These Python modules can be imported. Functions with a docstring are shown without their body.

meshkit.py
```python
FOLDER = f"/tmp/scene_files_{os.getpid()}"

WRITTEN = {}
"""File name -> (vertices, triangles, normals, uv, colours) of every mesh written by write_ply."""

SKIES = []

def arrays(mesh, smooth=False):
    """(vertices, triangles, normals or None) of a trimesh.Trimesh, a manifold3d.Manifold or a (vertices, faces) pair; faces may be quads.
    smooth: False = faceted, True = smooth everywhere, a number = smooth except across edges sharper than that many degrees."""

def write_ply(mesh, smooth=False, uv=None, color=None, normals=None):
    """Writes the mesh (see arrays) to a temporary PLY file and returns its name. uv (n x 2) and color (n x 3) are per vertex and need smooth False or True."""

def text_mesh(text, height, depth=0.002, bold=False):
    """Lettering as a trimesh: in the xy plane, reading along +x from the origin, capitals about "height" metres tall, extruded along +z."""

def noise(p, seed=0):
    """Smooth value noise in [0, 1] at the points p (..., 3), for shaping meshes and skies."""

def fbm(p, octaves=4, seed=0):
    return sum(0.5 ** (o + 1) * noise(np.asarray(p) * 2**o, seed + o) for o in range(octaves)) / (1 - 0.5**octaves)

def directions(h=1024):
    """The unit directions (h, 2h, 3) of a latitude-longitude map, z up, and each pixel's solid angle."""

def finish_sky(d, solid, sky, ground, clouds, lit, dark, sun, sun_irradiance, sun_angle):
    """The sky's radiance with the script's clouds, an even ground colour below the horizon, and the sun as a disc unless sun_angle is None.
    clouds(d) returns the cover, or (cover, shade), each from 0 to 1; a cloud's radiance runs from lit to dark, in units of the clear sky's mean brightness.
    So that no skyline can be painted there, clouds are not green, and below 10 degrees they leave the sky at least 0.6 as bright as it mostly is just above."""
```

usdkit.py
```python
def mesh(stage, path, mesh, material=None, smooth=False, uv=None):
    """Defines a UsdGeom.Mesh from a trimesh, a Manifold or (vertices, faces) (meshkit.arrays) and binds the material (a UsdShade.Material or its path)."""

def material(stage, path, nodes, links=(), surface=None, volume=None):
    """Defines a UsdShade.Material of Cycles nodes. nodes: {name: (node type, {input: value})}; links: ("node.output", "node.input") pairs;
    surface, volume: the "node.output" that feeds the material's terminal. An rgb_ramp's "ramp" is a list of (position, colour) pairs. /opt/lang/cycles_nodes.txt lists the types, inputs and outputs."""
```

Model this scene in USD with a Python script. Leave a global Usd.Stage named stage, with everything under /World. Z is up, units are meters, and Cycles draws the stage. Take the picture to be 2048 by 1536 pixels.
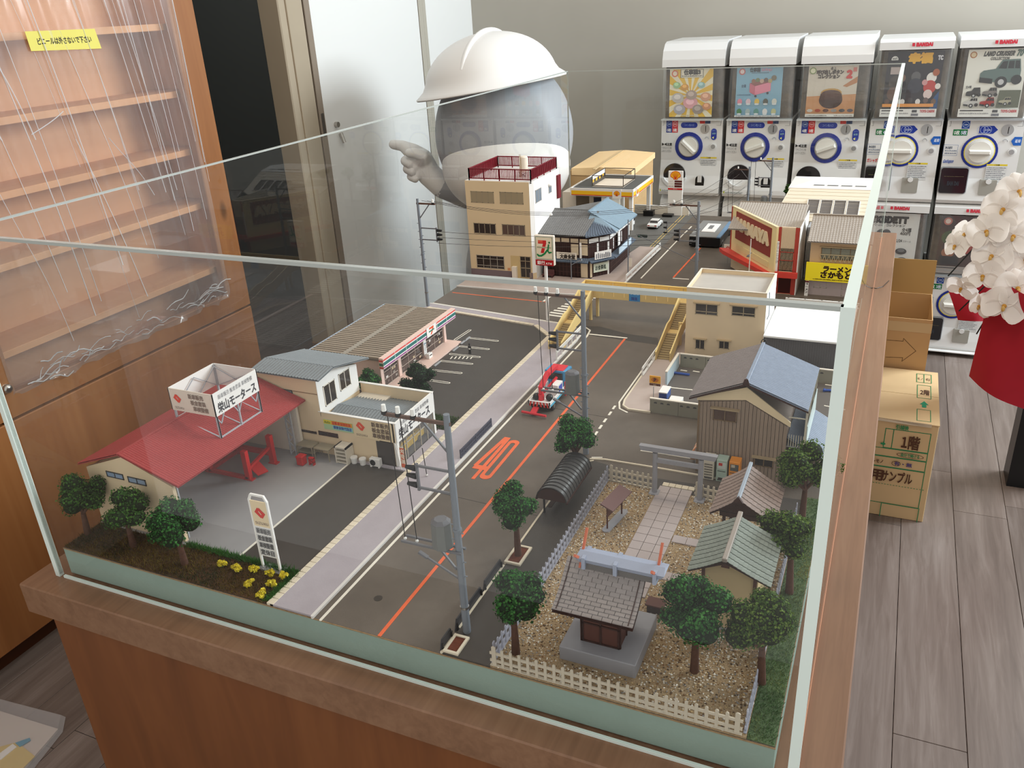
import math, random, glob
import numpy as np, trimesh, usdkit, meshkit
from pxr import Usd, UsdGeom, UsdLux, UsdShade, Sdf, Gf, Vt
from shapely.geometry import Polygon, LineString, Point, box as sbox
from shapely.ops import unary_union
import manifold3d as m3

stage = Usd.Stage.CreateInMemory()
UsdGeom.SetStageUpAxis(stage, 'Z'); UsdGeom.SetStageMetersPerUnit(stage, 1.0)
UsdGeom.Xform.Define(stage, '/World'); UsdGeom.Scope.Define(stage, '/World/Looks')
random.seed(7); RNG = np.random.default_rng(7)

# ---------------------------------------------------------------- camera
FPX = 1675.0543723653434
EYE = np.array([1.117139, -0.673491, 0.778122])
ROT = np.array([[0.91333525, -0.12294754, 0.38820435], [0.40368946, 0.39843822, -0.82357865], [-0.05341848, 0.90891742, 0.4135403]])      # columns: right, up, back
cam = UsdGeom.Camera.Define(stage, '/World/camera')
cm = np.eye(4); cm[:3, :3] = ROT.T; cm[3, :3] = EYE
cam.AddTransformOp().Set(Gf.Matrix4d(*cm.ravel().tolist()))
cam.CreateHorizontalApertureAttr(36.0); cam.CreateVerticalApertureAttr(27.0)
cam.CreateFocalLengthAttr(FPX / 2048 * 36.0)
cam.CreateClippingRangeAttr(Gf.Vec2f(0.02, 60))
cam.CreateExposureAttr(0.0)

# ---------------------------------------------------------------- light
dome = UsdLux.DomeLight.Define(stage, '/World/sky'); dome.CreateIntensityAttr(0.26); dome.CreateColorAttr(Gf.Vec3f(1.0, 0.97, 0.93))
def rect_light(name, pos, target, w, h, power, color):
    l = UsdLux.RectLight.Define(stage, '/World/' + name)
    l.CreateWidthAttr(w); l.CreateHeightAttr(h); l.CreateIntensityAttr(power); l.CreateColorAttr(Gf.Vec3f(*color))
    p, t = np.array(pos, float), np.array(target, float)
    b = p - t; b /= np.linalg.norm(b); r = np.cross([0, 0, 1.0], b)
    if np.linalg.norm(r) < 1e-6: r = np.array([1.0, 0, 0])
    r /= np.linalg.norm(r); u = np.cross(b, r)
    m = np.eye(4); m[0, :3], m[1, :3], m[2, :3], m[3, :3] = r, u, b, p
    l.AddTransformOp().Set(Gf.Matrix4d(*m.ravel().tolist()))
rect_light('window_daylight', (3.3, 3.0, 1.55), (-0.2, 2.2, 0.15), 1.5, 1.1, 30.0, (0.86, 0.94, 1.0))
rect_light('ceiling_lamp_light', (0.75, 0.9, 1.75), (0.62, 1.9, 0.0), 0.9, 0.5, 7.0, (1.0, 0.86, 0.66))

# ---------------------------------------------------------------- helpers: points
def at(u, v, x=None, y=None, z=None):
    d = ROT @ np.array([(u - 1024) / FPX, -(v - 768) / FPX, -1.0])
    for k, c in enumerate((x, y, z)):
        if c is not None: return EYE + d * (c - EYE[k]) / d[k]
BZ = 0.05          # top of the diorama board (z = 0 is the counter top)
FZ = -0.715        # the shop floor
def G(u, v, z=BZ): return at(u, v, z=z)
def lin(c):
    c = np.asarray(c, float) / 255.0
    return tuple(np.where(c <= 0.04045, c / 12.92, ((c + 0.055) / 1.055) ** 2.4))

# ---------------------------------------------------------------- helpers: materials
_m = {}
def mat(name, rgb, rough=0.6, metal=0.0, var=0.0, scale=60.0, bump=0.0, bscale=None, spec=0.35, stretch=None, coat=0.0, rand=0.0, trans=0.0):
    if name in _m: return _m[name]
    c = np.array(lin(rgb)); n = {'p': ('principled_bsdf', {'base_color': tuple(c), 'roughness': rough, 'metallic': metal, 'specular_ior_level': spec, 'coat_weight': coat})}
    l = []
    if var or bump or rand:
        n['tc'] = ('texture_coordinate', {}); n['mp'] = ('mapping', {'scale': stretch or (1, 1, 1)})
        l += [('tc.object', 'mp.vector')]
    src = None
    if var:
        n['n'] = ('noise_texture', {'scale': scale, 'detail': 4.0, 'roughness': 0.6}); l.append(('mp.vector', 'n.vector'))
        n['r'] = ('rgb_ramp', {'ramp': [(0.3, tuple(np.clip(c * (1 - var), 0, 1))), (0.7, tuple(np.clip(c * (1 + var), 0, 1)))]})
        l += [('n.fac', 'r.fac')]; src = 'r.color'
    if rand:
        n['oi'] = ('object_info', {}); n['h'] = ('hsv', {'hue': 0.5, 'saturation': 1.0, 'fac': 1.0, 'color': tuple(c)})
        n['mr'] = ('map_range', {'from_min': 0.0, 'from_max': 1.0, 'to_min': 1 - rand, 'to_max': 1 + rand}); l += [('oi.random', 'mr.value'), ('mr.result', 'h.value')]
        if src: l.append((src, 'h.color'))
        src = 'h.color'
    if src: l.append((src, 'p.base_color'))
    if bump:
        n['bn'] = ('noise_texture', {'scale': bscale or scale, 'detail': 3.0}); n['b'] = ('bump', {'strength': bump, 'distance': 0.002})
        l += [('mp.vector', 'bn.vector'), ('bn.fac', 'b.height'), ('b.normal', 'p.normal')]
    _m[name] = usdkit.material(stage, '/World/Looks/' + name, n, l, surface='p.BSDF')
    return _m[name]
def wood(name, dark, mid, light, stretch, scale=6.0, rough=0.42, rand=0.0, coat=0.0, knots=False):
    n = {'tc': ('texture_coordinate', {}), 'mp': ('mapping', {'scale': stretch}), 'm2': ('mapping', {'scale': tuple(0.35 * s for s in stretch)}),
         'n': ('noise_texture', {'scale': scale, 'detail': 6.0, 'roughness': 0.62, 'distortion': 0.6}), 'k': ('noise_texture', {'scale': scale * 0.6, 'detail': 3.0, 'roughness': 0.5, 'distortion': 0.8}),
         'x': ('mix', {'fac': 0.45}), 'r': ('rgb_ramp', {'ramp': [(0.26, lin(dark)), (0.5, lin(mid)), (0.74, lin(light))]}),
         'p': ('principled_bsdf', {'roughness': rough, 'specular_ior_level': 0.4, 'coat_weight': coat, 'coat_roughness': 0.12}), 'b': ('bump', {'strength': 0.12, 'distance': 0.002})}
    l = [('tc.object', 'mp.vector'), ('tc.object', 'm2.vector'), ('mp.vector', 'n.vector'), ('m2.vector', 'k.vector'), ('n.color', 'x.color1'), ('k.color', 'x.color2'), ('n.fac', 'b.height'), ('b.normal', 'p.normal')]
    n['bw'] = ('rgb_to_bw', {}); l += [('x.color', 'bw.color'), ('bw.val', 'r.fac')]
    src = 'r.color'
    if knots:
        n['vk'] = ('voronoi_texture', {'scale': 3.4, 'randomness': 1.0}); n['m3'] = ('mapping', {'scale': (1.6, 1.6, 0.75)})
        n['kr'] = ('rgb_ramp', {'ramp': [(0.0, (0.12, 0.12, 0.12)), (0.045, (0.35, 0.35, 0.35)), (0.1, (1, 1, 1))]}); n['km'] = ('mix', {'mix_type': 'multiply', 'fac': 0.8})
        l += [('tc.object', 'm3.vector'), ('m3.vector', 'vk.vector'), ('vk.distance', 'kr.fac'), ('r.color', 'km.color1'), ('kr.color', 'km.color2')]; src = 'km.color'
    if rand:
        n['oi'] = ('object_info', {}); n['h'] = ('hsv', {'hue': 0.5, 'saturation': 1.0, 'fac': 1.0}); n['mr'] = ('map_range', {'to_min': 1 - rand, 'to_max': 1 + rand})
        l += [('oi.random', 'mr.value'), ('mr.result', 'h.value'), (src, 'h.color')]; src = 'h.color'
    l.append((src, 'p.base_color'))
    _m[name] = usdkit.material(stage, '/World/Looks/' + name, n, l, surface='p.BSDF'); return _m[name]
def pane_mat(name, tint=(1, 1, 1), ior=1.45, rough=0.0, haze=0.0, boost=1.0):
    n = {'t': ('transparent_bsdf', {'color': tint}), 'g': ('glossy_bsdf', {'color': (1, 1, 1), 'roughness': rough}), 'f': ('fresnel', {'IOR': ior}),
         'ge': ('geometry', {}), 'bf': ('math', {'math_type': 'subtract', 'value1': 1.0}), 'mu0': ('math', {'math_type': 'multiply', 'value2': boost, 'use_clamp': True}), 'mu': ('math', {'math_type': 'multiply'}), 'm': ('mix_closure', {})}
    l = [('f.fac', 'mu0.value1'), ('ge.backfacing', 'bf.value2'), ('mu0.value', 'mu.value1'), ('bf.value', 'mu.value2'), ('mu.value', 'm.fac'), ('t.BSDF', 'm.closure1'), ('g.BSDF', 'm.closure2')]
    out = 'm.closure'
    if haze:
        n['d'] = ('diffuse_bsdf', {'color': (0.9, 0.92, 0.95)}); n['m2'] = ('mix_closure', {'fac': haze}); l += [('m.closure', 'm2.closure1'), ('d.BSDF', 'm2.closure2')]; out = 'm2.closure'
    _m[name] = usdkit.material(stage, '/World/Looks/' + name, n, l, surface=out); return _m[name]
def colour_mat(name, rough=0.5, spec=0.35, translucent=0.0, coat=0.0):
    n = {'a': ('attribute', {'attribute': 'col'}), 'p': ('principled_bsdf', {'roughness': rough, 'specular_ior_level': spec, 'coat_weight': coat})}
    l = [('a.color', 'p.base_color')]; out = 'p.BSDF'
    if translucent:
        n['t'] = ('translucent_bsdf', {}); n['m'] = ('mix_closure', {'fac': translucent}); l += [('a.color', 't.color'), ('p.BSDF', 'm.closure1'), ('t.BSDF', 'm.closure2')]; out = 'm.closure'
    _m[name] = usdkit.material(stage, '/World/Looks/' + name, n, l, surface=out); return _m[name]
PRINT = colour_mat('print_ink', 0.55, 0.25)
GRAINS = colour_mat('coloured_grains', 0.8, 0.2)
LEAF = colour_mat('foliage_leaf', 0.7, 0.2, 0.25)

# ---------------------------------------------------------------- helpers: prims
_used = {}
def numbered(path):
    k = _used.get(path, -1) + 1; _used[path] = k
    return path if k == 0 else f'{path}_{k:03d}'
LOC = {}
def T(name, label, cat, loc=(0, 0, 0), group=None, rz=0.0):
    p = numbered('/World/' + name); x = UsdGeom.Xform.Define(stage, p)
    x.AddTranslateOp().Set(Gf.Vec3d(*map(float, loc)))
    if rz: x.AddRotateZOp().Set(float(rz))
    pr = x.GetPrim(); pr.SetCustomDataByKey('label', label); pr.SetCustomDataByKey('category', cat)
    if group: pr.SetCustomDataByKey('group', group)
    LOC[p] = np.array(loc, float); return p
def S(name, exact=False):
    p = '/World/' + name if exact else numbered('/World/' + name); x = UsdGeom.Xform.Define(stage, p)
    x.GetPrim().SetCustomDataByKey('kind', 'structure'); LOC[p] = np.zeros(3); return p
def part(t, name, m, material, smooth=False, label=None, kind=None):
    """m is given in the thing's frame shifted to the world (world coordinates when the thing is not turned)."""
    p = numbered(f'{t}/{name}'); o = LOC[t]; LOC[p] = o
    col = None
    if isinstance(m, M):
        col = m.colours(); v, f = m.arrays()
    else: v, f, _ = meshkit.arrays(m)
    v = v - o
    me = usdkit.mesh(stage, p, (v, f), material, smooth)
    if col is not None:
        UsdGeom.PrimvarsAPI(me).CreatePrimvar('col', Sdf.ValueTypeNames.Color3fArray, 'vertex').Set(Vt.Vec3fArray.FromNumpy(col.astype(np.float32)))
    if label: me.GetPrim().SetCustomDataByKey('label', label)
    if kind: me.GetPrim().SetCustomDataByKey('kind', kind)
    return p
def whole(name, label, cat, m, material, smooth=False, group=None, kind=None):
    """A thing that is one mesh."""
    p = numbered('/World/' + name); v, f = m.arrays(); col = m.colours()
    me = usdkit.mesh(stage, p, (v, f), material, smooth)
    if col is not None: UsdGeom.PrimvarsAPI(me).CreatePrimvar('col', Sdf.ValueTypeNames.Color3fArray, 'vertex').Set(Vt.Vec3fArray.FromNumpy(col.astype(np.float32)))
    pr = me.GetPrim(); pr.SetCustomDataByKey('label', label); pr.SetCustomDataByKey('category', cat)
    if group: pr.SetCustomDataByKey('group', group)
    if kind: pr.SetCustomDataByKey('kind', kind)
    return p
def dup(src, loc, label, group=None, rz=0.0):
    base = src.rsplit('/', 1)[1]
    if base[-4:-3] == '_' and base[-3:].isdigit(): base = base[:-4]
    p = numbered('/World/' + base); x = UsdGeom.Xform.Define(stage, p)
    x.AddTranslateOp().Set(Gf.Vec3d(*map(float, loc)))
    if rz: x.AddRotateZOp().Set(float(rz))
    pr = x.GetPrim(); pr.GetReferences().AddInternalReference(src); pr.SetInstanceable(True)
    pr.SetCustomDataByKey('label', label); pr.SetCustomDataByKey('category', stage.GetPrimAtPath(src).GetCustomDataByKey('category'))
    if group: pr.SetCustomDataByKey('group', group)
    return p

# ---------------------------------------------------------------- helpers: meshes
BF = np.array([[0, 2, 1], [0, 3, 2], [4, 5, 6], [4, 6, 7], [0, 1, 5], [0, 5, 4], [1, 2, 6], [1, 6, 5], [2, 3, 7], [2, 7, 6], [3, 0, 4], [3, 4, 7]])
class M:
    def __init__(s): s.v, s.f, s.c, s.n = [], [], [], 0
    def add(s, v, f, c=None):
        v = np.asarray(v, float).reshape(-1, 3); f = np.asarray(f, int)
        if f.shape[1] == 4: f = np.vstack([f[:, [0, 1, 2]], f[:, [0, 2, 3]]])
        s.v.append(v); s.f.append(f + s.n); s.n += len(v)
        s.c.append(None if c is None else np.broadcast_to(np.asarray(c, float), (len(v), 3)))
        return s
    def map(s, fn): s.v = [fn(v) for v in s.v]; return s
    def arrays(s): return np.vstack(s.v), np.vstack(s.f)
    def colours(s): return None if any(c is None for c in s.c) else np.vstack(s.c)
    def box(s, x0, x1, y0, y1, z0, z1, c=None):
        return s.add([[x0, y0, z0], [x1, y0, z0], [x1, y1, z0], [x0, y1, z0], [x0, y0, z1], [x1, y0, z1], [x1, y1, z1], [x0, y1, z1]], BF, c)
    def obox(s, cx, cy, z0, z1, lx, ly, rz=0, c=None):
        a = math.radians(rz); ux, uy = np.array([math.cos(a), math.sin(a)]), np.array([-math.sin(a), math.cos(a)])
        q = [np.array([cx, cy]) + sx * ux * lx / 2 + sy * uy * ly / 2 for sx, sy in ((-1, -1), (1, -1), (1, 1), (-1, 1))]
        return s.add([[*p, z0] for p in q] + [[*p, z1] for p in q], BF, c)
    def cbox(s, x0, x1, y0, y1, z0, z1, b=0.002, c=None):
        pts = []
        for x, dx in ((x0, b), (x1, -b)):
            for y, dy in ((y0, b), (y1, -b)):
                for z, dz in ((z0, b), (z1, -b)):
                    pts += [[x, y + dy, z + dz], [x + dx, y, z + dz], [x + dx, y + dy, z]]
        h = trimesh.convex.convex_hull(np.array(pts)); return s.add(h.vertices, h.faces, c)
    def hull(s, pts, c=None):
        h = trimesh.convex.convex_hull(np.array(pts, float)); return s.add(h.vertices, h.faces, c)
    def tm(s, t, c=None): return s.add(t.vertices, t.faces, c)
    def bar(s, p0, p1, w, h=None, c=None, up=(0, 0, 1)):
        p0, p1 = np.array(p0, float), np.array(p1, float); h = h or w; d = p1 - p0; d /= np.linalg.norm(d) + 1e-12
        a = np.cross(d, up)
        if np.linalg.norm(a) < 1e-5: a = np.cross(d, [1, 0, 0.0])
        a /= np.linalg.norm(a); b = np.cross(a, d)
        q = [sx * a * w / 2 + sy * b * h / 2 for sx, sy in ((-1, -1), (1, -1), (1, 1), (-1, 1))]
        return s.add([p0 + k for k in q] + [p1 + k for k in q], BF, c)
    def cyl(s, p0, p1, r0, r1=None, n=10, c=None):
        p0, p1 = np.array(p0, float), np.array(p1, float); r1 = r0 if r1 is None else r1; d = p1 - p0; d /= np.linalg.norm(d) + 1e-12
        a = np.cross(d, [0, 0, 1.0]); a = np.array([1.0, 0, 0]) if np.linalg.norm(a) < 1e-5 else a / np.linalg.norm(a); b = np.cross(d, a)
        t = np.arange(n) * 2 * np.pi / n; ring = np.cos(t)[:, None] * a + np.sin(t)[:, None] * b
        v = np.vstack([p0 + ring * r0, p1 + ring * r1, [p0], [p1]]); i = np.arange(n); j = (i + 1) % n
        f = np.vstack([np.stack([i, j, n + j], 1), np.stack([i, n + j, n + i], 1), np.stack([j, i, np.full(n, 2 * n)], 1), np.stack([n + i, n + j, np.full(n, 2 * n + 1)], 1)])
        return s.add(v, f, c)
    def sphere(s, c0, r, n=2, c=None, rot=None):
        k = trimesh.creation.icosphere(n); v = np.array(k.vertices) * np.asarray(r, float)
        if rot is not None: v = v @ np.asarray(rot).T
        return s.add(v + np.asarray(c0, float), k.faces, c)
    def prism(s, poly, z0, z1, c=None):
        if not hasattr(poly, 'geom_type'): poly = Polygon(poly)
        poly = poly.buffer(0)
        for g in getattr(poly, 'geoms', [poly]):
            if g.area > 1e-12:
                t = trimesh.creation.extrude_polygon(g, z1 - z0, engine='earcut'); s.add(np.array(t.vertices) + [0, 0, z0], t.faces, c)
        return s
    def grid(s, P, c=None, flip=False):
        P = np.asarray(P, float); a, b = P.shape[:2]; i, j = np.meshgrid(np.arange(a - 1), np.arange(b - 1), indexing='ij')
        q = np.stack([i * b + j, (i + 1) * b + j, (i + 1) * b + j + 1, i * b + j + 1], -1).reshape(-1, 4)
        return s.add(P.reshape(-1, 3), q[:, ::-1] if flip else q, c)
    def lathe(s, prof, c0=(0, 0, 0), n=24, c=None):
        prof = np.array(prof, float); t = np.arange(n + 1) * 2 * np.pi / n
        return s.grid(np.stack([np.stack([prof[:, 0] * math.cos(x) + c0[0], prof[:, 0] * math.sin(x) + c0[1], prof[:, 1] + c0[2]], -1) for x in t]), c)
def tube(m, pts, r, n=6, c=None):
    p = np.asarray(pts, float); t = np.gradient(p, axis=0); t /= np.linalg.norm(t, axis=1, keepdims=True) + 1e-12
    a = np.cross(t, np.where(np.abs(t[:, 2:]) < 0.9, [0, 0, 1.0], [1.0, 0, 0])); a /= np.linalg.norm(a, axis=1, keepdims=True) + 1e-12; b = np.cross(t, a)
    ang = np.arange(n + 1) * 2 * np.pi / n; r = np.broadcast_to(r, (len(p),))
    return m.grid(p[:, None] + r[:, None, None] * (np.cos(ang)[None, :, None] * a[:, None] + np.sin(ang)[None, :, None] * b[:, None]), c)
class Face:
    """A flat face: a runs along u, b along v, d outwards along n."""
    def __init__(s, o, u, v=(0, 0, 1)):
        s.o, s.u = np.array(o, float), np.array(u, float) / np.linalg.norm(u); v = np.array(v, float); v = v - s.u * (v @ s.u); s.v = v / np.linalg.norm(v); s.n = np.cross(s.u, s.v)
    def p(s, a, b, d=0.0): return s.o + a * s.u + b * s.v + d * s.n
    def box(s, m, a0, a1, b0, b1, d0, d1, c=None):
        return m.add([s.p(a, b, d) for d in (d0, d1) for a, b in ((a0, b0), (a1, b0), (a1, b1), (a0, b1))], BF, c)
    def prism(s, m, poly, d0, d1, c=None):
        if not hasattr(poly, 'geom_type'): poly = Polygon(poly)
        poly = poly.buffer(0)
        for g in getattr(poly, 'geoms', [poly]):
            if g.area < 1e-12: continue
            t = trimesh.creation.extrude_polygon(g, 1.0, engine='earcut'); w = np.array(t.vertices)
            m.add(s.o + w[:, :1] * s.u + w[:, 1:2] * s.v + (d0 + w[:, 2:] * (d1 - d0)) * s.n, t.faces, c)
        return m
_fonts, _glyph = {}, {}
def text_rects(text, weight=0, em=36):
    """Lettering as rectangles, capitals 1 high; returns (rects, width)."""
    from PIL import Image, ImageDraw, ImageFont
    key = (text, weight)
    if key in _glyph: return _glyph[key]
    if em not in _fonts:
        fs = glob.glob('/opt/blender-*/*/datafiles/fonts/Noto Sans CJK*') or glob.glob('/opt/blender-*/*/datafiles/fonts/Inter.woff2')
        _fonts[em] = ImageFont.truetype(fs[0], em)
    f = _fonts[em]; x0, y0, x1, y1 = f.getbbox(text, anchor='ls', stroke_width=weight)
    im = Image.new('L', (max(1, x1 - x0), max(1, y1 - y0))); ImageDraw.Draw(im).text((-x0, -y0), text, 255, f, anchor='ls', stroke_width=weight)
    on = np.pad(np.asarray(im) > 120, 1).astype(np.int8); open_, out = {}, []
    for r in range(on.shape[0]):
        d = np.diff(on[r]); runs = set(zip((np.nonzero(d == 1)[0]).tolist(), (np.nonzero(d == -1)[0]).tolist()))
        for k in list(open_):
            if k not in runs: out.append((k[0], k[1], open_.pop(k), r))
        for k in runs: open_.setdefault(k, r)
    H = 0.75 * em
    res = [(a / H, b / H, (-y0 - r1 + 1) / H, (-y0 - r0 + 1) / H) for a, b, r0, r1 in out], (x1 - x0) / H
    _glyph[key] = res; return res
class Print:
    """Flat print on a face: shapes in layers with a colour each, one mesh."""
    def __init__(s, F, d=0.0006, step=0.00012): s.F, s.d, s.step, s.m, s.k = F, d, step, M(), 0
    def quad(s, pts, rgb, up=True):
        if up: s.k += 1
        d = s.d + s.k * s.step; s.m.add([s.F.p(a, b, d) for a, b in pts], [[0, 1, 2, 3]], lin(rgb)); return s
    def rect(s, a0, a1, b0, b1, rgb, up=True): return s.quad([(a0, b0), (a1, b0), (a1, b1), (a0, b1)], rgb, up)
    def poly(s, poly, rgb, up=True):
        if up: s.k += 1
        d = s.d + s.k * s.step
        if not hasattr(poly, 'geom_type'): poly = Polygon(poly)
        poly = poly.buffer(0)
        for g in getattr(poly, 'geoms', [poly]):
            if g.area < 1e-12: continue
            v, f = trimesh.creation.triangulate_polygon(g, engine='earcut'); v = np.asarray(v)
            s.m.add(s.F.o + v[:, :1] * s.F.u + v[:, 1:2] * s.F.v + d * s.F.n, f, lin(rgb))
        return s
    def disc(s, a, b, r, rgb, ry=None, n=20, up=True):
        t = np.arange(n) * 2 * np.pi / n; return s.poly(np.stack([a + r * np.cos(t), b + (ry or r) * np.sin(t)], 1), rgb, up)
    def ring(s, a, b, r1, r0, rgb): return s.poly(Point(a, b).buffer(r1, 12).difference(Point(a, b).buffer(r0, 12)), rgb)
    def line(s, pts, w, rgb): return s.poly(LineString(pts).buffer(w / 2, 3), rgb)
    def text(s, txt, a, b, h, rgb, weight=0, fit=None, slant=0.0, align='l', vertical=False, vs=1.2):
        if vertical:
            for i, ch in enumerate(txt): s.text(ch, a, b - i * h * vs * 1.15, h, rgb, weight, align='c')
            return s
        rects, w = text_rects(txt, weight); sx = h if fit is None else fit / max(w, 1e-6)
        a = a - (w * sx / 2 if align == 'c' else w * sx if align == 'r' else 0); s.k += 1; d = s.d + s.k * s.step
        v, f = [], []
        for x0, x1, y0, y1 in rects:
            i = len(v); v += [s.F.p(a + x * sx + slant * y * h, b + y * h, d) for x, y in ((x0, y0), (x1, y0), (x1, y1), (x0, y1))]; f.append([i, i + 1, i + 2, i + 3])
        if v: s.m.add(v, f, lin(rgb))
        return s
    def scribble(s, a0, a1, b, h, rgb, seed=0):
        r = random.Random(seed); s.k += 1; d = s.d + s.k * s.step; a = a0
        while a < a1:
            w = h * r.uniform(0.3, 0.9); s.m.add([s.F.p(x, y, d) for x, y in ((a, b), (min(a + w, a1), b), (min(a + w, a1), b + h * r.uniform(.5, 1)), (a, b + h * r.uniform(.5, 1)))], [[0, 1, 2, 3]], lin(rgb)); a += w + h * r.uniform(0.15, 0.4)
        return s
    def done(s, t, name, label=None): return part(t, name, s.m, PRINT, label=label)

# ================================================================ materials in use
WALLG = mat('wall_paint_grey', (176, 172, 162), 0.8, var=0.03, scale=2.0)
WALLW = mat('panel_white', (226, 228, 226), 0.55)
FRAME = mat('door_frame_beige', (168, 156, 136), 0.5, var=0.05, scale=3)
FRAME2 = mat('door_frame_taupe', (138, 126, 112), 0.45)
DARKW = mat('hall_wall_dark', (104, 108, 106), 0.8)
STEEL = mat('brushed_steel', (190, 186, 180), 0.25, metal=1.0)
BLACK = mat('black_plastic', (22, 22, 24), 0.35)
PLANK = wood('floor_plank_wood', (78, 66, 60), (112, 100, 93), (146, 136, 130), (14, 0.9, 8), 4.0, 0.34, rand=0.16)
CUPB = wood('cupboard_wood', (106, 64, 32), (146, 94, 52), (168, 116, 70), (9, 9, 0.9), 2.2, 0.42, knots=True)
CUPI = wood('cupboard_inside_wood', (186, 128, 82), (206, 150, 104), (220, 168, 122), (9, 0.6, 9), 2.0, 0.6)
COUNT = wood('counter_front_wood', (78, 44, 20), (116, 68, 34), (142, 90, 48), (9, 9, 1.1), 1.8, 0.45, knots=True)
CTOP = wood('counter_top_wood', (104, 74, 54), (132, 98, 74), (150, 116, 90), (30, 1.6, 30), 2.2, 0.3)

# ================================================================ the room
fl = S('floor', True)
part(fl, 'screed', M().box(-2.4, 3.0, -1.0, 3.7, FZ - 0.05, FZ - 0.006), mat('screed', (60, 54, 50), 0.9))
r = random.Random(3)
for i in range(30):
    x0 = -1.35 + i * 0.145; y = -1.0 - r.uniform(0, 1.1)
    while y < 3.6:
        y1 = min(y + 1.22, 3.6); ya = max(y, -1.0)
        if y1 > ya + .05: part(fl, 'plank', M().cbox(x0 + 0.0006, x0 + 0.1444, ya + 0.0006, y1 - 0.0006, FZ - 0.006, FZ, 0.0008), PLANK)
        y += 1.22
for i in range(7):
    part(fl, 'plank', M().cbox(-2.4 + i * 0.15, -2.2505 + i * 0.15 - .0006, 1.3, 3.0, FZ - 0.006, FZ, 0.0008), PLANK)
wb = S('wall_back', True); part(wb, 'plaster', M().box(-1.1, 3.0, 3.6, 3.7, FZ, 1.75), WALLG)
wl = S('wall_left', True)
part(wl, 'plaster', M().box(-1.1, -1.0, -1.0, 1.5, FZ, 1.75), WALLG)
part(wl, 'white_panel', M().box(-1.06, -1.004, 3.115, 3.6, FZ, 1.75), WALLW)
wh = S('wall_hall', True); part(wh, 'plaster', M().box(-2.4, -2.3, 1.2, 3.1, FZ, 1.75).box(-2.3, -1.1, 1.2, 1.3, FZ, 1.75).box(-2.3, -1.1, 3.0, 3.1, FZ, 1.75), DARKW)
tr = S('trim_1', True)
part(tr, 'jamb', M().cbox(-1.09, -0.997, 2.02, 2.165, FZ, 1.75, .004), FRAME)
part(tr, 'jamb_strip', M().cbox(-1.08, -0.990, 2.06, 2.068, FZ, 1.75, .002), FRAME)
part(tr, 'jamb_foot', M().cbox(-1.09, -0.99, 2.015, 2.16, FZ, -0.50, .004), mat('jamb_foot', (120, 92, 58), .5))
part(tr, 'gap', M().box(-1.09, -1.012, 2.165, 2.175, FZ, 1.75), BLACK)
part(tr, 'door_edge', M().cbox(-1.07, -0.998, 2.175, 2.21, FZ, 1.75, .002), FRAME2)
tr2 = S('trim_2', True)
part(tr2, 'strip', M().cbox(-1.06, -0.996, 3.04, 3.075, FZ, 1.75, .003), mat('trim_grey', (176, 172, 160), .4)); part(tr2, 'strip', M().cbox(-1.06, -1.0, 3.08, 3.112, FZ, 1.75, .003), mat('trim_grey', (176, 172, 160), .4))
d1 = S('door_1', True)
part(d1, 'panel', M().cbox(-1.06, -1.0, 2.21, 3.036, FZ, 1.75, .002), WALLW)
part(d1, 'handle_slot', M().cbox(-1.0, -0.9965, 2.185, 2.203, .33, .42, .003), mat('slot_steel', (110, 104, 98), .3, metal=.7))
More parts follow.
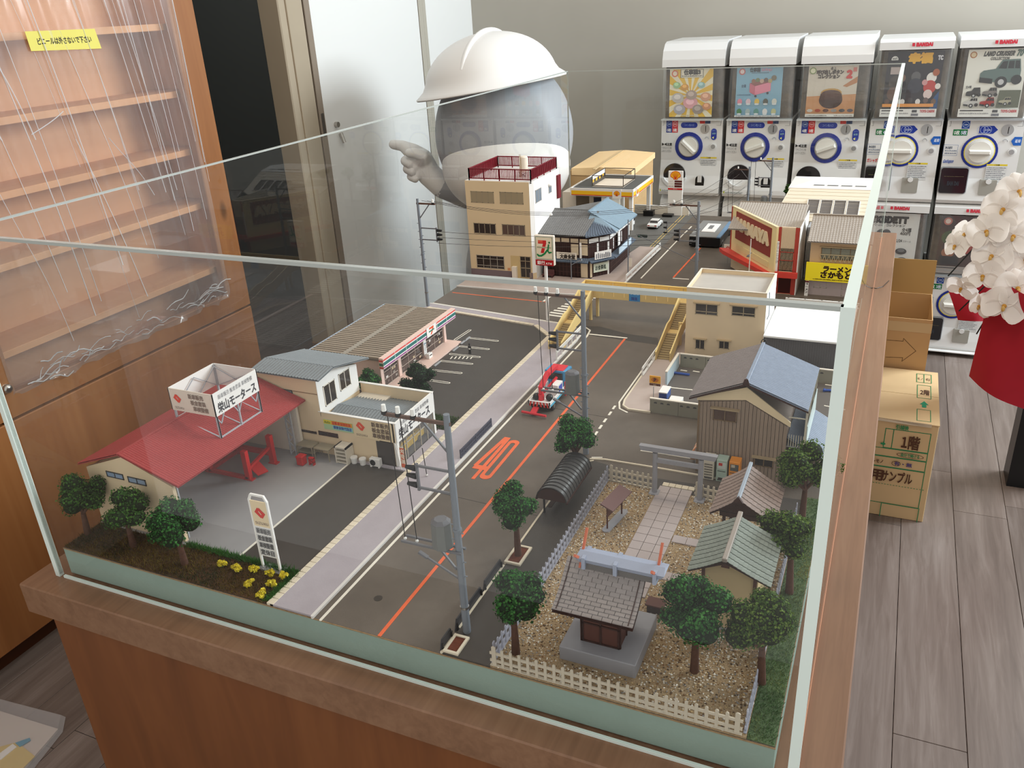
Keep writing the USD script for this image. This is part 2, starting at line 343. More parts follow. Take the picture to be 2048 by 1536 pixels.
part(d1, 'lock', M().cyl((-1.0, 2.275, .365), (-.985, 2.275, .365), .011, n=14).cyl((-.99, 2.29, .33), (-.982, 2.295, .29), .008, n=8), STEEL)

# ================================================================ cupboard on the left
cb = T('cupboard', 'tall wooden cupboard with plastic sheet over its open shelves and plain lower doors', 'cupboard', (-.9, .95, FZ))
part(cb, 'carcass', M().box(-.995, -.985, -.5, 1.37, FZ + .05, 1.2).box(-.995, -.83, 1.355, 1.387, FZ + .05, 1.2).box(-.995, -.83, .46, .49, FZ + .05, 1.2).box(-.995, -.83, -.5, 1.36, FZ + .05, FZ + .07).box(-.995, -.83, -.5, 1.36, -.11, -.09), CUPI)
part(cb, 'plinth', M().box(-.99, -.835, -.5, 1.37, FZ, FZ + .05), mat('plinth_dark', (70, 36, 16), .5))
for y0, y1 in ((.484, 1.387), (-.5, .478)):
    part(cb, 'lower_door', M().cbox(-.825, -.80, y0, y1, FZ + .055, -.0955, .0025), CUPB)
fr = M().cbox(-.825, -.80, 1.288, 1.387, -.0895, 1.2, .0025).cbox(-.825, -.80, .484, .527, -.0895, 1.2, .0025).cbox(-.8249, -.8001, .52, 1.30, -.0895, -.028, .0025)
part(cb, 'upper_door_frame', fr, CUPB)
part(cb, 'upper_door_frame', M().cbox(-.825, -.80, -.5, .478, -.0895, 1.2, .0025), CUPB)
_kn = M().lathe([(0, .014), (.006, .014), (.0105, .011), (.012, .006), (.0095, .001), (.011, 0)], n=18); part(cb, 'knob', _kn.map(lambda v: np.stack([-.80 + v[:, 2], .505 + v[:, 1], -.01 - v[:, 0]], 1)), STEEL, True)
for z in (.778, .596, .43, .267, .062):
    part(cb, 'shelf', M().cbox(-.985, -.838, .49, 1.355, z - .018, z, .001), CUPI)
SHEET = pane_mat('clear_plastic_sheet', (.97, .97, .97), 1.5, .16, haze=.10, boost=1.5)
ys, zs = np.linspace(.515, 1.296, 90), np.linspace(-.035, 1.15, 110)
Y, Z = np.meshgrid(ys, zs, indexing='ij'); s1 = (Y - .515) / .781
bulge = .006 + .010 * np.sin(np.pi * s1) ** .5
fold = meshkit.fbm(np.stack([Y * 26 + Z * 3, Z * 1.1, Y * 0], -1), 3, 4) - .5
crump = (meshkit.fbm(np.stack([Y * 40, Z * 55, Y * 0], -1), 3, 9) - .5) * np.exp(-np.maximum(Z + .03, 0) / .03)
X = -.80 + bulge + .016 * fold + .030 * crump
Zb = Z + .012 * (meshkit.noise(np.stack([Y * 30, Y * 0, Y * 0], -1), 5) - .5) * np.exp(-np.maximum(Z + .03, 0) / .02)
part(cb, 'plastic_sheet', M().grid(np.stack([X, Y, Zb], -1)), SHEET, True)
FOLD = pane_mat('plastic_fold', (.9, .9, .9), 1.5, .2, haze=.42, boost=2.0)
mf = M()
for k in range(26):
    y0 = .56 + .75 * (k / 25) + r.uniform(-.02, .02); z0, z1 = (r.uniform(.2, .5), 1.1) if k > 14 else (r.uniform(-.02, .6), r.uniform(.5, 1.1)); w = r.uniform(.0006, .0016)
    tt = np.linspace(0, 1, 14); yy = y0 + (.10 * (1 - tt) if k < 18 else .05 * (1 - tt)) + .006 * np.sin(tt * r.uniform(2, 6)); tube(mf, np.stack([np.full(14, -.782 + r.uniform(-.004, .004)), np.minimum(yy, 1.292), z0 + (z1 - z0) * tt], -1), w, 4)
for k in range(34):
    y0 = r.uniform(.54, 1.24); tt = np.linspace(0, 1, 7); L = r.uniform(.03, .12); tube(mf, np.stack([-.785 + .006 * np.sin(tt * 5 + k), y0 + L * tt * .9, -.028 + r.uniform(0, .05) + r.uniform(-.02, .03) * tt + .006 * np.sin(tt * 7 + k)], -1), r.uniform(.0008, .002), 4)
part(cb, 'sheet_folds', mf, FOLD, True)
nf = Face(at(63, 105, x=-.781), at(203, 97, x=-.781) - at(63, 105, x=-.781), at(50, 62, x=-.781) - at(63, 105, x=-.781))
_w, _h = np.linalg.norm(at(203, 97, x=-.781) - at(63, 105, x=-.781)), (at(50, 62, x=-.781) - at(63, 105, x=-.781)) @ nf.v
nt = T('paper_note', 'yellow handwritten paper note taped to the plastic sheet of the cupboard', 'note', nf.p(0, 0))
mm = M(); nf.prism(mm, [(0, .003), (_w, 0), (_w * .96, _h), (-.004, _h * .98)], 0, .0004); part(nt, 'paper', mm, mat('note_yellow', (222, 214, 110), .7))
Print(nf, .0005).text('ビニールは外さないで下さい', _w * .1, _h * .36, _h * .26, (60, 56, 40), 1, fit=_w * .78).done(nt, 'handwriting')

# ================================================================ counter, case and board
ct = T('display_counter', 'long wooden counter that carries the model town in its acrylic case', 'counter', (.55, 1.2, FZ))
part(ct, 'counter_top', M().cbox(-.049, 1.144, -.036, 2.395, -.055, 0, .002), CTOP)
part(ct, 'body', M().box(-.01, 1.12, -.025, 2.38, FZ, -.055), COUNT)
case = T('acrylic_case', 'open-topped clear acrylic case around the model town', 'display case', (.55, 1.163, 0))
PANE = pane_mat('acrylic_pane', (.985, .99, .985), 1.42, 0.0, haze=.003, boost=.85)
EDGE = mat('acrylic_edge', (226, 240, 234), .25, spec=.6); W_, L_, H_, t_ = 1.1, 2.326, .546, .008
part(case, 'front_pane', M().box(0, W_ - t_, .001, t_ - .001, .004, H_ - .004), PANE)
part(case, 'left_pane', M().box(-.007, -.001, t_, L_ - t_, .004, H_ - .003), PANE)
part(case, 'right_pane', M().box(W_ - t_ + .001, W_ - .001, t_, L_ - t_, .004, H_ - .004), PANE)
part(case, 'back_pane', M().box(-.002, W_ - t_, L_ - t_ + .001, L_ - .001, .004, H_ - .003), PANE)
part(case, 'front_top_edge', M().box(t_, W_ - t_, .0005, t_ - .0005, H_ - .004, H_), mat('acrylic_edge_grey', (170, 176, 172), .25, spec=.6))
part(case, 'left_top_edge', M().box(-.006, -.002, t_, L_ - t_, H_ - .003, H_), mat('acrylic_edge_grey', (170, 176, 172)))
part(case, 'back_top_edge', M().box(t_, W_ - t_, L_ - t_ + .002, L_ - .003, H_ - .0025, H_), mat('acrylic_edge_grey', (170, 176, 172)))
part(case, 'right_top_edge', M().box(W_ - t_ - .001, W_ + .001, t_, L_ - t_, H_ - .004, H_), EDGE)
part(case, 'corner_edge', M().box(-.009, 0, 0, t_, 0, H_), EDGE); part(case, 'corner_edge', M().box(W_ - t_ - .002, W_ + .001, 0, t_, 0, H_), EDGE)
part(case, 'corner_edge', M().box(-.006, -.002, L_ - .006, L_ - .003, 0, H_), mat('acrylic_edge_grey', (170, 176, 172))); part(case, 'corner_edge', M().box(W_ - t_, W_, L_ - t_, L_, 0, H_), EDGE)
part(case, 'front_bottom_edge', M().box(t_, W_ - t_, .0005, .0045, 0, .004), EDGE); part(case, 'right_bottom_edge', M().box(W_ - .003, W_ - .0005, t_, L_ - t_, 0, .004), mat('acrylic_edge_warm', (196, 140, 110), .3))

ASPH = mat('model_asphalt', (96, 87, 78), .5, var=.14, scale=14, bump=.15, bscale=900)
LOT = mat('model_asphalt_dark', (66, 61, 57), .5, var=.10, scale=16, bump=.15, bscale=900)
LOT2 = mat('model_asphalt_grey', (98, 97, 94), .55, var=.08, scale=20, bump=.12, bscale=900)
PAVE = mat('model_pavement_lavender', (166, 158, 164), .6, var=.05, scale=30, bump=.1, bscale=500)
PAVEP = mat('model_pavement_pink', (176, 160, 152), .6, var=.05, scale=30)
KERB = mat('kerb_cream', (214, 202, 180), .6, rand=.06); WLINE = mat('road_paint_white', (228, 222, 208), .6, var=.05, scale=90); OLINE = mat('road_paint_orange', (226, 104, 62), .6, var=.06, scale=90)
YLINE = mat('road_paint_yellow', (206, 176, 96), .6); CONC = mat('garage_concrete', (152, 151, 152), .5, var=.05, scale=18)
bd = T('diorama_board', 'thick model baseboard with green-painted sides, roads, pavements and car parks', 'baseboard', (.55, 1.16, 0))
part(bd, 'slab', M().box(.012, 1.075, .012, 2.312, .003, BZ - .002), mat('slab_green_paint', (140, 160, 150), .8, var=.04, scale=8, bump=.2, bscale=200))
part(bd, 'slab_rim', M().box(.0115, 1.0755, .0115, 2.3125, BZ - .002, BZ - .0003), mat('cork_rim', (150, 124, 92), .9, var=.2, scale=200))
part(bd, 'asphalt', M().box(.012, 1.075, .0125, 2.312, BZ - .0008, BZ), ASPH)
def flat(name, poly, m, h=.0004, z=BZ, t=bd): return part(t, name, M().prism(poly, z - .0004, z + h), m)
def strip(name, pts, w, m, h=.0004, z=BZ, t=bd, cap=2): return flat(name, LineString(pts).buffer(w / 2, 4, cap_style=cap), m, h, z, t)
GX = lambda *p: [tuple(G(*q)[:2]) for q in p]
flat('car_park', [(.20, .56), (.404, .54), (.404, 1.05), (.35, 1.106), (.2, 1.128), (.012, 1.15), (.012, .56)], LOT, .0003)
flat('forecourt_asphalt', [(.296, .082), (.405, .082), (.405, .40), (.296, .40)], LOT, .0003)
flat('walkway', [(.677, .0125), (.742, .0125), (.742, .50), (.735, .515), (.70, .522), (.685, .51), (.677, .48)], LOT, .002)
flat('side_street', [(.742, .462), (1.075, .44), (1.075, .512), (.742, .50)], LOT, .0004)
flat('petrol_forecourt', [(.012, 1.86), (.30, 1.80), (.42, 1.80), (.468, 1.9), (.472, 2.312), (.012, 2.312)], LOT2, .0005)
flat('garage_floor', [(.012, .082), (.292, .082), (.292, .43), (.012, .43)], CONC, .0012)
strip('garage_line', [(.2935, .082), (.2935, .40)], .0026, WLINE, .0014)
sw = flat('pavement', [(.411, .0125), (.482, .0125), (.482, 1.04), (.478, 1.08), (.462, 1.112), (.40, 1.134), (.012, 1.186), (.012, 1.152), (.35, 1.106), (.411, 1.05)], PAVE, .0030)
for k in range(84): part(sw, 'kerb_tile', M().cbox(.405, .4165, .0125 + k * .01234, .0125 + k * .01234 + .0117, BZ - .0004, BZ + .0036, .0005), KERB)
def tiles_along(t, p0, p1, w, n, name='kerb_tile', h=.0036, m=KERB):
    p0, p1 = np.array(p0), np.array(p1); d = p1 - p0; L = np.hypot(*d); a = math.degrees(math.atan2(d[1], d[0]))
    for k in range(n):
        c = p0 + d * (k + .5) / n; part(t, name, M().obox(c[0], c[1], BZ - .0004, BZ + h, L / n * .94, w, a), m)
tiles_along(sw, (.408, 1.054), (.35, 1.110), .011, 6); tiles_along(sw, (.345, 1.111), (.02, 1.156), .010, 24)
strip('kerb', [(.4815, .0125), (.4815, 1.04), (.478, 1.08), (.461, 1.113), (.40, 1.135), (.012, 1.187)], .0045, mat('kerb_white', (214, 210, 206), .6), .0036, cap=1)
strip('edge_line', [(.4945, .0125), (.4945, 1.08), (.489, 1.118), (.468, 1.138)], .0042, WLINE, cap=1)
strip('edge_line', [(.40, 1.147), (.012, 1.199)], .003, WLINE)
strip('centre_line', [(.585, .0125), (.585, 1.088)], .0052, OLINE); strip('stop_line', [(.495, 1.094), (.589, 1.094)], .006, WLINE)
strip('cross_street_line', GX((905, 585), (1000, 595), (1092, 604)), .0042, OLINE); strip('edge_line', GX((922, 571), (1040, 580), (1150, 588), (1182, 592)), .0034, WLINE); strip('stop_line', GX((1085, 604), (1108, 588)), .006, WLINE)
for k in range(12):
    y = 1.190 + k * .0178; x = .345 + k * .0034; flat('crosswalk_bar', [(x, y), (x + .05, y - .005), (x + .05, y + .004), (x, y + .009)], WLINE)
strip('kerb', [(.676, .0125), (.676, .045)], .004, KERB, .003); strip('kerb', [(.676, .06), (.676, .20)], .003, KERB, .003); strip('kerb', [(.676, .255), (.676, .48), (.684, .51), (.70, .521)], .003, KERB, .003, cap=1)
strip('edge_line', GX((1183, 915), (1205, 915)), .003, WLINE); strip('kerb', GX((1181, 919), (1210, 920), (1303, 935), (1430, 957)), .0034, KERB, .0022, cap=1)
strip('edge_line', GX((1281, 901), (1330, 908), (1390, 918)), .003, WLINE)
for a in ((1228, 815), (1220, 827), (1210, 841), (1201, 854), (1192, 867)):
    g = G(*a); flat('dash', sbox(g[0] - .0022, g[1] - .008, g[0] + .0022, g[1] + .008), WLINE)
pv = flat('pavement', [(.742, .733), (.742, 1.30), (.686, 1.30), (.682, 1.0), (.682, .77), (.686, .745), (.70, .733)], PAVEP, .003)
strip('kerb', [(.742, .732), (.70, .732), (.686, .744), (.6815, .768), (.6815, 1.30)], .0036, KERB, .0036, cap=1); strip('edge_line', [(.70, .722), (.682, .733), (.673, .76), (.673, 1.02)], .0036, WLINE, cap=1)
flat('parking_lot', [(.745, .74), (1.075, .74), (1.075, .96), (.745, .96)], mat('parking_asphalt', (92, 86, 82), .55, var=.06, scale=20), .0008)
strip('bay_line', GX((1333, 775), (1388, 781), (1413, 738)), .0036, WLINE, .0012); strip('bay_line', GX((1648, 812), (1690, 820)), .003, WLINE, .0012)
for a, b in (((1361, 741), (1374, 743)), ((1386, 743), (1399, 745)), ((1650, 770), (1664, 772)), ((1679, 774), (1690, 776))): strip('wheel_mark', GX(a, b), .004, WLINE, .0014)
fsw = flat('pavement', [(.012, 1.345), (.30, 1.352), (.415, 1.362), (.445, 1.39), (.462, 1.47), (.464, 1.86), (.40, 1.86), (.36, 1.50), (.012, 1.50)], PAVEP, .003)
strip('kerb', [(.012, 1.344), (.30, 1.351), (.415, 1.361), (.446, 1.39), (.4635, 1.47), (.465, 1.86)], .004, mat('kerb_white', (214, 210, 206)), .0036, cap=1)
strip('edge_line', GX((1282, 557), (1365.5, 470), (1383, 453)), .0042, WLINE, .0008); strip('edge_line', GX((1196, 594), (1250, 585)), .0034, WLINE)
strip('centre_line', GX((1347, 555), (1401, 496)), .0052, OLINE); strip('stop_line', GX((1345.5, 556.5), (1378, 558.8)), .006, WLINE)
strip('yellow_line', GX((1296, 498), (1370, 425)), .002, YLINE, .001); strip('yellow_line', GX((1301, 499), (1376, 425)), .002, YLINE, .001)
flat('road_patch', GX((1160, 652), (1200, 653), (1255, 668), (1315, 676), (1318, 690), (1190, 672), (1165, 668)), LOT, .0002)
# 40 painted on the lane
four = unary_union([LineString([(.5195, .552), (.5105, .444)]).buffer(.0036, cap_style=2), LineString([(.509, .441), (.533, .441)]).buffer(.0068, cap_style=2), LineString([(.5255, .552), (.5265, .402)]).buffer(.0032, cap_style=2), Polygon([(.5165, .556), (.5285, .556), (.5285, .53), (.5165, .53)])])
zero = LineString([(.5435, .418), (.5415, .54)]).buffer(.0105).difference(LineString([(.5435, .424), (.5415, .535)]).buffer(.0045))
flat('speed_marking', four.union(zero), OLINE, .0005)
flat('manhole', Point(.543, .077).buffer(.006, 8), mat('manhole_dark', (58, 52, 46), .5), .0003); flat('manhole', Point(*G(1178, 666)[:2]).buffer(.006, 8), mat('manhole_dark', (58, 52, 46)), .0003)
strip('road_seam', [(.482, .345), (.672, .335)], .0012, LOT, .0002); strip('road_seam', [(.482, .70), (.672, .69)], .001, LOT, .0002)
# convenience store bays
S2 = lambda x, y: (600 + x / 5.12, 590 + y / 5.12)
for a, b in (((1592, 458), (1738, 362)), ((1752, 443), (2018, 472)), ((1645, 527), (1925, 556)), ((1545, 606), (1832, 637)), ((1455, 677), (1755, 707)), ((1362, 772), (1645, 801)), ((1280, 868), (1520, 902))):
    p, q = G(*S2(*a))[:2], G(*S2(*b))[:2]; flat('bay_loop', LineString([p, q]).buffer(.0042, 6).difference(LineString([p, q]).buffer(.0022, 6)), WLINE, .0006)
for k in range(6):
    p = G(*S2(1540 + k * 41, 657 - (k % 1)))[:2]; q = G(*S2(1562 + k * 41, 630))[:2]; flat('bay_hatch', LineString([p, q]).buffer(.0014, cap_style=2), WLINE, .0006)
for a in ((1712, 458), (1672, 487), (1592, 560), (1405, 712)):
    g = G(*S2(*a)); part(bd, 'wheel_stop', M().cbox(g[0] - .0025, g[0] + .0025, g[1] - .014, g[1] + .014, BZ, BZ + .0035, .0008), mat('stop_grey', (150, 150, 152), .6))
# planters by the walkway
for k, (x0, x1, y0, y1) in enumerate(((.674, .699, .205, .25), (.677, .698, .014, .047))):
    t = T('kerb_planter', ['cream-edged soil planter at the foot of the walkway tree', 'empty cream-edged soil planter at the front end of the walkway'][k], 'planter', ((x0 + x1) / 2, (y0 + y1) / 2, BZ))
    part(t, 'rim', M().prism(sbox(x0, y0, x1, y1).difference(sbox(x0 + .0035, y0 + .0035, x1 - .0035, y1 - .0035)), BZ, BZ + .005), KERB); part(t, 'soil', M().box(x0 + .0035, x1 - .0035, y0 + .0035, y1 - .0035, BZ, BZ + .0035), mat('soil_red_brown', (98, 48, 28), .9, var=.3, scale=300))

# ================================================================ building helpers
CREAM = mat('paper_cream', (222, 200, 166), .7, var=.03, scale=20); CREAM2 = mat('paper_cream_light', (226, 206, 170), .7, var=.03, scale=16); WHITE = mat('paper_white', (232, 230, 226), .55); OFFW = mat('paper_off_white', (222, 214, 200), .6)
GLASS = mat('model_window_dark', (46, 40, 38), .12, spec=.6); GLASSB = mat('model_window_brown', (82, 60, 48), .15, spec=.6); WFR = mat('window_frame_grey', (168, 160, 148), .5); WFRB = mat('window_frame_brown', (120, 98, 72), .5)
GREYR = mat('roof_metal_grey', (118, 124, 128), .45, var=.06, scale=20); DGREY = mat('model_dark_grey', (70, 70, 72), .6); GREYP = mat('model_grey', (138, 140, 142), .55); BROWN = mat('model_dark_brown', (66, 40, 30), .6); REDR = mat('roof_red', (160, 62, 62), .6, var=.05, scale=30)
def front(y): return Face((0, y, 0), (1, 0, 0))          # a = x, b = z
def right(x): return Face((x, 0, 0), (0, 1, 0))          # a = y, b = z
def win(t, F, a0, a1, b0, b1, nx=2, ny=1, fr=None, gl=None, fw=.0014, d=.0012, hood=None, split=None):
    fr = fr or WFR; gl = gl or GLASS; m = M()
    F.box(m, a0, a1, b0, b0 + fw, -.001, d); F.box(m, a0, a1, b1 - fw, b1, -.001, d); F.box(m, a0, a0 + fw, b0, b1, -.001, d); F.box(m, a1 - fw, a1, b0, b1, -.001, d)
    for k in range(1, nx): a = a0 + (a1 - a0) * k / nx; F.box(m, a - fw / 2, a + fw / 2, b0, b1, -.001, d)
    for s in (split or [k / ny for k in range(1, ny)]): b = b0 + (b1 - b0) * s; F.box(m, a0, a1, b - fw / 2, b + fw / 2, -.001, d)
    w = part(t, 'window', m, fr)
    g = M(); F.box(g, a0 + fw, a1 - fw, b0 + fw, b1 - fw, -.001, .0005); part(w, 'pane', g, gl)
    if hood:
        h = M(); e = .004; F.box(h, a0 - e, a1 + e, b1 + .0015, b1 + .0035, 0, .007); part(w, 'hood', h, hood)
    return w
def px_win(t, F, axis, val, p0, p1, **k):
    A, B = at(*p0, **{axis: val}), at(*p1, **{axis: val}); i = 1 if axis == 'x' else 0
    return win(t, F, min(A[i], B[i]), max(A[i], B[i]), min(A[2], B[2]), max(A[2], B[2]), **k)
def relief(t, name, F, w, h, pa, pb, amp, m, step=.4, thick=.002, kind='stuff', na=4):
    """A sheet of wave rows: w along u, h up the slope."""
    ca, cb_ = max(2, int(round(w / pa))), max(1, int(round(h / pb))) if pb else 1
    A = np.linspace(0, w, ca * na + 1); b = []
    for k in range(cb_): b += [(h * k / cb_, 1.0), (h * (k + .92) / cb_, 1 - step), (h * (k + .9999) / cb_, 0 if k == cb_ - 1 else 1 - step)]
    if not pb: b = [(0, 1.0), (h, 1.0)]
    prof = np.abs(np.sin(np.pi * A / (w / ca))) ** .8
    P = np.array([[F.p(a, bb, thick + amp * (pr * .6 + .4 * s) * (1 if pb else pr * 1.6)) for a, pr in zip(A, prof)] for bb, s in b])
    g = M().grid(P, flip=True); F.box(g, 0, w, 0, h, -.0005, thick * .5)
    return part(t, name, g, m, kind=kind)
def slope(eave0, eave1, ridge_pt):
    e0, e1, rp = np.array(eave0, float), np.array(eave1, float), np.array(ridge_pt, float); F = Face(e0, e1 - e0, rp - e0); return F, np.linalg.norm(e1 - e0), (rp - e0) @ F.v
EMB = Polygon([(-.55, .05), (-.15, .55), (.05, .36), (-.12, .13), (.26, -.30), (.08, -.5)])
from shapely import affinity
def emblem(pr, a, b, s, rgb=(222, 62, 36)):
    for sc in (1, -1): pr.poly(affinity.translate(affinity.scale(EMB, s * sc * .92, s * sc, origin=(0, 0)), a + sc * s * -.05, b + sc * s * -.02), rgb)

# ================================================================ garage with the red roof
ga = T('garage', 'model repair garage with a wide red gable roof and open side', 'model building', (.1, .23, BZ))
part(ga, 'front_wall', front(.088).prism(M(), [(.012, BZ), (.189, BZ), (.189, .150), (.097, .184), (.012, .152)], -.006, 0), CREAM)
part(ga, 'side_wall', M().box(.012, .016, .094, .375, BZ, .150), CREAM); part(ga, 'back_wall', front(.384).prism(M(), [(.012, BZ), (.189, BZ), (.189, .150), (.097, .184), (.012, .152)], -.006, 0), OFFW)
px_win(ga, front(.088), 'y', .088, (212, 941), (249, 960), nx=2, fr=DGREY, gl=mat('model_window_blue', (142, 162, 188), .15, spec=.6)); px_win(ga, front(.088), 'y', .088, (255, 952), (294, 972), nx=2, fr=DGREY, gl=mat('model_window_blue', (142, 162, 188)))
RID = (.097, .190)
for k, (x, z) in enumerate(((.001, .1565), (.208, .155))):
    e0, e1 = ((x, .392, z), (x, .083, z)) if k == 0 else ((x, .083, z), (x, .392, z))
    F, w, h = slope(e0, e1, (RID[0], e0[1], RID[1])); relief(ga, 'roof_slope', F, w, h, .0042, 0, .0006, REDR, thick=.0022)
part(ga, 'ridge_cap', M().bar((RID[0], .083, RID[1] + .002), (RID[0], .392, RID[1] + .002), .005, .0018), REDR)
for y in (.100, .372):
    m = M()
    for dx in (0, .012): m.box(.183 - dx, .1855 - dx, y - .0012, y + .0012, BZ, .152)
    for k in range(9): z = BZ + .004 + k * .0115; a, b = (.1843, .1723) if k % 2 else (.1723, .1843); m.bar((a, y, z), (b, y, z + .0115), .0014, .0022)
    part(ga, 'lattice_post', m, mat('steel_grey', (168, 172, 178), .4))
sf = M(); X0, X1, Y0, Y1, ZT, ZB = .092, .178, .212, .312, .2455, .2065
for x, y in ((X0, Y0), (X1, Y0), (X1, Y1), (X0, Y1)): sf.box(x - .0015, x + .0015, y - .0015, y + .0015, .191 - .3 * abs(x - RID[0]), ZT - .002)
for y in (Y0, (Y0 + Y1) / 2, Y1): sf.bar((X0, y, .191), (X1, y, .168), .002); sf.box(X1 - .0015, X1 + .0015, y - .0012, y + .0012, .166, ZT - .003)
for x, z in ((X0, .191), (X1, .168)): sf.bar((x, Y0, z), (x, Y1, z), .0022)
for a, b in (((X0, Y0), (X0, (Y0 + Y1) / 2)), ((X0, (Y0 + Y1) / 2), (X0, Y1)), ((X0, Y1), (X1, Y1))):
    for p, q in ((a, b), (b, a)): sf.bar((p[0] + .002 * (p[0] == X0), p[1] - .002 * (p[1] == Y1), ZB), (q[0] + .002 * (q[0] == X0), q[1] - .002 * (q[1] == Y1), ZT - .004), .0014)
for y in (Y0 + .008, (Y0 + Y1) / 2, Y1 - .008):
    for s in (-1, 1): sf.bar((X1, y, .19), (X1, y + s * .010, ZB), .0016)
sb = part(ga, 'sign_scaffold', sf, mat('steel_grey', (168, 172, 178)), label='grey steel scaffold of the rooftop sign')
for nm, a in (('front', (X0 - .003, X1 + .003, Y0 - .003, Y0 - .0015)), ('right', (X1 + .0015, X1 + .003, Y0 - .003, Y1 + .003)), ('back', (X0 - .003, X1 + .003, Y1 + .0015, Y1 + .003)), ('left', (X0 - .003, X0 - .0015, Y0 - .003, Y1 + .003))):
    part(sb, 'sign_panel', M().box(*a, ZB, ZT), OFFW if nm == 'front' else WHITE)
SRV = ('新車販売', '板金塗装', '車検整備')
pr = Print(front(Y0 - .003), .0003); emblem(pr, X0 + .014, .2290, .0145); pr.text('SIZUKU', X0 + .005, .2105, .0042, (120, 110, 104), 0, fit=.019)
for k, s in enumerate(SRV): pr.text(s, X0 + .038 + .003 * k, .2330 - k * .0105, .0066, (128, 112, 100), 1, fit=.032)
pr.done(sb, 'sign_lettering'); pr = Print(right(X1 + .003), .0003)
pr.text('栄山モータース', Y0 + .004, .2115, .0135, (70, 70, 74), 1, fit=.092); pr.text('新車販売 板金塗装 車検整備', Y0 + .008, .2330, .0062, (120, 120, 124), 0, fit=.082); pr.done(sb, 'sign_lettering')
RED = mat('lift_red', (190, 24, 24), .4)
lf = T('car_lift', 'red four-post model car lift on the garage floor', 'car lift', (.115, .30, BZ + .0012)); zf = BZ + .0012
for x, y in ((.158, .274), (.162, .335), (.070, .274), (.070, .345)): part(lf, 'post', M().box(x - .006, x + .004, y - .004, y + .004, zf, zf + .056).box(x - .009, x + .009, y - .005, y + .005, zf, zf + .002), RED)
part(lf, 'cross_rail', M().box(.07, .158, .270, .276, zf, zf + .006).box(.07, .160, .334, .341, zf + .014, zf + .022), RED); part(lf, 'cross_rail', M().box(.066, .073, .274, .345, zf, zf + .006).bar((.158, .276, zf + .020), (.160, .335, zf + .034), .005), RED)
part(lf, 'ramp', M().hull([(.150, .283, zf + .018), (.158, .303, zf + .018), (.180, .298, zf + .006), (.172, .280, zf + .006), (.150, .283, zf + .021), (.158, .303, zf + .021), (.180, .298, zf + .008), (.172, .280, zf + .008)]), RED)

# ================================================================ office and showroom
of = T('car_dealer', 'cream and white model car dealer with showroom window and sign panels', 'model building', (.22, .45, BZ)); yF = .395; xr = .388
FO = front(yF)
part(of, 'office_block', right(.234).prism(M(), [(yF, BZ), (.518, BZ), (.518, .178), (.432, .2025), (yF, .196)], -.130, 0), CREAM)
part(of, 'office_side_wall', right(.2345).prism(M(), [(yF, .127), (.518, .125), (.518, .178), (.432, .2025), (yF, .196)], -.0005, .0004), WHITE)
for e0, e1, rp in (((.098, .384, .2015), (.250, .384, .2015), (.098, .430, .2080)), ((.250, .540, .1815), (.098, .540, .1815), (.250, .430, .2080))):
    F, w, h = slope(e0, e1, rp); relief(of, 'office_roof', F, w, h, .0065, 0, .0008, GREYR, thick=.002)
FR = right(.2349); px_win(of, FR, 'x', .2349, (645, 773), (674, 797), nx=2, fr=OFFW); px_win(of, FR, 'x', .2349, (676, 749), (702, 768), nx=2, fr=OFFW)
px_win(of, FO, 'y', yF, (556, 776), (586, 790), nx=2, fr=DGREY, gl=GREYP); px_win(of, FO, 'y', yF, (596, 857), (634, 868), nx=2, fr=BROWN); px_win(of, FO, 'y', yF, (637, 861), (677, 876), nx=2, fr=BROWN)
part(of, 'floor_line', FO.box(M(), .104, .234, .169, .1705, 0, .0008), mat('line_brown', (150, 124, 96)))
part(of, 'showroom_front_wall', FO.box(M(), .234, .352, BZ, .1355, -.004, 0).box(.352, .384, yF, yF + .004, .098, .1355).box(.380, .386, yF, yF + .006, BZ, .1355), CREAM)
part(of, 'showroom_back_wall', M().box(.234, xr, .524, .528, BZ, .1365), CREAM); part(of, 'showroom_back_room', M().box(.236, .30, .40, .524, BZ, .118), OFFW)
part(of, 'parapet_cap', M().box(.230, .390, yF - .001, yF + .0045, .1355, .1368).box(.230, .390, .523, .529, .1365, .1378), WHITE)
for e0, e1, rp in (((.236, .400, .118), (.385, .400, .118), (.236, .445, .1265)), ((.385, .523, .112), (.236, .523, .112), (.385, .445, .1265))):
    F, w, h = slope(e0, e1, rp); relief(of, 'showroom_roof', F, w, h, .0065, 0, .0008, GREYR, thick=.0015)
sg = part(of, 'fascia', M().box(.386, xr + .001, yF, .529, .0985, .1372), WHITE); pr = Print(right(xr + .001), .0003)
pr.text('栄山モータース', .402, .1045, .0145, (66, 66, 72), 1, fit=.110); pr.text('新車販売 板金塗装 車検整備', .410, .1255, .006, (110, 110, 116), 0, fit=.10); pr.done(sg, 'lettering')
for y in (yF + .002, .526): part(of, 'showroom_post', M().box(.3825, .3885, y - .003, y + .003, BZ, .0985), WHITE)
FS = right(.386); w = M()
for k in range(6): a = .402 + k * .0242; FS.box(w, a - .0008, a + .0008, BZ, .0985, 0, .0016)
FS.box(w, .40, .525, BZ, BZ + .003, 0, .0016); FS.box(w, .40, .525, .083, .0845, 0, .0016); wi = part(of, 'showroom_window', w, WFR); part(wi, 'pane', M().box(.3862, .387, .40, .525, BZ, .0985), pane_mat('model_clear_pane', (.92, .93, .93), 1.45, .02, haze=.04))
part(of, 'shutter', FO.box(M(), .345, .381, BZ, .0965, -.003, .0004), mat('shutter_dark', (74, 68, 66), .35))
bn = part(of, 'sign_board', FO.box(M(), .2385, .3000, .1035, .1225, 0, .001), mat('board_green', (176, 206, 160), .6)); pr = Print(FO, .0011)
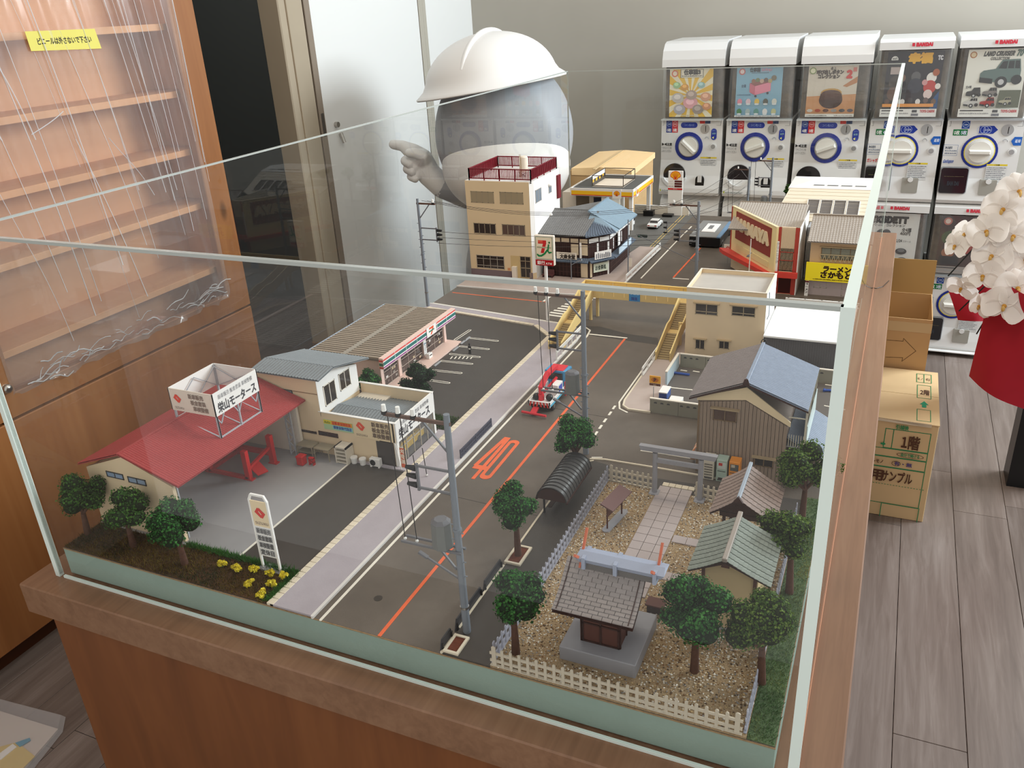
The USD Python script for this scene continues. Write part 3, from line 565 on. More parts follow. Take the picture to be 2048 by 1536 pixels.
pr.rect(.239, .2995, .1145, .1222, (232, 206, 40)); pr.rect(.2555, .2995, .1145, .1222, (226, 150, 40)).text('自動車保険取扱', .257, .1158, .0050, (204, 40, 24), 1, fit=.040); pr.text('Auto', .2405, .1160, .0045, (90, 130, 40), 1)
pr.rect(.258, .2995, .1065, .1138, (140, 200, 220)); pr.text('損害保険代理店', .259, .1078, .0048, (20, 60, 130), 1, fit=.039); pr.done(bn, 'lettering')
bn = part(of, 'sign_board', FO.box(M(), .3025, .3815, .0985, .1335, 0, .0008), CREAM2); pr = Print(FO, .0009); emblem(pr, .317, .1205, .0165, (224, 84, 60)); pr.text('SIZUKU', .306, .1015, .0042, (120, 100, 90), 0, fit=.024)
for k, s in enumerate(SRV): pr.text(s, .340, .1245 - k * .0105, .0072, (110, 92, 78), 1, fit=.036)
pr.done(bn, 'lettering')
part(of, 'entrance_slab', M().prism([(.300, .385), (.405, .385), (.405, .54), (.386, .54), (.386, .392), (.300, .392)], BZ - .0004, BZ + .003), PAVE)
yc = M()
def car_body(m, x0, y0, z0, L, Wd, Hh, face=1, c=None):
    """Small saloon pointing along +y (face 1) or -y: side profile extruded across x with a narrower cabin."""
    pr_ = [(-.5, .18), (-.5, .55), (-.44, .62), (-.22, .66), (-.10, .98), (.20, 1.0), (.33, .66), (.47, .58), (.5, .45), (.5, .18)]
    F = Face((x0, y0, z0), (0, face, 0)); pts = []
    body = [(a * L, b * Hh) for a, b in pr_ if b <= .67]; F.prism(m, body, -Wd / 2, Wd / 2, c)
    cab = [(-.23, .64), (-.11, .98), (.19, 1.0), (.34, .64)]; v = []
    for s in (-1, 1):
        for a, b in cab: v.append(F.p(a * L, b * Hh, s * Wd / 2 * (.96 if b < .7 else .8)))
    m.hull(v, c); return F
def car(t, x, y, z, L, Wd, Hh, bm, face=1):
    m = M(); F = car_body(m, x, y, z, L, Wd, Hh, face); part(t, 'car_body', m, bm)
    g = M()
    for s in (-1, 1):
        for a0, a1 in ((-.16, .03), (.05, .24)): F.box(g, a0 * L, a1 * L, .70 * Hh, .93 * Hh, s * Wd * .40, s * Wd * .445)
    g.hull([F.p(a * L, b * Hh, s * Wd * w) for s in (-1, 1) for a, b, w in ((-.225, .70, .42), (-.14, .93, .36), (-.245, .70, .42), (-.16, .93, .36))]); g.hull([F.p(a * L, b * Hh, s * Wd * w) for s in (-1, 1) for a, b, w in ((.33, .70, .42), (.225, .94, .36), (.35, .70, .42), (.245, .94, .36))])
    part(t, 'car_windows', g, GLASS)
    for a in (-.31, .31):
        for s in (-1, 1):
            w = part(t, 'wheel', M().cyl(F.p(a * L, .17 * Hh, s * Wd * .36), F.p(a * L, .17 * Hh, s * Wd * .51), .22 * Hh, n=14), BLACK); part(w, 'hub', M().cyl(F.p(a * L, .17 * Hh, s * Wd * .505), F.p(a * L, .17 * Hh, s * Wd * .52), .12 * Hh, n=10), STEEL)
    l = M(); F.box(l, -.505 * L, -.495 * L, .42 * Hh, .54 * Hh, -.46 * Wd, -.25 * Wd); F.box(l, -.505 * L, -.495 * L, .42 * Hh, .54 * Hh, .25 * Wd, .46 * Wd); part(t, 'tail_lights', l, mat('lamp_red', (150, 24, 20), .3))
    b = M(); F.box(b, -.515 * L, .515 * L, .18 * Hh, .30 * Hh, -.49 * Wd, .49 * Wd); part(t, 'bumper', b, BLACK); return F
yt = T('car', 'yellow model car standing inside the showroom behind the glass', 'model car', (.355, .462, BZ)); car(yt, .352, .462, BZ + .001, .098, .040, .030, mat('car_yellow', (226, 178, 36), .3, coat=.5), face=-1)

# ---- things along the dealer's wall
IV = mat('ivory_plastic', (214, 206, 190), .5)
sh = T('shelf_rack', 'ivory slatted storage rack against the cream wall of the car dealer', 'rack', (.283, .385, BZ))
part(sh, 'rack_frame', M().box(.270, .2725, .372, .394, BZ, BZ + .034).box(.2925, .295, .372, .394, BZ, BZ + .034).box(.270, .295, .372, .394, BZ + .031, BZ + .034), IV)
for k in range(4): part(sh, 'shelf', M().box(.2725, .2925, .372, .394, BZ + .002 + k * .0072, BZ + .004 + k * .0072), IV)
for k, x in enumerate((.301, .319)):
    b = T('bucket', ['white lidded bucket next to the ivory rack', 'white lidded bucket between another bucket and the air conditioner'][k], 'bucket', (x, .384, BZ)); part(b, 'pail', M().cyl((x, .384, BZ), (x, .384, BZ + .0105), .0052, .0062, 14), WHITE); part(b, 'lid', M().cyl((x, .384, BZ + .0105), (x, .384, BZ + .0125), .0068, .0064, 14), WHITE)
ac = T('air_conditioner', 'white outdoor air conditioner unit with round black fan grille', 'air conditioner', (.345, .386, BZ)); part(ac, 'casing', M().cbox(.335, .356, .381, .390, BZ + .002, BZ + .017, .0006), WHITE); part(ac, 'feet', M().box(.336, .339, .3805, .3905, BZ, BZ + .002).box(.352, .355, .3805, .3905, BZ, BZ + .002), WHITE)
part(ac, 'fan_grille', M().cyl((.342, .3812, BZ + .0095), (.342, .3803, BZ + .0095), .0055, n=20), BLACK)
bx = T('tool_box', 'bright red box standing on the garage floor', 'box', (.2135, .348, BZ + .001)); part(bx, 'box_body', M().cbox(.207, .221, .341, .355, zf, zf + .019, .0015), RED); part(bx, 'lid_rim', M().box(.2065, .2215, .3405, .3555, zf + .016, zf + .0172), RED)
bt_ = T('stool', 'small red stand right of the red box on the garage floor', 'stand', (.233, .352, BZ + .001))
for x in (.228, .2365): part(bt_, 'upright', M().box(x, x + .0018, .349, .355, zf, zf + .014), RED)
part(bt_, 'tray', M().box(.228, .2383, .349, .355, zf + .0125, zf + .0145).box(.228, .2383, .349, .355, zf + .005, zf + .0068), RED)
BEN = mat('bench_khaki', (156, 146, 124), .6)
for k, (x0, x1) in enumerate(((.188, .222), (.226, .258))):
    w = T('work_bench', ['khaki work bench with a low shelf under the garage eave', 'khaki work bench right of the red box by the cream wall'][k], 'bench', ((x0 + x1) / 2, .378, BZ))
    part(w, 'bench_top', M().box(x0, x1, .370, .392, BZ + .0225, BZ + .0245), BEN)
    if k == 0: part(w, 'low_shelf', M().box(x0, x1, .372, .390, BZ + .0095, BZ + .011), BEN)
    for x in (x0, x1 - .0014):
        for y in (.370, .3906): part(w, 'leg', M().box(x, x + .0014, y, y + .0014, BZ, BZ + .0225), BEN)
# banner, dealer's price sign
ba = T('banner', 'orange and white vertical banner flag at the corner of the car dealer', 'banner', (.397, .386, BZ)); part(ba, 'pole', M().cyl((.3965, .386, BZ + .003), (.3905, .386, BZ + .052), .0008, n=6), WHITE)
FB = Face((.3975, .3858, BZ + .008), (1, 0, 0), (-.12, 0, 1)); part(ba, 'cloth', FB.box(M(), 0, .0125, 0, .040, 0, .0006), OFFW); Print(FB, .0007).rect(.0012, .0115, .001, .039, (222, 110, 80)).text('大特価', .0045, .0290, .0072, (240, 220, 200), 1, vertical=True).text('中古車', .009, .0290, .0072, (240, 220, 200), 1, vertical=True).done(ba, 'lettering')
ps = T('pylon_sign', 'white pylon sign with red emblem and four grey text plates beside the yellow flowers', 'sign', (.362, .079, BZ)); FPs = Face((.362, .077, BZ), (1, .02, 0)); m = M()
part(ps, 'base_plate', M().obox(.362, .079, BZ, BZ + .003, .042, .016), GREYP)
ol = LineString([(-.0152, .0), (-.0152, .118), (-.011, .1265), (.011, .1265), (.0152, .118), (.0152, 0)]).buffer(.0014); FPs.prism(m, ol, -.0030, .0002); part(ps, 'frame', m, WHITE)
m = M(); FPs.box(m, -.0145, .0145, .075, .117, -.002, -.0005); part(ps, 'logo_panel', m, CREAM2)
for k in range(4): m = M(); FPs.box(m, -.0145, .0145, .0255 + k * .0122, .0358 + k * .0122, -.002, -.0005); part(ps, 'text_plate', m, mat('plate_grey', (206, 206, 206), .5)); m = M(); FPs.box(m, -.015, .015, .0240 + k * .0122, .0255 + k * .0122, -.0025, .0001); part(ps, 'cross_bar', m, WHITE)
part(ps, 'cross_bar', FPs.box(M(), -.015, .015, .0728, .075, -.0025, .0001), WHITE)
pr = Print(FPs, -.0004); emblem(pr, 0, .098, .0165, (206, 44, 36)); pr.text('SIZUKU', 0, .0785, .0045, (120, 100, 96), 0, fit=.023, align='c')
for k, s in enumerate(('定休日', '車検整備', '板金塗装', '新車販売')): pr.text(s, 0, .0272 + k * .0122, .0068, (96, 96, 98), 1, fit=.025, align='c')
pr.done(ps, 'lettering')

# ================================================================ convenience store
cs = T('convenience_store', 'model convenience store with ribbed brown roof and striped fascia', 'model building', (.12, .80, BZ)); ZR = .128
PINK = mat('store_pink', (226, 196, 184), .6)
part(cs, 'walls', M().box(.024, .184, .665, .672, BZ, ZR - .004).box(.024, .184, .942, .949, BZ, ZR - .004).box(.024, .030, .665, .949, BZ, ZR - .004), PINK)
part(cs, 'interior', M().box(.03, .10, .672, .942, BZ, ZR - .02), mat('store_inside', (120, 104, 92), .7)); part(cs, 'platform', M().box(.03, .2215, .655, .958, BZ, BZ + .004), PINK)
part(cs, 'roof_deck', M().box(.020, .198, .652, .958, ZR - .005, ZR - .001), mat('roof_deck_brown', (100, 90, 80), .7)); RIB = mat('roof_rib_brown', (146, 132, 116), .6, rand=.10)
for k in range(31):
    y = .655 + k * .0099
    for x0, x1 in ((.022, .100), (.113, .197)): part(cs, 'roof_rib', M().box(x0, x1, y, y + .0062, ZR - .001, ZR + .0018), RIB)
part(cs, 'roof_walkway', M().box(.101, .112, .652, .958, ZR - .001, ZR + .0022), mat('roof_walk', (150, 142, 130), .6)); part(cs, 'gutter', M().box(.0165, .021, .652, .958, ZR - .002, ZR + .001), mat('gutter_blue_grey', (150, 164, 180), .4))
fa = part(cs, 'fascia', M().box(.196, .206, .648, .968, ZR - .020, ZR + .004), PINK); pr = Print(right(.206), .0003)
pr.rect(.648, .968, ZR - .0185, ZR + .0025, (240, 232, 228)); pr.rect(.648, .968, ZR - .0025, ZR + .0015, (222, 92, 84)); pr.rect(.648, .968, ZR - .0120, ZR - .0050, (44, 112, 108)); pr.rect(.648, .968, ZR - .0175, ZR - .0145, (150, 70, 140))
for k in range(1, 7): pr.rect(.648 + k * .0457 - .0007, .648 + k * .0457 + .0007, ZR - .0185, ZR + .0025, (244, 238, 232))
pr.rect(.828, .872, ZR - .0195, ZR + .0035, (244, 238, 234)); pr.poly([(.840, ZR + .001), (.860, ZR + .001), (.860, ZR - .003), (.850, ZR - .017), (.844, ZR - .017), (.853, ZR - .0035), (.840, ZR - .0035)], (226, 92, 52)); pr.rect(.838, .862, ZR - .0095, ZR - .0065, (30, 120, 90)); pr.done(fa, 'stripes')
pr = Print(front(.648), .0003); pr.rect(.1965, .2055, ZR - .004, ZR, (200, 60, 50)).rect(.1965, .2055, ZR - .013, ZR - .007, (40, 100, 70)).rect(.1965, .2055, ZR - .019, ZR - .015, (200, 60, 50)); pr.done(fa, 'stripes')
FC = right(.184)
for y in (.668, .738, .845, .945): part(cs, 'pillar', M().box(.180, .187, y - .005, y + .005, BZ, ZR - .004), PINK)
for a, b, n in ((.676, .732, 2), (.746, .838, 3), (.853, .938, 2)):
    win(cs, FC, a, b, BZ + .004, ZR - .022, nx=n, split=[.30, .62], fr=mat('store_frame', (176, 160, 148), .4), gl=mat('store_glass', (62, 50, 46), .1, spec=.7))
cq = random.Random(5); m = M()
for k in range(26):
    a = .68 + cq.random() * .25; FC.box(m, a, a + .008, BZ + .010 + (k % 3) * .010, BZ + .015 + (k % 3) * .010, .0006, .0010, lin([(210, 206, 200), (150, 140, 132), (110, 96, 90), (190, 170, 140)][k % 4]))
part(cs, 'display_goods', m, GRAINS, kind='stuff')
sg = part(cs, 'door_post_sign', FC.box(M(), .838, .850, BZ + .010, BZ + .046, .004, .006), WHITE); Print(FC, .0062).text('ATM', .840, BZ + .036, .004, (40, 120, 150), 1, fit=.008).text('コピー', .844, BZ + .028, .006, (60, 90, 100), 0, vertical=True, vs=1.0).done(sg, 'lettering')
bi = T('litter_bin', 'white litter bin in front of the convenience store window', 'bin', (.200, .845, BZ + .004)); part(bi, 'bin_body', M().cbox(.194, .203, .836, .852, BZ + .004, BZ + .016, .001), WHITE); part(bi, 'bin_slot', M().box(.2028, .2034, .839, .849, BZ + .011, BZ + .013), BLACK)
fg = G(940, 708); pe = T('person', 'tiny figure in black with white top walking over the car park', 'model person', (fg[0], fg[1], BZ)); X, Y = fg[0], fg[1]
bdy = M()
for s in (-1, 1): bdy.cyl((X + s * .002, Y, BZ), (X + s * .0012, Y, BZ + .011), .0013, .0017, 8); bdy.cyl((X + s * .0036, Y, BZ + .0115), (X + s * .0028, Y, BZ + .0195), .0009, .0011, 6)
bdy.sphere((X, Y, BZ + .0155), (.0028, .0019, .0052), 2); bdy.cyl((X, Y, BZ + .02), (X, Y, BZ + .0225), .001, n=8); bdy.sphere((X, Y, BZ + .0243), (.0019, .0021, .0024), 2); part(pe, 'body', bdy, BLACK, True)
part(pe, 'shirt', M().sphere((X, Y, BZ + .0135), (.0031, .0022, .0028), 2), WHITE, True)
# tall sign of the store
g = (.345, 1.145); s7 = T('pole_sign', 'tall white pole sign with red 7, green tick and red bank plate at the crossing', 'sign', (*g, BZ))
PXS = at(1094, 590, y=g[1]); cx = at(1089, 500, y=g[1])[0]; a0, a1 = at(1068, 475, y=g[1])[0], at(1107, 475, y=g[1])[0]; zb, zt = at(1088, 531, y=g[1])[2], at(1088, 471, y=g[1])[2]
part(s7, 'pole', M().cyl((cx, g[1] + .004, BZ), (cx, g[1] + .004, zb + .002), .0042, n=14), WHITE); Fs = front(g[1])
part(s7, 'sign_box', M().cbox(a0, a1, g[1], g[1] + .010, zb, zt, .0015), OFFW); w_, h_ = a1 - a0, zt - zb; pr = Print(Fs, .0003); Q = lambda a, b: (a0 + a * w_, zb + b * h_)
pr.quad([Q(.04, .0), Q(.96, .0), Q(.96, .19), Q(.04, .19)], (178, 22, 30)); pr.quad([Q(.07, .22), Q(.93, .22), Q(.93, .95), Q(.07, .95)], (60, 120, 80)); pr.quad([Q(.09, .23), Q(.91, .23), Q(.91, .94), Q(.09, .94)], (236, 222, 194))
pr.poly([Q(.20, .84), Q(.62, .84), Q(.62, .74), Q(.48, .42), Q(.32, .42), Q(.45, .73), Q(.20, .73)], (206, 44, 44)); pr.quad([Q(.20, .84), Q(.44, .84), Q(.44, .76), Q(.20, .76)], (226, 92, 70)); pr.quad([Q(.12, .585), Q(.88, .585), Q(.88, .63), Q(.12, .63)], (232, 214, 184)); pr.text('SEVEN & i HOLDINGS', *Q(.14, .592), .035 * h_, (60, 110, 70), 1, fit=.72 * w_)
pr.poly(LineString([Q(.16, .36), Q(.22, .32), Q(.36, .33), Q(.52, .40), Q(.66, .52)]).buffer(.028 * h_), (30, 128, 70)); pr.poly(LineString([Q(.74, .70), Q(.70, .50), Q(.76, .44), Q(.86, .46)]).buffer(.024 * h_), (30, 128, 70)); pr.disc(*Q(.78, .78), .032 * h_, (60, 110, 60))
pr.text('銀行', *Q(.12, .045), .10 * h_, (250, 236, 230), 1, fit=.42 * w_).text('ATM', *Q(.56, .045), .07 * h_, (250, 236, 230), 1, fit=.34 * w_); pr.done(s7, 'sign_face')

# ================================================================ shrine yard
STONE = mat('shrine_stone_grey', (150, 150, 156), .6, var=.05, scale=30); FENC = mat('fence_grey_cream', (196, 186, 168), .65); FENB = mat('fence_blue_grey', (164, 166, 180), .6); SHB = mat('shrine_wood_brown', (88, 50, 40), .6); SHB2 = mat('shrine_wood_dark', (58, 32, 26), .6)
gv = M(); rg = np.random.default_rng(11); ico = trimesh.creation.icosphere(0); iv, if_ = np.array(ico.vertices), np.array(ico.faces)
cols = np.array([lin(c) for c in ((196, 178, 150), (168, 140, 104), (214, 206, 192), (132, 100, 70), (150, 146, 142), (96, 78, 60), (186, 160, 118), (226, 222, 212))])
px_, py_ = rg.uniform(.744, 1.044, 15000), rg.uniform(.014, .464, 15000)
keep = ~(((px_ > .826) & (px_ < .884) & (py_ > .19)) | ((px_ > .814) & (px_ < .912) & (py_ > .05) & (py_ < .153)))
V = []; Fv = []; Cv = []
for x, y in zip(px_[keep], py_[keep]):
    sc = rg.uniform(.0006, .0016) * np.array([1, rg.uniform(.7, 1.2), .7]); a = rg.uniform(0, 6.28); ca, sa = math.cos(a), math.sin(a)
    v = iv * sc; v = np.stack([v[:, 0] * ca - v[:, 1] * sa, v[:, 0] * sa + v[:, 1] * ca, v[:, 2]], 1) + (x, y, BZ + .0024); Fv.append(if_ + 12 * len(V)); V.append(v); Cv.append(np.repeat(cols[rg.integers(0, 8)][None] * rg.uniform(.75, 1.15), 12, 0))
part(bd, 'gravel_bed', M().box(.7425, 1.045, .0130, .466, BZ - .0004, BZ + .0022), mat('gravel_base', (150, 128, 98), .9, var=.35, scale=500))
G_ = M(); G_.add(np.vstack(V), np.vstack(Fv), [0, 0, 0]); G_.c = [np.vstack(Cv)]
whole('gravel', 'loose mixed beige and grey gravel covering the fenced shrine yard', 'gravel', G_, GRAINS, kind='stuff')
pth = T('stone_path', 'straight lavender slab path leading from the gate to the main shrine', 'path', (.855, .33, BZ)); PAV2 = mat('path_slab_lavender', (172, 160, 158), .6, rand=.05)
for j in range(14):
    for i in range(3):
        x0 = .829 + i * .0178; y0 = .197 + j * .0200; part(pth, 'slab', M().cbox(x0 + .0003, x0 + .0175, y0 + .0003, y0 + .0197, BZ + .001, BZ + .0042, .0004), PAV2)
for y0, x1 in ((.332, .945), (.243, .945)):
    for k in range(3): x0 = .8835 + k * (x1 - .8835) / 3; part(pth, 'side_slab', M().cbox(x0 + .0003, x0 + (x1 - .8835) / 3 - .0003, y0, y0 + .018, BZ + .001, BZ + .0040, .0004), PAV2)
for k in range(5): part(pth, 'threshold_stone', M().cbox(.832 + k * .0105, .842 + k * .0105, .479, .4895, BZ + .001, BZ + .004, .0004), KERB)
def fence(label, p0, p1, n, m, h=.029, rails=(.010, .021), pitchw=.0036):
    p0, p1 = np.array(p0, float), np.array(p1, float); d = p1 - p0; L = np.hypot(*d); u = d / L; a = math.degrees(math.atan2(u[1], u[0])); c = (p0 + p1) / 2
    t = T('picket_fence', label, 'fence', (c[0], c[1], BZ))
    for z in rails: part(t, 'rail', M().obox(c[0], c[1], BZ + z - .0018, BZ + z + .0018, L, .0016, a), m)
    part(t, 'sill', M().obox(c[0], c[1], BZ, BZ + .0035, L, .0035, a), m); nn = np.array([-u[1], u[0]]) * .0012
    for k in range(n):
        q = p0 + d * (k + .5) / n; end = k in (0, n - 1); w = pitchw * (1.5 if end else 1); hh = h * (1.1 if end else 1); F = Face((*(q - u * w / 2 - nn), BZ), (u[0], u[1], 0)); mm = M()
        F.prism(mm, [(0, .002), (w, .002), (w, hh - w * .25), (w * .7, hh), (w * .3, hh), (0, hh - w * .25)], -.0014, 0); part(t, 'picket', mm, m)
fence('cream picket fence along the front edge of the shrine yard', (.742, .0155), (1.040, .0155), 27, FENC)
fence('long blue-grey picket fence between the shrine gravel and the walkway', (.7435, .018), (.7435, .470), 40, FENB)
fence('short grey picket fence left of the stone gate', (.745, .4695), (.826, .4655), 9, FENC)
fence('short grey picket fence right of the stone gate', (.888, .462), (.940, .459), 6, FENC)
fence('pale picket fence partly hidden by trees along the grass strip', (1.0425, .018), (1.0425, .455), 40, FENB)
tg = T('shrine_gate', 'grey stone gate with two straight beams over the path', 'gate', (.862, .455, BZ))
for x in (.826, .898): part(tg, 'post', M().cyl((x, .455, BZ), (x, .455, BZ + .076), .0042, .0040, 14), STONE); part(tg, 'footing', M().cbox(x - .008, x + .008, .447, .463, BZ, BZ + .005, .001), STONE)
part(tg, 'top_beam', Face((.862, .450, 0), (1, 0, 0)).prism(M(), [(-.058, BZ + .079), (.058, BZ + .079), (.061, BZ + .087), (-.061, BZ + .087)], -.009, 0), STONE); part(tg, 'lower_beam', M().box(.826, .898, .452, .458, BZ + .060, BZ + .066), STONE)
# notice board
x, y = .790, .354; nb = T('notice_board', 'small brown roofed notice board on a stone base in the gravel', 'notice board', (x, y, BZ))
part(nb, 'base', M().prism(LineString([(.786, .330), (.796, .385)]).buffer(.0065, 4), BZ, BZ + .004), STONE)
for px2, py2 in ((.7865, .333), (.795, .378)): part(nb, 'post', M().box(px2 - .001, px2 + .001, py2 - .001, py2 + .001, BZ + .004, BZ + .047), SHB)
Fn = Face((.778, .326, BZ + .049), (.010, .058, 0), (1, -.18, -.35)); part(nb, 'board', Face((.7862, .336, BZ), (.0088, .045, 0)).box(M(), 0, .046, .022, .042, -.0012, .0004), SHB); part(nb, 'roof', Fn.box(M(), 0, .062, 0, .022, -.0012, .0012), mat('notice_roof', (106, 78, 76), .6))
# main shrine
sm = T('main_shrine', 'model main shrine hall with grey slab roof, ridge fins and stone platform', 'model building', (.863, .10, BZ))
part(sm, 'platform', M().cbox(.816, .911, .054, .150, BZ, BZ + .0215, .001), STONE); zp = BZ + .0215
part(sm, 'hall', M().box(.838, .886, .074, .128, zp, .152), SHB); FH = front(.074); ml = M()
for a in (.838, .8395, .862, .8845): FH.box(ml, a - .001, a + .0015, zp, .150, 0, .0014)
for b in (zp + .001, zp + .028, .148): FH.box(ml, .838, .886, b - .001, b + .001, 0, .0014)
FR2 = right(.886)
for a in (.075, .100, .127): FR2.box(ml, a - .001, a + .001, zp, .150, 0, .0014)
part(sm, 'wall_frame', ml, SHB2)
SLAB = mat('shrine_slab_tile', (146, 138, 136), .55, rand=.06)
eL, eR, yE, zE, yR, zR = .818, .914, .031, .146, .0865, .181
def curved(tpar):                      # slope profile from eave (0) to ridge (1), slightly hollow
    return yE + (yR - yE) * tpar, zE + (zR - zE) * (tpar - .22 * math.sin(math.pi * tpar) * .55)
prof = [curved(k / 10) for k in range(11)]
for sgn in (1, -1):
    g2 = [[(xx, yR + sgn * (yy - yR), zz - .0015) for xx in (eL, eR)] for yy, zz in prof]; g3 = [[(xx, yR + sgn * (yy - yR), zz - .0045) for xx in (eL, eR)] for yy, zz in prof]
    part(sm, 'roof_base', M().grid(np.array(g2), flip=True).grid(np.array(g3)), SHB2)
    for j in range(12):
        (ya, za), (yb, zb2) = curved(j / 12), curved((j + .97) / 12); nn_ = 8; off = .5 * (j % 2)
        for i in range(-1 if off else 0, nn_):
            xa = eL + max(0, (i + off)) * (eR - eL) / nn_; xb = eL + min(nn_, i + 1 + off) * (eR - eL) / nn_
            if xb - xa < .002: continue
            Y = lambda v: yR + sgn * (v - yR)
            part(sm, 'roof_slab', M().hull([(p, Y(yy), zz + o) for p in (xa + .0003, xb - .0003) for yy, zz in ((ya, za + .0014), (yb, zb2 + .0002)) for o in (-.0014, .0)]), SLAB)
RCAP = mat('ridge_cap_blue_grey', (150, 158, 178), .5)
part(sm, 'ridge_cap', M().hull([(.836, .078, .183), (.836, .095, .183), (.932, .078, .183), (.932, .095, .183), (.832, .074, .1905), (.832, .099, .1905), (.937, .074, .1905), (.937, .099, .1905), (.834, .0865, .194), (.935, .0865, .194)]), RCAP)
part(sm, 'ridge_box', M().box(.842, .928, .0775, .0955, .176, .1835), mat('ridge_box_dark', (96, 92, 90), .6))
for k, xx in enumerate((.842, .880, .926)): part(sm, 'ridge_band', M().box(xx - .0022, xx + .0022, .0735, .0995, .177, .1925), RCAP)
FIN = mat('fin_orange', (196, 104, 74), .6)
for xx in (.836, .926):
    part(sm, 'ridge_fin', M().bar((xx, .079, .174), (xx + .001, .104, .214), .0026, .0032), FIN); part(sm, 'ridge_fin', M().bar((xx, .094, .174), (xx - .001, .066, .200), .0026, .0032), FIN)
for xx in (.8235, .9085): part(sm, 'roof_seam', M().grid(np.array([[(xx + d, yy, zz + .0022) for d in (-.0006, .0006)] for yy, zz in prof]), flip=True), SHB2)
ob = T('offering_box', 'dark wooden offering box in front of the main shrine steps', 'box', (.905, .185, BZ)); part(ob, 'box_body', M().box(.892, .912, .172, .186, BZ + .002, BZ + .014), SHB2); part(ob, 'box_lid', M().box(.890, .914, .170, .188, BZ + .014, BZ + .016), SHB)
def tile_roof_parts(t, xe, x1, y0, y1, ze, xr_, zr, na, nb, m, sides=(0, 1), sag=.0012):
    for sd in sides:
        xo = xe if sd == 0 else x1
        for j in range(nb):
            ta, tb = j / nb, (j + 1.06) / nb; pa = (xo + (xr_ - xo) * ta, ze + (zr - ze) * ta - sag * math.sin(math.pi * ta)); pb = (xo + (xr_ - xo) * min(tb, 1), ze + (zr - ze) * min(tb, 1) - sag * math.sin(math.pi * min(tb, 1)))
            for i in range(na):
                ya = y0 + (y1 - y0) * i / na; yb = y0 + (y1 - y0) * (i + 1) / na - .0004; ym = (ya + yb) / 2
                part(t, 'roof_tile', M().hull([(pa[0], ya, pa[1]), (pa[0], yb, pa[1]), (pb[0], ya, pb[1] - .0006), (pb[0], yb, pb[1] - .0006), (pa[0], ym, pa[1] + .0018), (pb[0], ym, pb[1] + .0008), (pa[0], ya, pa[1] + .0008), (pb[0], ya, pb[1])]), m)
pa_ = T('purification_pavilion', 'open brown-tiled pavilion with dark posts and stone basin in the shrine yard', 'model building', (.983, .355, BZ))
part(pa_, 'floor_slab', M().cbox(.951, 1.018, .318, .395, BZ, BZ + .004, .0006), STONE); part(pa_, 'basin', M().cbox(.966, .99, .345, .375, BZ + .004, BZ + .018, .001), STONE)
for xx in (.958, 1.010):
    for yy in (.325, .388): part(pa_, 'post', M().box(xx - .002, xx + .002, yy - .002, yy + .002, BZ + .004, .130), SHB2)
part(pa_, 'beam', M().box(.952, 1.016, .322, .328, .120, .128).box(.952, 1.016, .385, .391, .120, .128), SHB2); part(pa_, 'gable', front(.322).prism(M(), [(.948, .127), (1.018, .127), (.979, .155)], -.003, 0), SHB2)
part(pa_, 'roof_base', Face((0, .310, 0), (1, 0, 0)).prism(M(), [(.941, .1285), (.978, .1565), (1.027, .1285), (1.027, .1265), (.978, .1530), (.941, .1265)], -.095, 0), SHB2)
tile_roof_parts(pa_, .940, 1.028, .309, .406, .130, .978, .1590, 9, 9, mat('tile_brown_grey', (138, 120, 112), .5, rand=.07)); part(pa_, 'ridge', M().cbox(.9755, .9805, .306, .409, .1575, .1625, .0008), mat('ridge_blue_grey', (150, 160, 172), .5)); part(pa_, 'ridge_ornament', M().hull([(.972, .303, .157), (.985, .303, .157), (.9785, .303, .166), (.972, .307, .157), (.985, .307, .157), (.9785, .307, .166)]), SHB2)
of2 = T('shrine_office', 'small cream-walled shrine building with green-grey tiled roof', 'model building', (.99, .215, BZ))
part(of2, 'floor_slab', M().cbox(.953, 1.038, .170, .258, BZ, BZ + .003, .0006), STONE); part(of2, 'walls', front(.176).prism(M(), [(.960, BZ + .003), (1.026, BZ + .003), (1.026, .138), (.988, .157), (.960, .140)], -.074, 0), mat('shrine_cream', (204, 182, 140), .7))
for xx in (.961, 1.023): part(of2, 'post', M().box(xx - .002, xx + .002, .174, .178, BZ + .003, .140), SHB)
part(of2, 'barge_board', front(.170).prism(M(), [(.950, .139), (.988, .159), (1.038, .139), (1.038, .135), (.988, .153), (.950, .135)], -.004, 0), SHB); part(of2, 'gable_ornament', front(.167).prism(M(), [(.983, .150), (.993, .150), (.990, .164), (.986, .164)], -.002, 0), SHB)
part(of2, 'roof_base', Face((0, .163, 0), (1, 0, 0)).prism(M(), [(.945, .1385), (.988, .1625), (1.042, .1385), (1.042, .1365), (.988, .1590), (.945, .1365)], -.097, 0), SHB2)
tile_roof_parts(of2, .944, 1.043, .161, .262, .140, .988, .1655, 10, 11, mat('tile_green_grey', (128, 136, 128), .5, rand=.08)); part(of2, 'ridge', M().cbox(.985, .991, .158, .266, .164, .1695, .0008), mat('ridge_taupe', (150, 140, 132), .5))

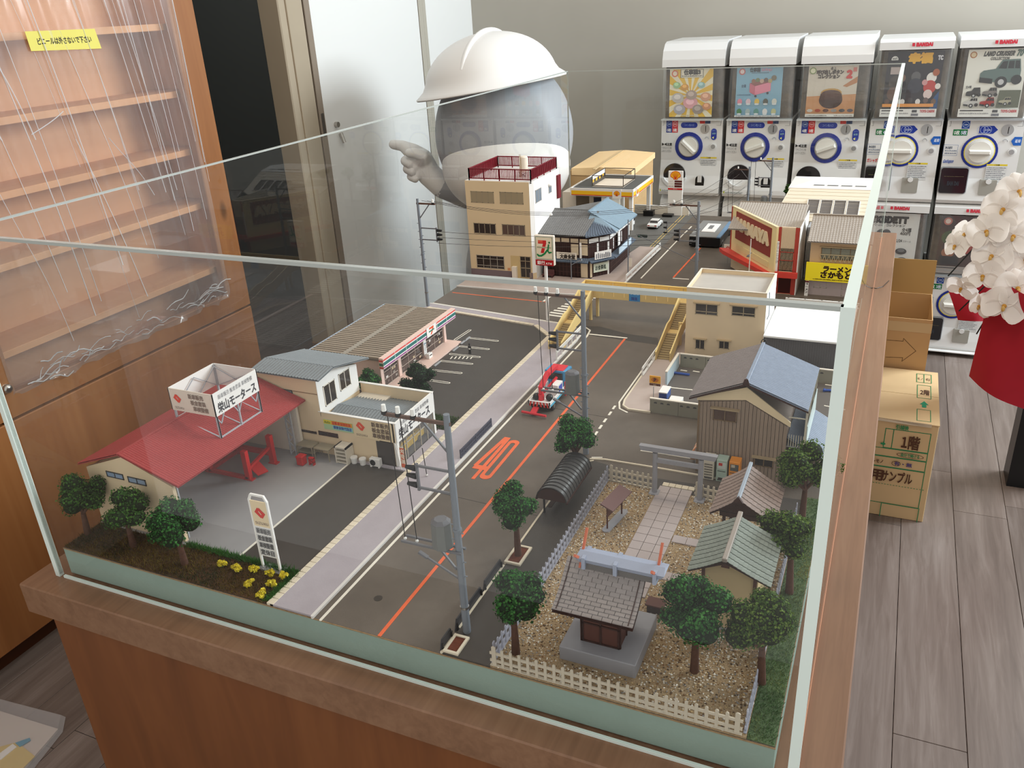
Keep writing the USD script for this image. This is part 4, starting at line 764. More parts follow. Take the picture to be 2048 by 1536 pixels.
# ================================================================ bus shelter, walls and parking on the right
bs = T('bus_shelter', 'dark barrel-vaulted bus shelter on the walkway beside the road', 'shelter', (.700, .385, BZ)); CH = mat('shelter_charcoal', (70, 70, 70), .35, coat=.3)
def vault(t_, R0): a = math.pi * t_; return (.6985 - .0245 * math.cos(a), BZ + .036 + R0 * math.sin(a))
gg = np.array([[(vault(k / 14, .022)[0], yy, vault(k / 14, .022)[1]) for k in range(15)] for yy in (.330, .445)]); part(bs, 'vault', M().grid(gg).grid(gg - [0, 0, .0014], flip=True), CH, 40)
for j in range(13):
    m = M(); yy = .330 + j * .00958; tube(m, [(vault(k / 14, .0226)[0], yy, vault(k / 14, .0226)[1]) for k in range(15)], .0009, 5); part(bs, 'rib', m, mat('shelter_rib', (44, 44, 46), .4))
for yy in (.330, .444): part(bs, 'end_panel', M().add([(vault(k / 14, .0215)[0], yy + .0004, vault(k / 14, .0215)[1]) for k in range(15)] + [(.6985, yy + .0004, BZ + .036)], [[k, k + 1, 15] for k in range(14)]), SHB2)
part(bs, 'edge_beam', M().box(.6725, .6755, .330, .445, BZ + .034, BZ + .037).box(.7215, .7245, .330, .445, BZ + .034, BZ + .037), SHB2)
for yy in (.345, .43): part(bs, 'post', M().box(.679, .6815, yy - .0012, yy + .0012, BZ + .002, BZ + .036), BLACK)
part(bs, 'bench', M().box(.684, .690, .35, .425, BZ + .009, BZ + .011), SHB2)
BLK = mat('block_wall_grey', (146, 142, 126), .7, var=.05, scale=40); BLKB = mat('block_wall_blue', (182, 198, 204), .6)
def block_wall(label, p0, p1, n, m, hole=True):
    p0, p1 = np.array(p0, float), np.array(p1, float); d = p1 - p0; u = d / np.hypot(*d); t = T('block_wall', label, 'wall', (*((p0 + p1) / 2), BZ)); L = np.hypot(*d); F = Face((*p0, BZ), (*u, 0))
    for k in range(n): mm = M(); F.box(mm, L * k / n + .0003, L * (k + 1) / n - .0003, 0, .0285, -.004, 0); part(t, 'wall_panel', mm, m)
    part(t, 'coping', F.box(M(), -.0005, L + .0005, .0285, .0305, -.0047, .0007), OFFW)
    if hole:
        h = M()
        for k in range(int(L / .0125)):
            if k % 4 != 3: a = .008 + k * .0125; F.box(h, a, a + .006, .0205, .0225, 0, .0003); F.box(h, a + .001, a + .005, .0225, .0235, 0, .0003)
        part(t, 'vent_holes', h, DGREY)
    return t
block_wall('grey block wall with vent holes at the front of the parking lot', (.741, .7355), (1.07, .735), 6, BLK); block_wall('grey block wall with vent holes at the back of the parking lot', (.744, .966), (1.07, .966), 6, BLK)
w = T('block_wall', 'short light blue wall at the open left side of the parking lot', 'wall', (.742, .915, BZ)); part(w, 'wall_panel', M().box(.7385, .7425, .862, .966, BZ, BZ + .030), BLKB); part(w, 'coping', M().box(.738, .743, .862, .966, BZ + .030, BZ + .032), OFFW)
pm = T('ticket_machine', 'blue box with white trim behind the front parking wall', 'box', (.752, .80, BZ)); part(pm, 'casing', M().cbox(.7435, .7595, .793, .825, BZ, BZ + .017, .0006), mat('machine_blue', (44, 82, 150), .4)); part(pm, 'trim', M().box(.743, .760, .7925, .8255, BZ + .0155, BZ + .0175).box(.743, .760, .7922, .793, BZ, BZ + .002), WHITE); part(pm, 'front_panel', M().box(.745, .758, .7922, .7932, BZ + .002, BZ + .0148), mat('machine_navy', (34, 56, 120), .4))
kb = T('cabinet', 'low white cabinet right of the blue box', 'cabinet', (.780, .79, BZ)); part(kb, 'casing', M().cbox(.7665, .791, .780, .800, BZ, BZ + .0105, .0005), WHITE); part(kb, 'base', M().box(.768, .7895, .7815, .7985, BZ, BZ + .001), GREYP)
for k, (a, b) in enumerate((((1348, 748), (1379, 752)), ((1648, 783), (1672, 784)))):
    p, q = G(*a), G(*b); t = T('parking_flap', ['blue parking lock flap at the left bays', 'blue parking lock flap at the right bays near the pane'][k], 'parking lock', ((p[0] + q[0]) / 2, p[1], BZ)); part(t, 'flap', M().bar((p[0], p[1], BZ + .003), (q[0], q[1], BZ + .003), .006, .0026), mat('flap_blue', (40, 74, 150), .4)); part(t, 'hinge', M().cyl((p[0], p[1] - .004, BZ + .003), (p[0], p[1] + .004, BZ + .003), .0024, n=8), mat('flap_blue', (40, 74, 150)))
sgn_ = T('parking_sign', 'orange parking sign with dark lettering on a thin post', 'sign', (.738, .775, BZ)); part(sgn_, 'post', M().cyl((.7375, .775, BZ), (.7375, .775, BZ + .036), .0007, n=6), GREYP)
a0, a1 = at(1299, 760, y=.775)[0], at(1321, 760, y=.775)[0]; zb, zt = at(1310, 767, y=.775)[2], at(1310, 752, y=.775)[2]; part(sgn_, 'panel', M().cbox(a0, a1, .7745, .7765, zb, zt, .0006), mat('sign_orange', (236, 168, 40), .5)); part(sgn_, 'lower_panel', M().box(a0, a1, .7745, .7760, zb - .0048, zb - .0006), mat('sign_brown', (96, 50, 30), .5))
Print(front(.7745), .0003).disc((a0 + a1) / 2, (zb + zt) / 2, (a1 - a0) * .34, (200, 110, 20), (zt - zb) * .3).text('P', (a0 + a1) / 2, zb + (zt - zb) * .3, (zt - zb) * .42, (60, 30, 10), 2, align='c').text('24h', (a0 + a1) / 2, zb - .0042, .0028, (240, 220, 190), 0, align='c').done(sgn_, 'lettering')

# ================================================================ wooden house
ho = T('house', 'two-storey model house with grey vertical wood siding and blue-grey tiled roof', 'model building', (.945, .63, BZ)); yH = .548
SID = mat('siding_grey_brown', (146, 128, 112), .65, rand=.06)
xL, xR2, xA = .873, 1.011, .9455
body = [(xL, BZ), (xR2, BZ), (xR2, .156), (xA, .193), (xL, .181)]
part(ho, 'walls', front(yH + .0015).prism(M(), body, -.145, 0), mat('house_core', (120, 104, 92), .7)); FHs = front(yH)
n_ = 23
for k in range(n_):
    a0, a1 = xL + (xR2 - xL) * k / n_, xL + (xR2 - xL) * (k + 1) / n_; top = lambda a: .178 + (a - xL) / (xA - xL) * .012 if a < xA else .190 - (a - xA) / (xR2 - xA) * .036
    mm = M(); FHs.prism(mm, [(a0 + .0004, BZ), (a1 - .0004, BZ), (a1 - .0004, top(a1)), (a0 + .0004, top(a0))], -.002, 0); part(ho, 'siding_board', mm, SID)
part(ho, 'gable_band', FHs.prism(M(), [(xL - .004, .181), (xA, .192), (xR2 + .004, .155), (xR2 + .004, .163), (xA, .214), (xL - .004, .187)], -.0015, .001), CREAM2)
HD = mat('hood_tan', (168, 148, 116), .6); px_win(ho, FHs, 'y', yH, (1427, 816), (1473, 845), nx=2, fr=WFRB, gl=GLASSB, hood=HD, d=.002); px_win(ho, FHs, 'y', yH, (1509, 914), (1546, 936), nx=2, fr=WFRB, gl=GLASS, hood=HD, d=.002)
part(ho, 'corner_board', M().box(xL - .002, xL + .001, yH - .001, yH + .003, BZ, .180), WFRB)
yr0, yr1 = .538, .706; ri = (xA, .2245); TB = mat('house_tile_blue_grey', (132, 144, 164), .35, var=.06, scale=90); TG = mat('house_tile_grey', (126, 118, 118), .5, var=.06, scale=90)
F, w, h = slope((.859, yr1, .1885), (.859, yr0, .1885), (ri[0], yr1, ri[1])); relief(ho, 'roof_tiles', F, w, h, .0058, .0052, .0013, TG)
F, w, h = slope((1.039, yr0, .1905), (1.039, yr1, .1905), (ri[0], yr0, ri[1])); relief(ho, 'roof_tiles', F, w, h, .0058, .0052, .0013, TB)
part(ho, 'verge', Face((0, yr0, 0), (1, 0, 0)).prism(M(), [(.858, .1875), (ri[0], .2235), (1.040, .1895), (1.040, .1872), (ri[0], .2205), (.858, .1850)], -.002, .0006), SHB2)
part(ho, 'ridge', M().cbox(ri[0] - .003, ri[0] + .003, yr0 - .001, yr1 + .001, .2245, .2290, .0008), TB); part(ho, 'ridge_end', M().hull([(ri[0] - .005, yr0 - .003, .2235), (ri[0] + .005, yr0 - .003, .2235), (ri[0] - .003, yr0 - .003, .2325), (ri[0] + .003, yr0 - .003, .2325), (ri[0] - .005, yr0 + .001, .2235), (ri[0] + .005, yr0 + .001, .2235), (ri[0], yr0 + .001, .233)]), SHB2)
mh = M(); tube(mh, [(ri[0] + .004 * math.cos(t), yr1 + .002, .2275 + .006 * math.sin(t)) for t in np.linspace(-.2, 3.3, 10)], .0008, 6); part(ho, 'ridge_hook', mh, BLACK)
px1 = 1.070
F, w, h = slope((px1, .556, .098), (px1, .700, .098), (1.010, .556, .132)); relief(ho, 'lean_to_tiles', F, w, h, .0058, .0052, .0013, TB); part(ho, 'lean_to_wall', M().box(1.012, 1.062, .566, .69, BZ, .104), mat('house_core', (120, 104, 92)))
BAL = mat('balcony_cream', (196, 190, 172), .5); bl = M()
for y in (.552, .600, .650, .698): bl.box(1.036, 1.039, y - .0012, y + .0012, .118, .190); bl.bar((1.011, y, .170), (1.039, y, .170), .0016)
for z in (.120, .140, .186): bl.box(1.036, 1.039, .552, .698, z - .001, z + .001)
part(ho, 'balcony_frame', bl, BAL); part(ho, 'balcony_screen', M().box(1.0392, 1.0405, .552, .698, .119, .158), mat('screen_mint', (206, 222, 220), .4)); part(ho, 'balcony_floor', M().box(1.011, 1.037, .552, .698, .1175, .1195), GREYP)
for k in range(7): x = 1.0135 + k * .0036; part(ho, 'baluster', M().box(x, x + .001, .5515, .5525, .120, .140), BAL)
aw = T('awning_stall', 'orange and white striped awning at the left wall of the wooden house', 'awning', (.868, .575, BZ)); Fa = Face((.8735, .625, BZ + .046), (0, -1, 0), (-.55, 0, -.8))
for k in range(9): part(aw, 'stripe', Fa.box(M(), k * .0075, k * .0075 + .0072, 0, .021, 0, .0006), mat('awning_orange', (226, 138, 82), .6) if k % 2 == 0 else OFFW)
part(aw, 'support', M().cyl((.869, .556, BZ), (.869, .556, BZ + .038), .0008, n=6), GREYP); part(aw, 'counter_shelf', M().box(.858, .8725, .565, .62, BZ + .010, BZ + .020), mat('stall_brown', (150, 112, 84), .6))
for k, (x, c, lb) in enumerate(((.8965, (216, 208, 190), 'cream vending machine with slatted front beside the house, behind the stone gate'), (.9175, (176, 196, 182), 'pale green vending machine in the middle of three beside the house'), (.9375, (236, 148, 48), 'orange vending machine beside the house, right of the pale green one'))):
    v = T('vending_machine', lb, 'vending machine', (x, .534, BZ)); mm_ = mat('vend_%d' % k, c, .45); part(v, 'casing', M().cbox(x - .0085, x + .0085, .5255, .5455, BZ, BZ + .040, .0007), mm_); Fv_ = front(.5255); pr = Print(Fv_, .0002)
    if k == 0:
        for j in range(6): pr.rect(x - .0065, x + .0065, BZ + .004 + j * .0048, BZ + .006 + j * .0048, (110, 104, 92))
    else:
        pr.rect(x - .0065, x + .0065, BZ + .024, BZ + .036, (90, 92, 88) if k == 2 else (206, 214, 206)).rect(x - .005, x + .001, BZ + .030, BZ + .035, (200, 50, 40) if k == 1 else (200, 190, 170)).rect(x - .0065, x + .0065, BZ + .0195, BZ + .0205, (60, 60, 60)).rect(x - .005, x + .005, BZ + .004, BZ + .008, (70, 60, 54))
    pr.done(v, 'front_print'); part(v, 'tray', M().box(x - .006, x + .006, .5245, .5262, BZ + .003, BZ + .0045), DGREY)

# ================================================================ cream flat-roofed house and white-roofed building
ch = T('flat_roof_house', 'cream two-storey model building with flat parapet roof and four hooded windows', 'model building', (.82, 1.12, BZ)); x0, x1, y0, y1, zt = .738, .904, 1.035, 1.178, .205
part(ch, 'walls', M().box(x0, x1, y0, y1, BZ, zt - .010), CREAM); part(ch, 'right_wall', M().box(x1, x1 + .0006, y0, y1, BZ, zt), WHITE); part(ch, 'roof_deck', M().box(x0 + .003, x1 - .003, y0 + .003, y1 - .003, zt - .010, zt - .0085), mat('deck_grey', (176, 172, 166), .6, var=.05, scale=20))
part(ch, 'parapet', M().prism(sbox(x0, y0, x1, y1).difference(sbox(x0 + .003, y0 + .003, x1 - .003, y1 - .003)), zt - .010, zt), CREAM); part(ch, 'parapet_cap', M().prism(sbox(x0 - .0005, y0 - .0005, x1 + .0008, y1 + .0005).difference(sbox(x0 + .0033, y0 + .0033, x1 - .0033, y1 - .0033)), zt, zt + .0012), OFFW)
Fc = front(y0)
for a, b, n, ny in (((1391, 606), (1435, 632), 2, 2), ((1464, 611), (1510, 635), 2, 2), ((1391, 678), (1409, 699), 2, 1), ((1438, 681), (1458, 699), 2, 1)): px_win(ch, Fc, 'y', y0, a, b, nx=n, ny=ny, fr=mat('window_frame_tan', (190, 172, 140), .6), gl=GLASS, hood=HD, d=.0006, split=[.3] if ny == 2 else None)
mh = M(); tube(mh, [(x1 + .002, 1.06, .20), (x1 + .004, 1.06, .165), (x1 + .004, 1.06, .15), (x1 + .001, 1.06, .14)], .0009, 6); part(ch, 'drain_pipe', mh, mat('pipe_grey', (150, 160, 170), .4))
wr = T('shed', 'low grey shed with broad plain white roof right of the cream house', 'model building', (.99, 1.13, BZ)); part(wr, 'walls', M().box(.908, 1.068, 1.03, 1.245, BZ, .117), mat('shed_grey', (108, 106, 108), .6, var=.05, scale=60)); part(wr, 'corrugation', M().box(.908, 1.068, 1.0285, 1.0300, BZ, .112), mat('shed_grey2', (104, 102, 104), .55))
for k in range(34): part(wr, 'wall_rib', M().box(.910 + k * .0047, .9115 + k * .0047, 1.0275, 1.0290, BZ, .113), mat('shed_grey2', (104, 102, 104)))
part(wr, 'roof', Face((0, 1.015, 0), (1, 0, 0)).box(M(), .9055, 1.0745, .117, .1205, -.240, 0), mat('shed_roof_white', (238, 238, 236), .3, spec=.5))

# ================================================================ shop, noodle restaurant and skylight building
hm = T('shop', 'red and cream model shop with large slanted name sign and red canopy', 'model building', (.81, 1.6, BZ)); HRED = mat('shop_red', (168, 62, 50), .6); HC = mat('shop_cream', (236, 216, 160), .65)
A_, B_ = np.array((.708, 1.715)), np.array((.858, 1.500)); Fh = Face((*A_, 0), (*(B_ - A_), 0)); Lh = np.hypot(*(B_ - A_)); z0, z1 = .098, .2255
part(hm, 'core', M().prism([(.712, 1.715), (.860, 1.505), (.915, 1.505), (.915, 1.70), (.712, 1.72)], BZ, .172), CREAM)
part(hm, 'sign_wall', Fh.box(M(), 0, Lh, z0, z1, -.006, 0), HC); part(hm, 'sign_wall_edge', Fh.box(M(), -.002, .004, z0, z1, -.006, .001), HRED); part(hm, 'sign_wall_cap', Fh.box(M(), 0, Lh, z1, z1 + .002, -.007, .001), CREAM2)
sp = part(hm, 'sign_panel', Fh.box(M(), .030, Lh - .024, .142, .218, 0, .0015), mat('sign_maroon', (142, 60, 50), .6)); mt = M()
rects, wd = text_rects('HAMAYA', 3); LW = Lh - .064; hh_ = .030
for a, b, c_, d_ in rects: Fh.box(mt, .033 + a * LW / wd, .033 + b * LW / wd, .172 + c_ * hh_, .172 + d_ * hh_, .0015, .0045)
part(sp, 'letters', mt, CREAM2); part(hm, 'relief_panel', Fh.box(M(), .040, Lh - .030, .112, .128, 0, .001), mat('shop_cream2', (230, 208, 152), .65))
part(hm, 'canopy', M().hull([(.676, 1.722, .092), (.690, 1.695, .092), (.860, 1.480, .092), (.866, 1.502, .092), (.71, 1.72, .092), (.676, 1.722, .103), (.690, 1.695, .103), (.860, 1.480, .103), (.866, 1.502, .103), (.71, 1.72, .103)]), mat('canopy_red', (206, 66, 56), .5)); part(hm, 'canopy_side', front(1.495).box(M(), .862, .918, .098, .112, -.004, .006), mat('canopy_red', (206, 66, 56)))
Fq = front(1.505)
part(hm, 'front_bay', Fq.box(M(), .860, .914, .112, .226, -.006, 0), mat('bay_cream', (212, 190, 160), .6))
for a in (.860, .904): part(hm, 'bay_edge', Fq.box(M(), a, a + .010, BZ, .226, -.004, .0012), HRED)
for k in range(10): part(hm, 'bay_rib', Fq.box(M(), .871 + k * .0034, .8722 + k * .0034, .114, .222, 0, .0006), mat('bay_cream2', (204, 182, 152), .6))
win(hm, Fq, .870, .904, .140, .163, nx=1, fr=HRED, gl=GLASS, d=.0018); win(hm, Fq, .870, .904, BZ + .002, .098, nx=1, fr=HRED, gl=mat('shop_door', (58, 22, 22), .3)); part(hm, 'right_wall', M().box(.914, .916, 1.503, 1.70, BZ, .226), WHITE)
bs2 = part(hm, 'side_sign', Fq.box(M(), .8615, .867, .100, .190, .001, .003), WHITE); Print(Fq, .0031).text('クリーニング', .8642, .180, .0062, (150, 130, 130), 0, vertical=True, vs=1.3).done(bs2, 'lettering')
F, w, h = slope((.715, 1.62, .183), (.905, 1.62, .183), (.715, 1.80, .218)); relief(hm, 'roof_tiles', F, w, h, .007, .009, .0014, mat('tile_grey_pale', (168, 160, 152), .5, var=.05, scale=80)); part(hm, 'ridge', M().box(.715, .905, 1.797, 1.806, .216, .2215), mat('ridge_brown', (126, 112, 98), .6))
ysn = T('yellow_name_plate', 'small white and red projecting sign beside the red and cream shop', 'sign', (.68, 1.80, BZ)); px_, pz = at(1448, 489, y=1.75), at(1463, 505, y=1.75); part(ysn, 'post', M().cyl(((px_[0] + pz[0]) / 2, 1.753, BZ), ((px_[0] + pz[0]) / 2, 1.753, pz[2]), .001, n=6), GREYP); part(ysn, 'panel', M().box(px_[0], pz[0], 1.75, 1.755, pz[2], px_[2]), OFFW); Print(front(1.75), .0003).ring((px_[0] + pz[0]) / 2, (px_[2] + pz[2]) / 2 + .0015, .0045, .0025, (210, 50, 40)).text('HAMAYA', px_[0] + .002, pz[2] + .001, .0025, (210, 50, 40), 1, fit=pz[0] - px_[0] - .004).done(ysn, 'lettering')
rm = T('noodle_shop', 'tan model noodle restaurant with bright yellow sign and pale grey tiled roof', 'model building', (1.01, 1.6, BZ)); TAN = mat('shop_tan', (196, 164, 128), .65); yR_ = 1.52; Fr = front(yR_)
part(rm, 'walls', M().box(.942, 1.080, yR_, 1.66, BZ, .190), TAN); part(rm, 'ground_wall', Fr.box(M(), .942, 1.080, BZ, .092, 0, .0006), mat('shop_lilac', (168, 154, 152), .6)); sgb = part(rm, 'sign_board', Fr.box(M(), .936, 1.082, .0905, .1375, .004, .010), mat('sign_yellow', (244, 224, 40), .5)); pr = Print(Fr, .0102)
pr.text('ラーメン', .975, .1175, .0125, (52, 30, 20), 2, fit=.070).text('さかもと', .969, .1015, .0135, (52, 30, 20), 2, fit=.080); pr.scribble(.955, 1.06, .0945, .0028, (70, 50, 20), 3); pr.done(sgb, 'lettering')
win(rm, Fr, .968, 1.060, .146, .176, nx=4, fr=WFRB, gl=mat('window_pale', (132, 132, 118), .2), hood=HD, d=.0014); bw = M(); Fr.box(bw, .966, 1.064, .158, .160, .004, .006)
for k in range(9): a = .967 + k * .0107; bw.bar(Fr.p(a, .158, .005), Fr.p(a + .0053, .140, .005), .0014); bw.bar(Fr.p(a + .0053, .140, .005), Fr.p(a + .0107, .158, .005), .0014)
part(rm, 'balustrade', bw, mat('balustrade_tan', (176, 160, 128), .6)); win(rm, Fr, .958, .990, .070, .089, nx=2, fr=WFR, gl=GLASSB); win(rm, Fr, 1.026, 1.075, BZ + .003, .089, nx=3, ny=2, fr=WFR, gl=GLASS)
F, w, h = slope((.934, 1.508, .1905), (1.086, 1.508, .1905), (.934, 1.60, .236)); relief(rm, 'roof_tiles', F, w, h, .0068, .0072, .0018, mat('tile_grey_pale', (168, 160, 152))); part(rm, 'ridge', M().box(.934, 1.086, 1.597, 1.606, .2345, .2410), mat('ridge_brown', (126, 112, 98))); part(rm, 'roof_back', M().hull([(.936, 1.60, .234), (1.084, 1.60, .234), (.936, 1.68, .188), (1.084, 1.68, .188), (.936, 1.60, .230), (1.084, 1.60, .230)]), GREYR)
ns = part(rm, 'standing_sign', M().box(.938, .9465, 1.506, 1.508, BZ, BZ + .040), WHITE); Print(front(1.506), .0002).rect(.938, .9465, BZ + .036, BZ + .040, (90, 30, 30)).text('ラーメン', .9425, BZ + .029, .0055, (60, 50, 50), 1, vertical=True, vs=1.1).done(ns, 'lettering')
sk = T('skylight_building', 'white model building with sloping front and four large skylight windows', 'model building', (.95, 1.85, BZ)); yS = 1.78
part(sk, 'body', M().box(.82, 1.075, 1.84, 2.02, BZ, .20), OFFW); Fsl, w, h = slope((.815, 1.735, .188), (1.072, 1.735, .188), (.840, 1.865, .252)); Fsl2 = Fsl; m = M(); Fsl.prism(m, [(0, 0), (w, 0), (w, h), (.028, h)], -.004, 0); part(sk, 'sloping_front', m, mat('lap_white', (228, 218, 198), .55))
for k in range(9): part(sk, 'lap_line', Fsl.box(M(), .004 + k * .003, w, h * k / 9, h * k / 9 + .0008, 0, .0005), mat('lap_line', (206, 194, 172), .6))
def fsl_ab(u, v): 
    d = ROT @ np.array([(u - 1024) / FPX, -(v - 768) / FPX, -1.0]); k = ((Fsl.o - EYE) @ Fsl.n) / (d @ Fsl.n); p = EYE + d * k - Fsl.o; return p @ Fsl.u, p @ Fsl.v
aw0, bw0 = fsl_ab(1609, 428); aw1, bw1 = fsl_ab(1722, 403)
for k in range(4): a = aw0 + (aw1 - aw0) * k / 4; win(sk, Fsl, a + .001, a + (aw1 - aw0) / 4 - .001, bw0, bw1, nx=1, fr=WHITE, gl=mat('skylight_glass', (104, 98, 94), .1, spec=.7), d=.003, fw=.0018)
part(sk, 'roof', M().hull([(.838, 1.862, .252), (1.074, 1.862, .252), (.900, 1.93, .262), (1.074, 1.93, .262), (.838, 2.03, .252), (1.074, 2.03, .252), (.838, 1.862, .247), (1.074, 1.862, .247), (.838, 2.03, .247), (1.074, 2.03, .247)]), WHITE)
for k in range(4): part(sk, 'roof_vent', M().box(.905 + k * .037, .934 + k * .037, 1.885, 1.889, .2545, .2575), GREYP)
part(sk, 'gap_wall', M().box(.918, .940, 1.66, 1.72, BZ, .19), mat('gap_grey', (150, 150, 152), .6))
for k in range(6): part(sk, 'gap_slat', M().box(.919 + k * .0036, .9205 + k * .0036, 1.656, 1.66, .10, .165), WHITE)
gr = T('guard_rail', 'white guard rail in front of the noodle restaurant', 'guard rail', (1.0, 1.40, BZ)); part(gr, 'beam', M().box(.905, 1.075, 1.388, 1.392, BZ + .024, BZ + .030), WHITE)
part(gr, 'beam', M().box(.905, 1.075, 1.388, 1.392, BZ + .014, BZ + .018), WHITE)
for k in range(5): part(gr, 'post', M().box(.910 + k * .039, .9135 + k * .039, 1.3885, 1.3915, BZ, BZ + .030), WHITE)

# ================================================================ four-storey building at the far left
b4 = T('office_tower', 'cream four-storey model building with dark red roof railing and rooftop water tank', 'model building', (.1, 1.55, BZ)); yB = 1.455; zT = .328
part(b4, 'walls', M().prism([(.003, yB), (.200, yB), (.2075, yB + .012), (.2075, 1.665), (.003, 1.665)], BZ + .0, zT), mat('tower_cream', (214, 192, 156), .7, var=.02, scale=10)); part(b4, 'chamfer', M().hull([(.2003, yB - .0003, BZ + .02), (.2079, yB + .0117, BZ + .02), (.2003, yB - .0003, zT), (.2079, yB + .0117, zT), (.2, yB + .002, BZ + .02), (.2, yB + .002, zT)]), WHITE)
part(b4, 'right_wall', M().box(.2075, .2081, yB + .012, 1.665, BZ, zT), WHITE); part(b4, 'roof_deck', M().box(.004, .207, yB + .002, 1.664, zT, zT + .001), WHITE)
FB4 = front(yB); part(b4, 'plinth', FB4.box(M(), .003, .139, BZ, BZ + .0215, 0, .0008).box(.190, .2005, yB - .0008, yB, BZ, BZ + .0215), mat('plinth_mauve', (116, 102, 106), .6))
CUR = mat('window_curtain', (150, 136, 110), .5)
for a, b, gl in (((941, 382), (988.5, 406.6), CUR), ((999, 383.4), (1047, 408.8), CUR), ((947, 445.3), (992.6, 468.8), GLASS), ((1003.7, 448), (1051, 472), GLASSB)): px_win(b4, FB4, 'y', yB, a, b, nx=4, fr=mat('tower_frame', (150, 138, 116), .5), gl=gl, d=.0008, fw=.0018)
px_win(b4, FB4, 'y', yB, (952.7, 509), (1009.6, 539), nx=4, split=[.22, .74], fr=WFR, gl=GLASS, d=.001); A = at(1021, 511, y=yB); B = at(1063, 556, y=yB)
rc = part(b4, 'entrance_recess', FB4.box(M(), A[0], B[0], BZ + .001, A[2], 0, .0004), mat('recess_tan', (196, 172, 124), .7)); A2 = at(1040, 512, y=yB); win(b4, FB4, A2[0], B[0], BZ + .006, A2[2], nx=2, split=[.45, .78], fr=mat('door_frame_tan', (166, 150, 124), .5), gl=GLASS, d=.0016); part(b4, 'planter_screen', FB4.box(M(), A[0] + .006, A[0] + .020, BZ, BZ + .038, 0, .010), OFFW); part(b4, 'name_plate', FB4.box(M(), A[0] - .011, A[0] - .003, BZ + .024, BZ + .031, 0, .0008), mat('plate_copper', (200, 140, 96), .5))
FRB = right(.2081)
for p0, p1, n in (((1070, 381), (1083, 400), 2), ((1097, 374), (1103, 384), 1)):
    px_win(b4, FRB, 'x', .2081, p0, p1, nx=n, fr=WFR, gl=mat('window_blue_grey', (120, 130, 140), .2), d=.0008)
q = at(1098, 369, x=.2081); part(b4, 'vent_hood', M().sphere((.2081, q[1], q[2]), (.007, .007, .006), 2), WHITE, True); q = at(1101, 430, x=.2081); part(b4, 'vent_hood', M().sphere((.2081, q[1], q[2]), (.007, .007, .006), 2), WHITE, True)
MAR = mat('railing_maroon', (112, 20, 34), .4); a = at(1112, 362, x=.2081); part(b4, 'fire_stair', M().box(.208, .214, 1.642, 1.663, .245, .312), MAR)
rx0, rx1, ry0, ry1 = .016, .2045, yB + .004, 1.655
for nm, p0, p1 in (('f', (rx0, ry0), (rx1, ry0)), ('r', (rx1, ry0), (rx1, ry1)), ('b', (rx1, ry1), (rx0, ry1)), ('l', (rx0, ry1), (rx0, ry0))):
    m = M(); p0, p1 = np.array(p0), np.array(p1); L = np.hypot(*(p1 - p0)); u = (p1 - p0) / L
    for z in (.0335, .007): m.bar((*p0, zT + z), (*p1, zT + z), .0022, .0026)
    n = int(L / .0048)
    for k in range(n + 1): c = p0 + u * L * k / n; m.box(c[0] - .0009, c[0] + .0009, c[1] - .0009, c[1] + .0009, zT + .006, zT + .033)
    for k in range(5): c = p0 + u * L * k / 4; m.box(c[0] - .0012, c[0] + .0012, c[1] - .0012, c[1] + .0012, zT - .003, zT + .035)
    part(b4, 'railing', m, MAR)
wt = T('water_tank', 'cream rooftop water tank with ladder on legs behind the red railing', 'water tank', (.152, 1.53, zT)); tx, ty = .153, 1.535
part(wt, 'tank', M().cyl((tx, ty, zT + .016), (tx, ty, zT + .054), .0115, n=20).cyl((tx, ty, zT + .054), (tx, ty, zT + .057), .0115, .009, 20), mat('tank_cream', (226, 216, 200), .5)); part(wt, 'tank_base', M().box(tx - .013, tx + .013, ty - .013, ty + .013, zT + .013, zT + .016), WHITE)
for sx in (-1, 1):
    for sy in (-1, 1): part(wt, 'leg', M().box(tx + sx * .011 - .001, tx + sx * .011 + .001, ty + sy * .011 - .001, ty + sy * .011 + .001, zT + .001, zT + .014), WHITE)
for s in (-1, 1): part(wt, 'brace', M().bar((tx - .011, ty - .011, zT + .002), (tx + .011, ty - .011, zT + .013), .001).bar((tx + .011, ty - .011, zT + .002), (tx - .011, ty - .011, zT + .013), .001), WHITE)
ld = M().box(tx - .0075, tx - .0065, ty - .0135, ty - .0125, zT + .001, zT + .064).box(tx - .0035, tx - .0025, ty - .0135, ty - .0125, zT + .001, zT + .064)
for k in range(11): ld.box(tx - .0075, tx - .0025, ty - .0133, ty - .0127, zT + .006 + k * .005, zT + .0066 + k * .005)
part(wt, 'ladder', ld, mat('ladder_tan', (176, 156, 124), .5))

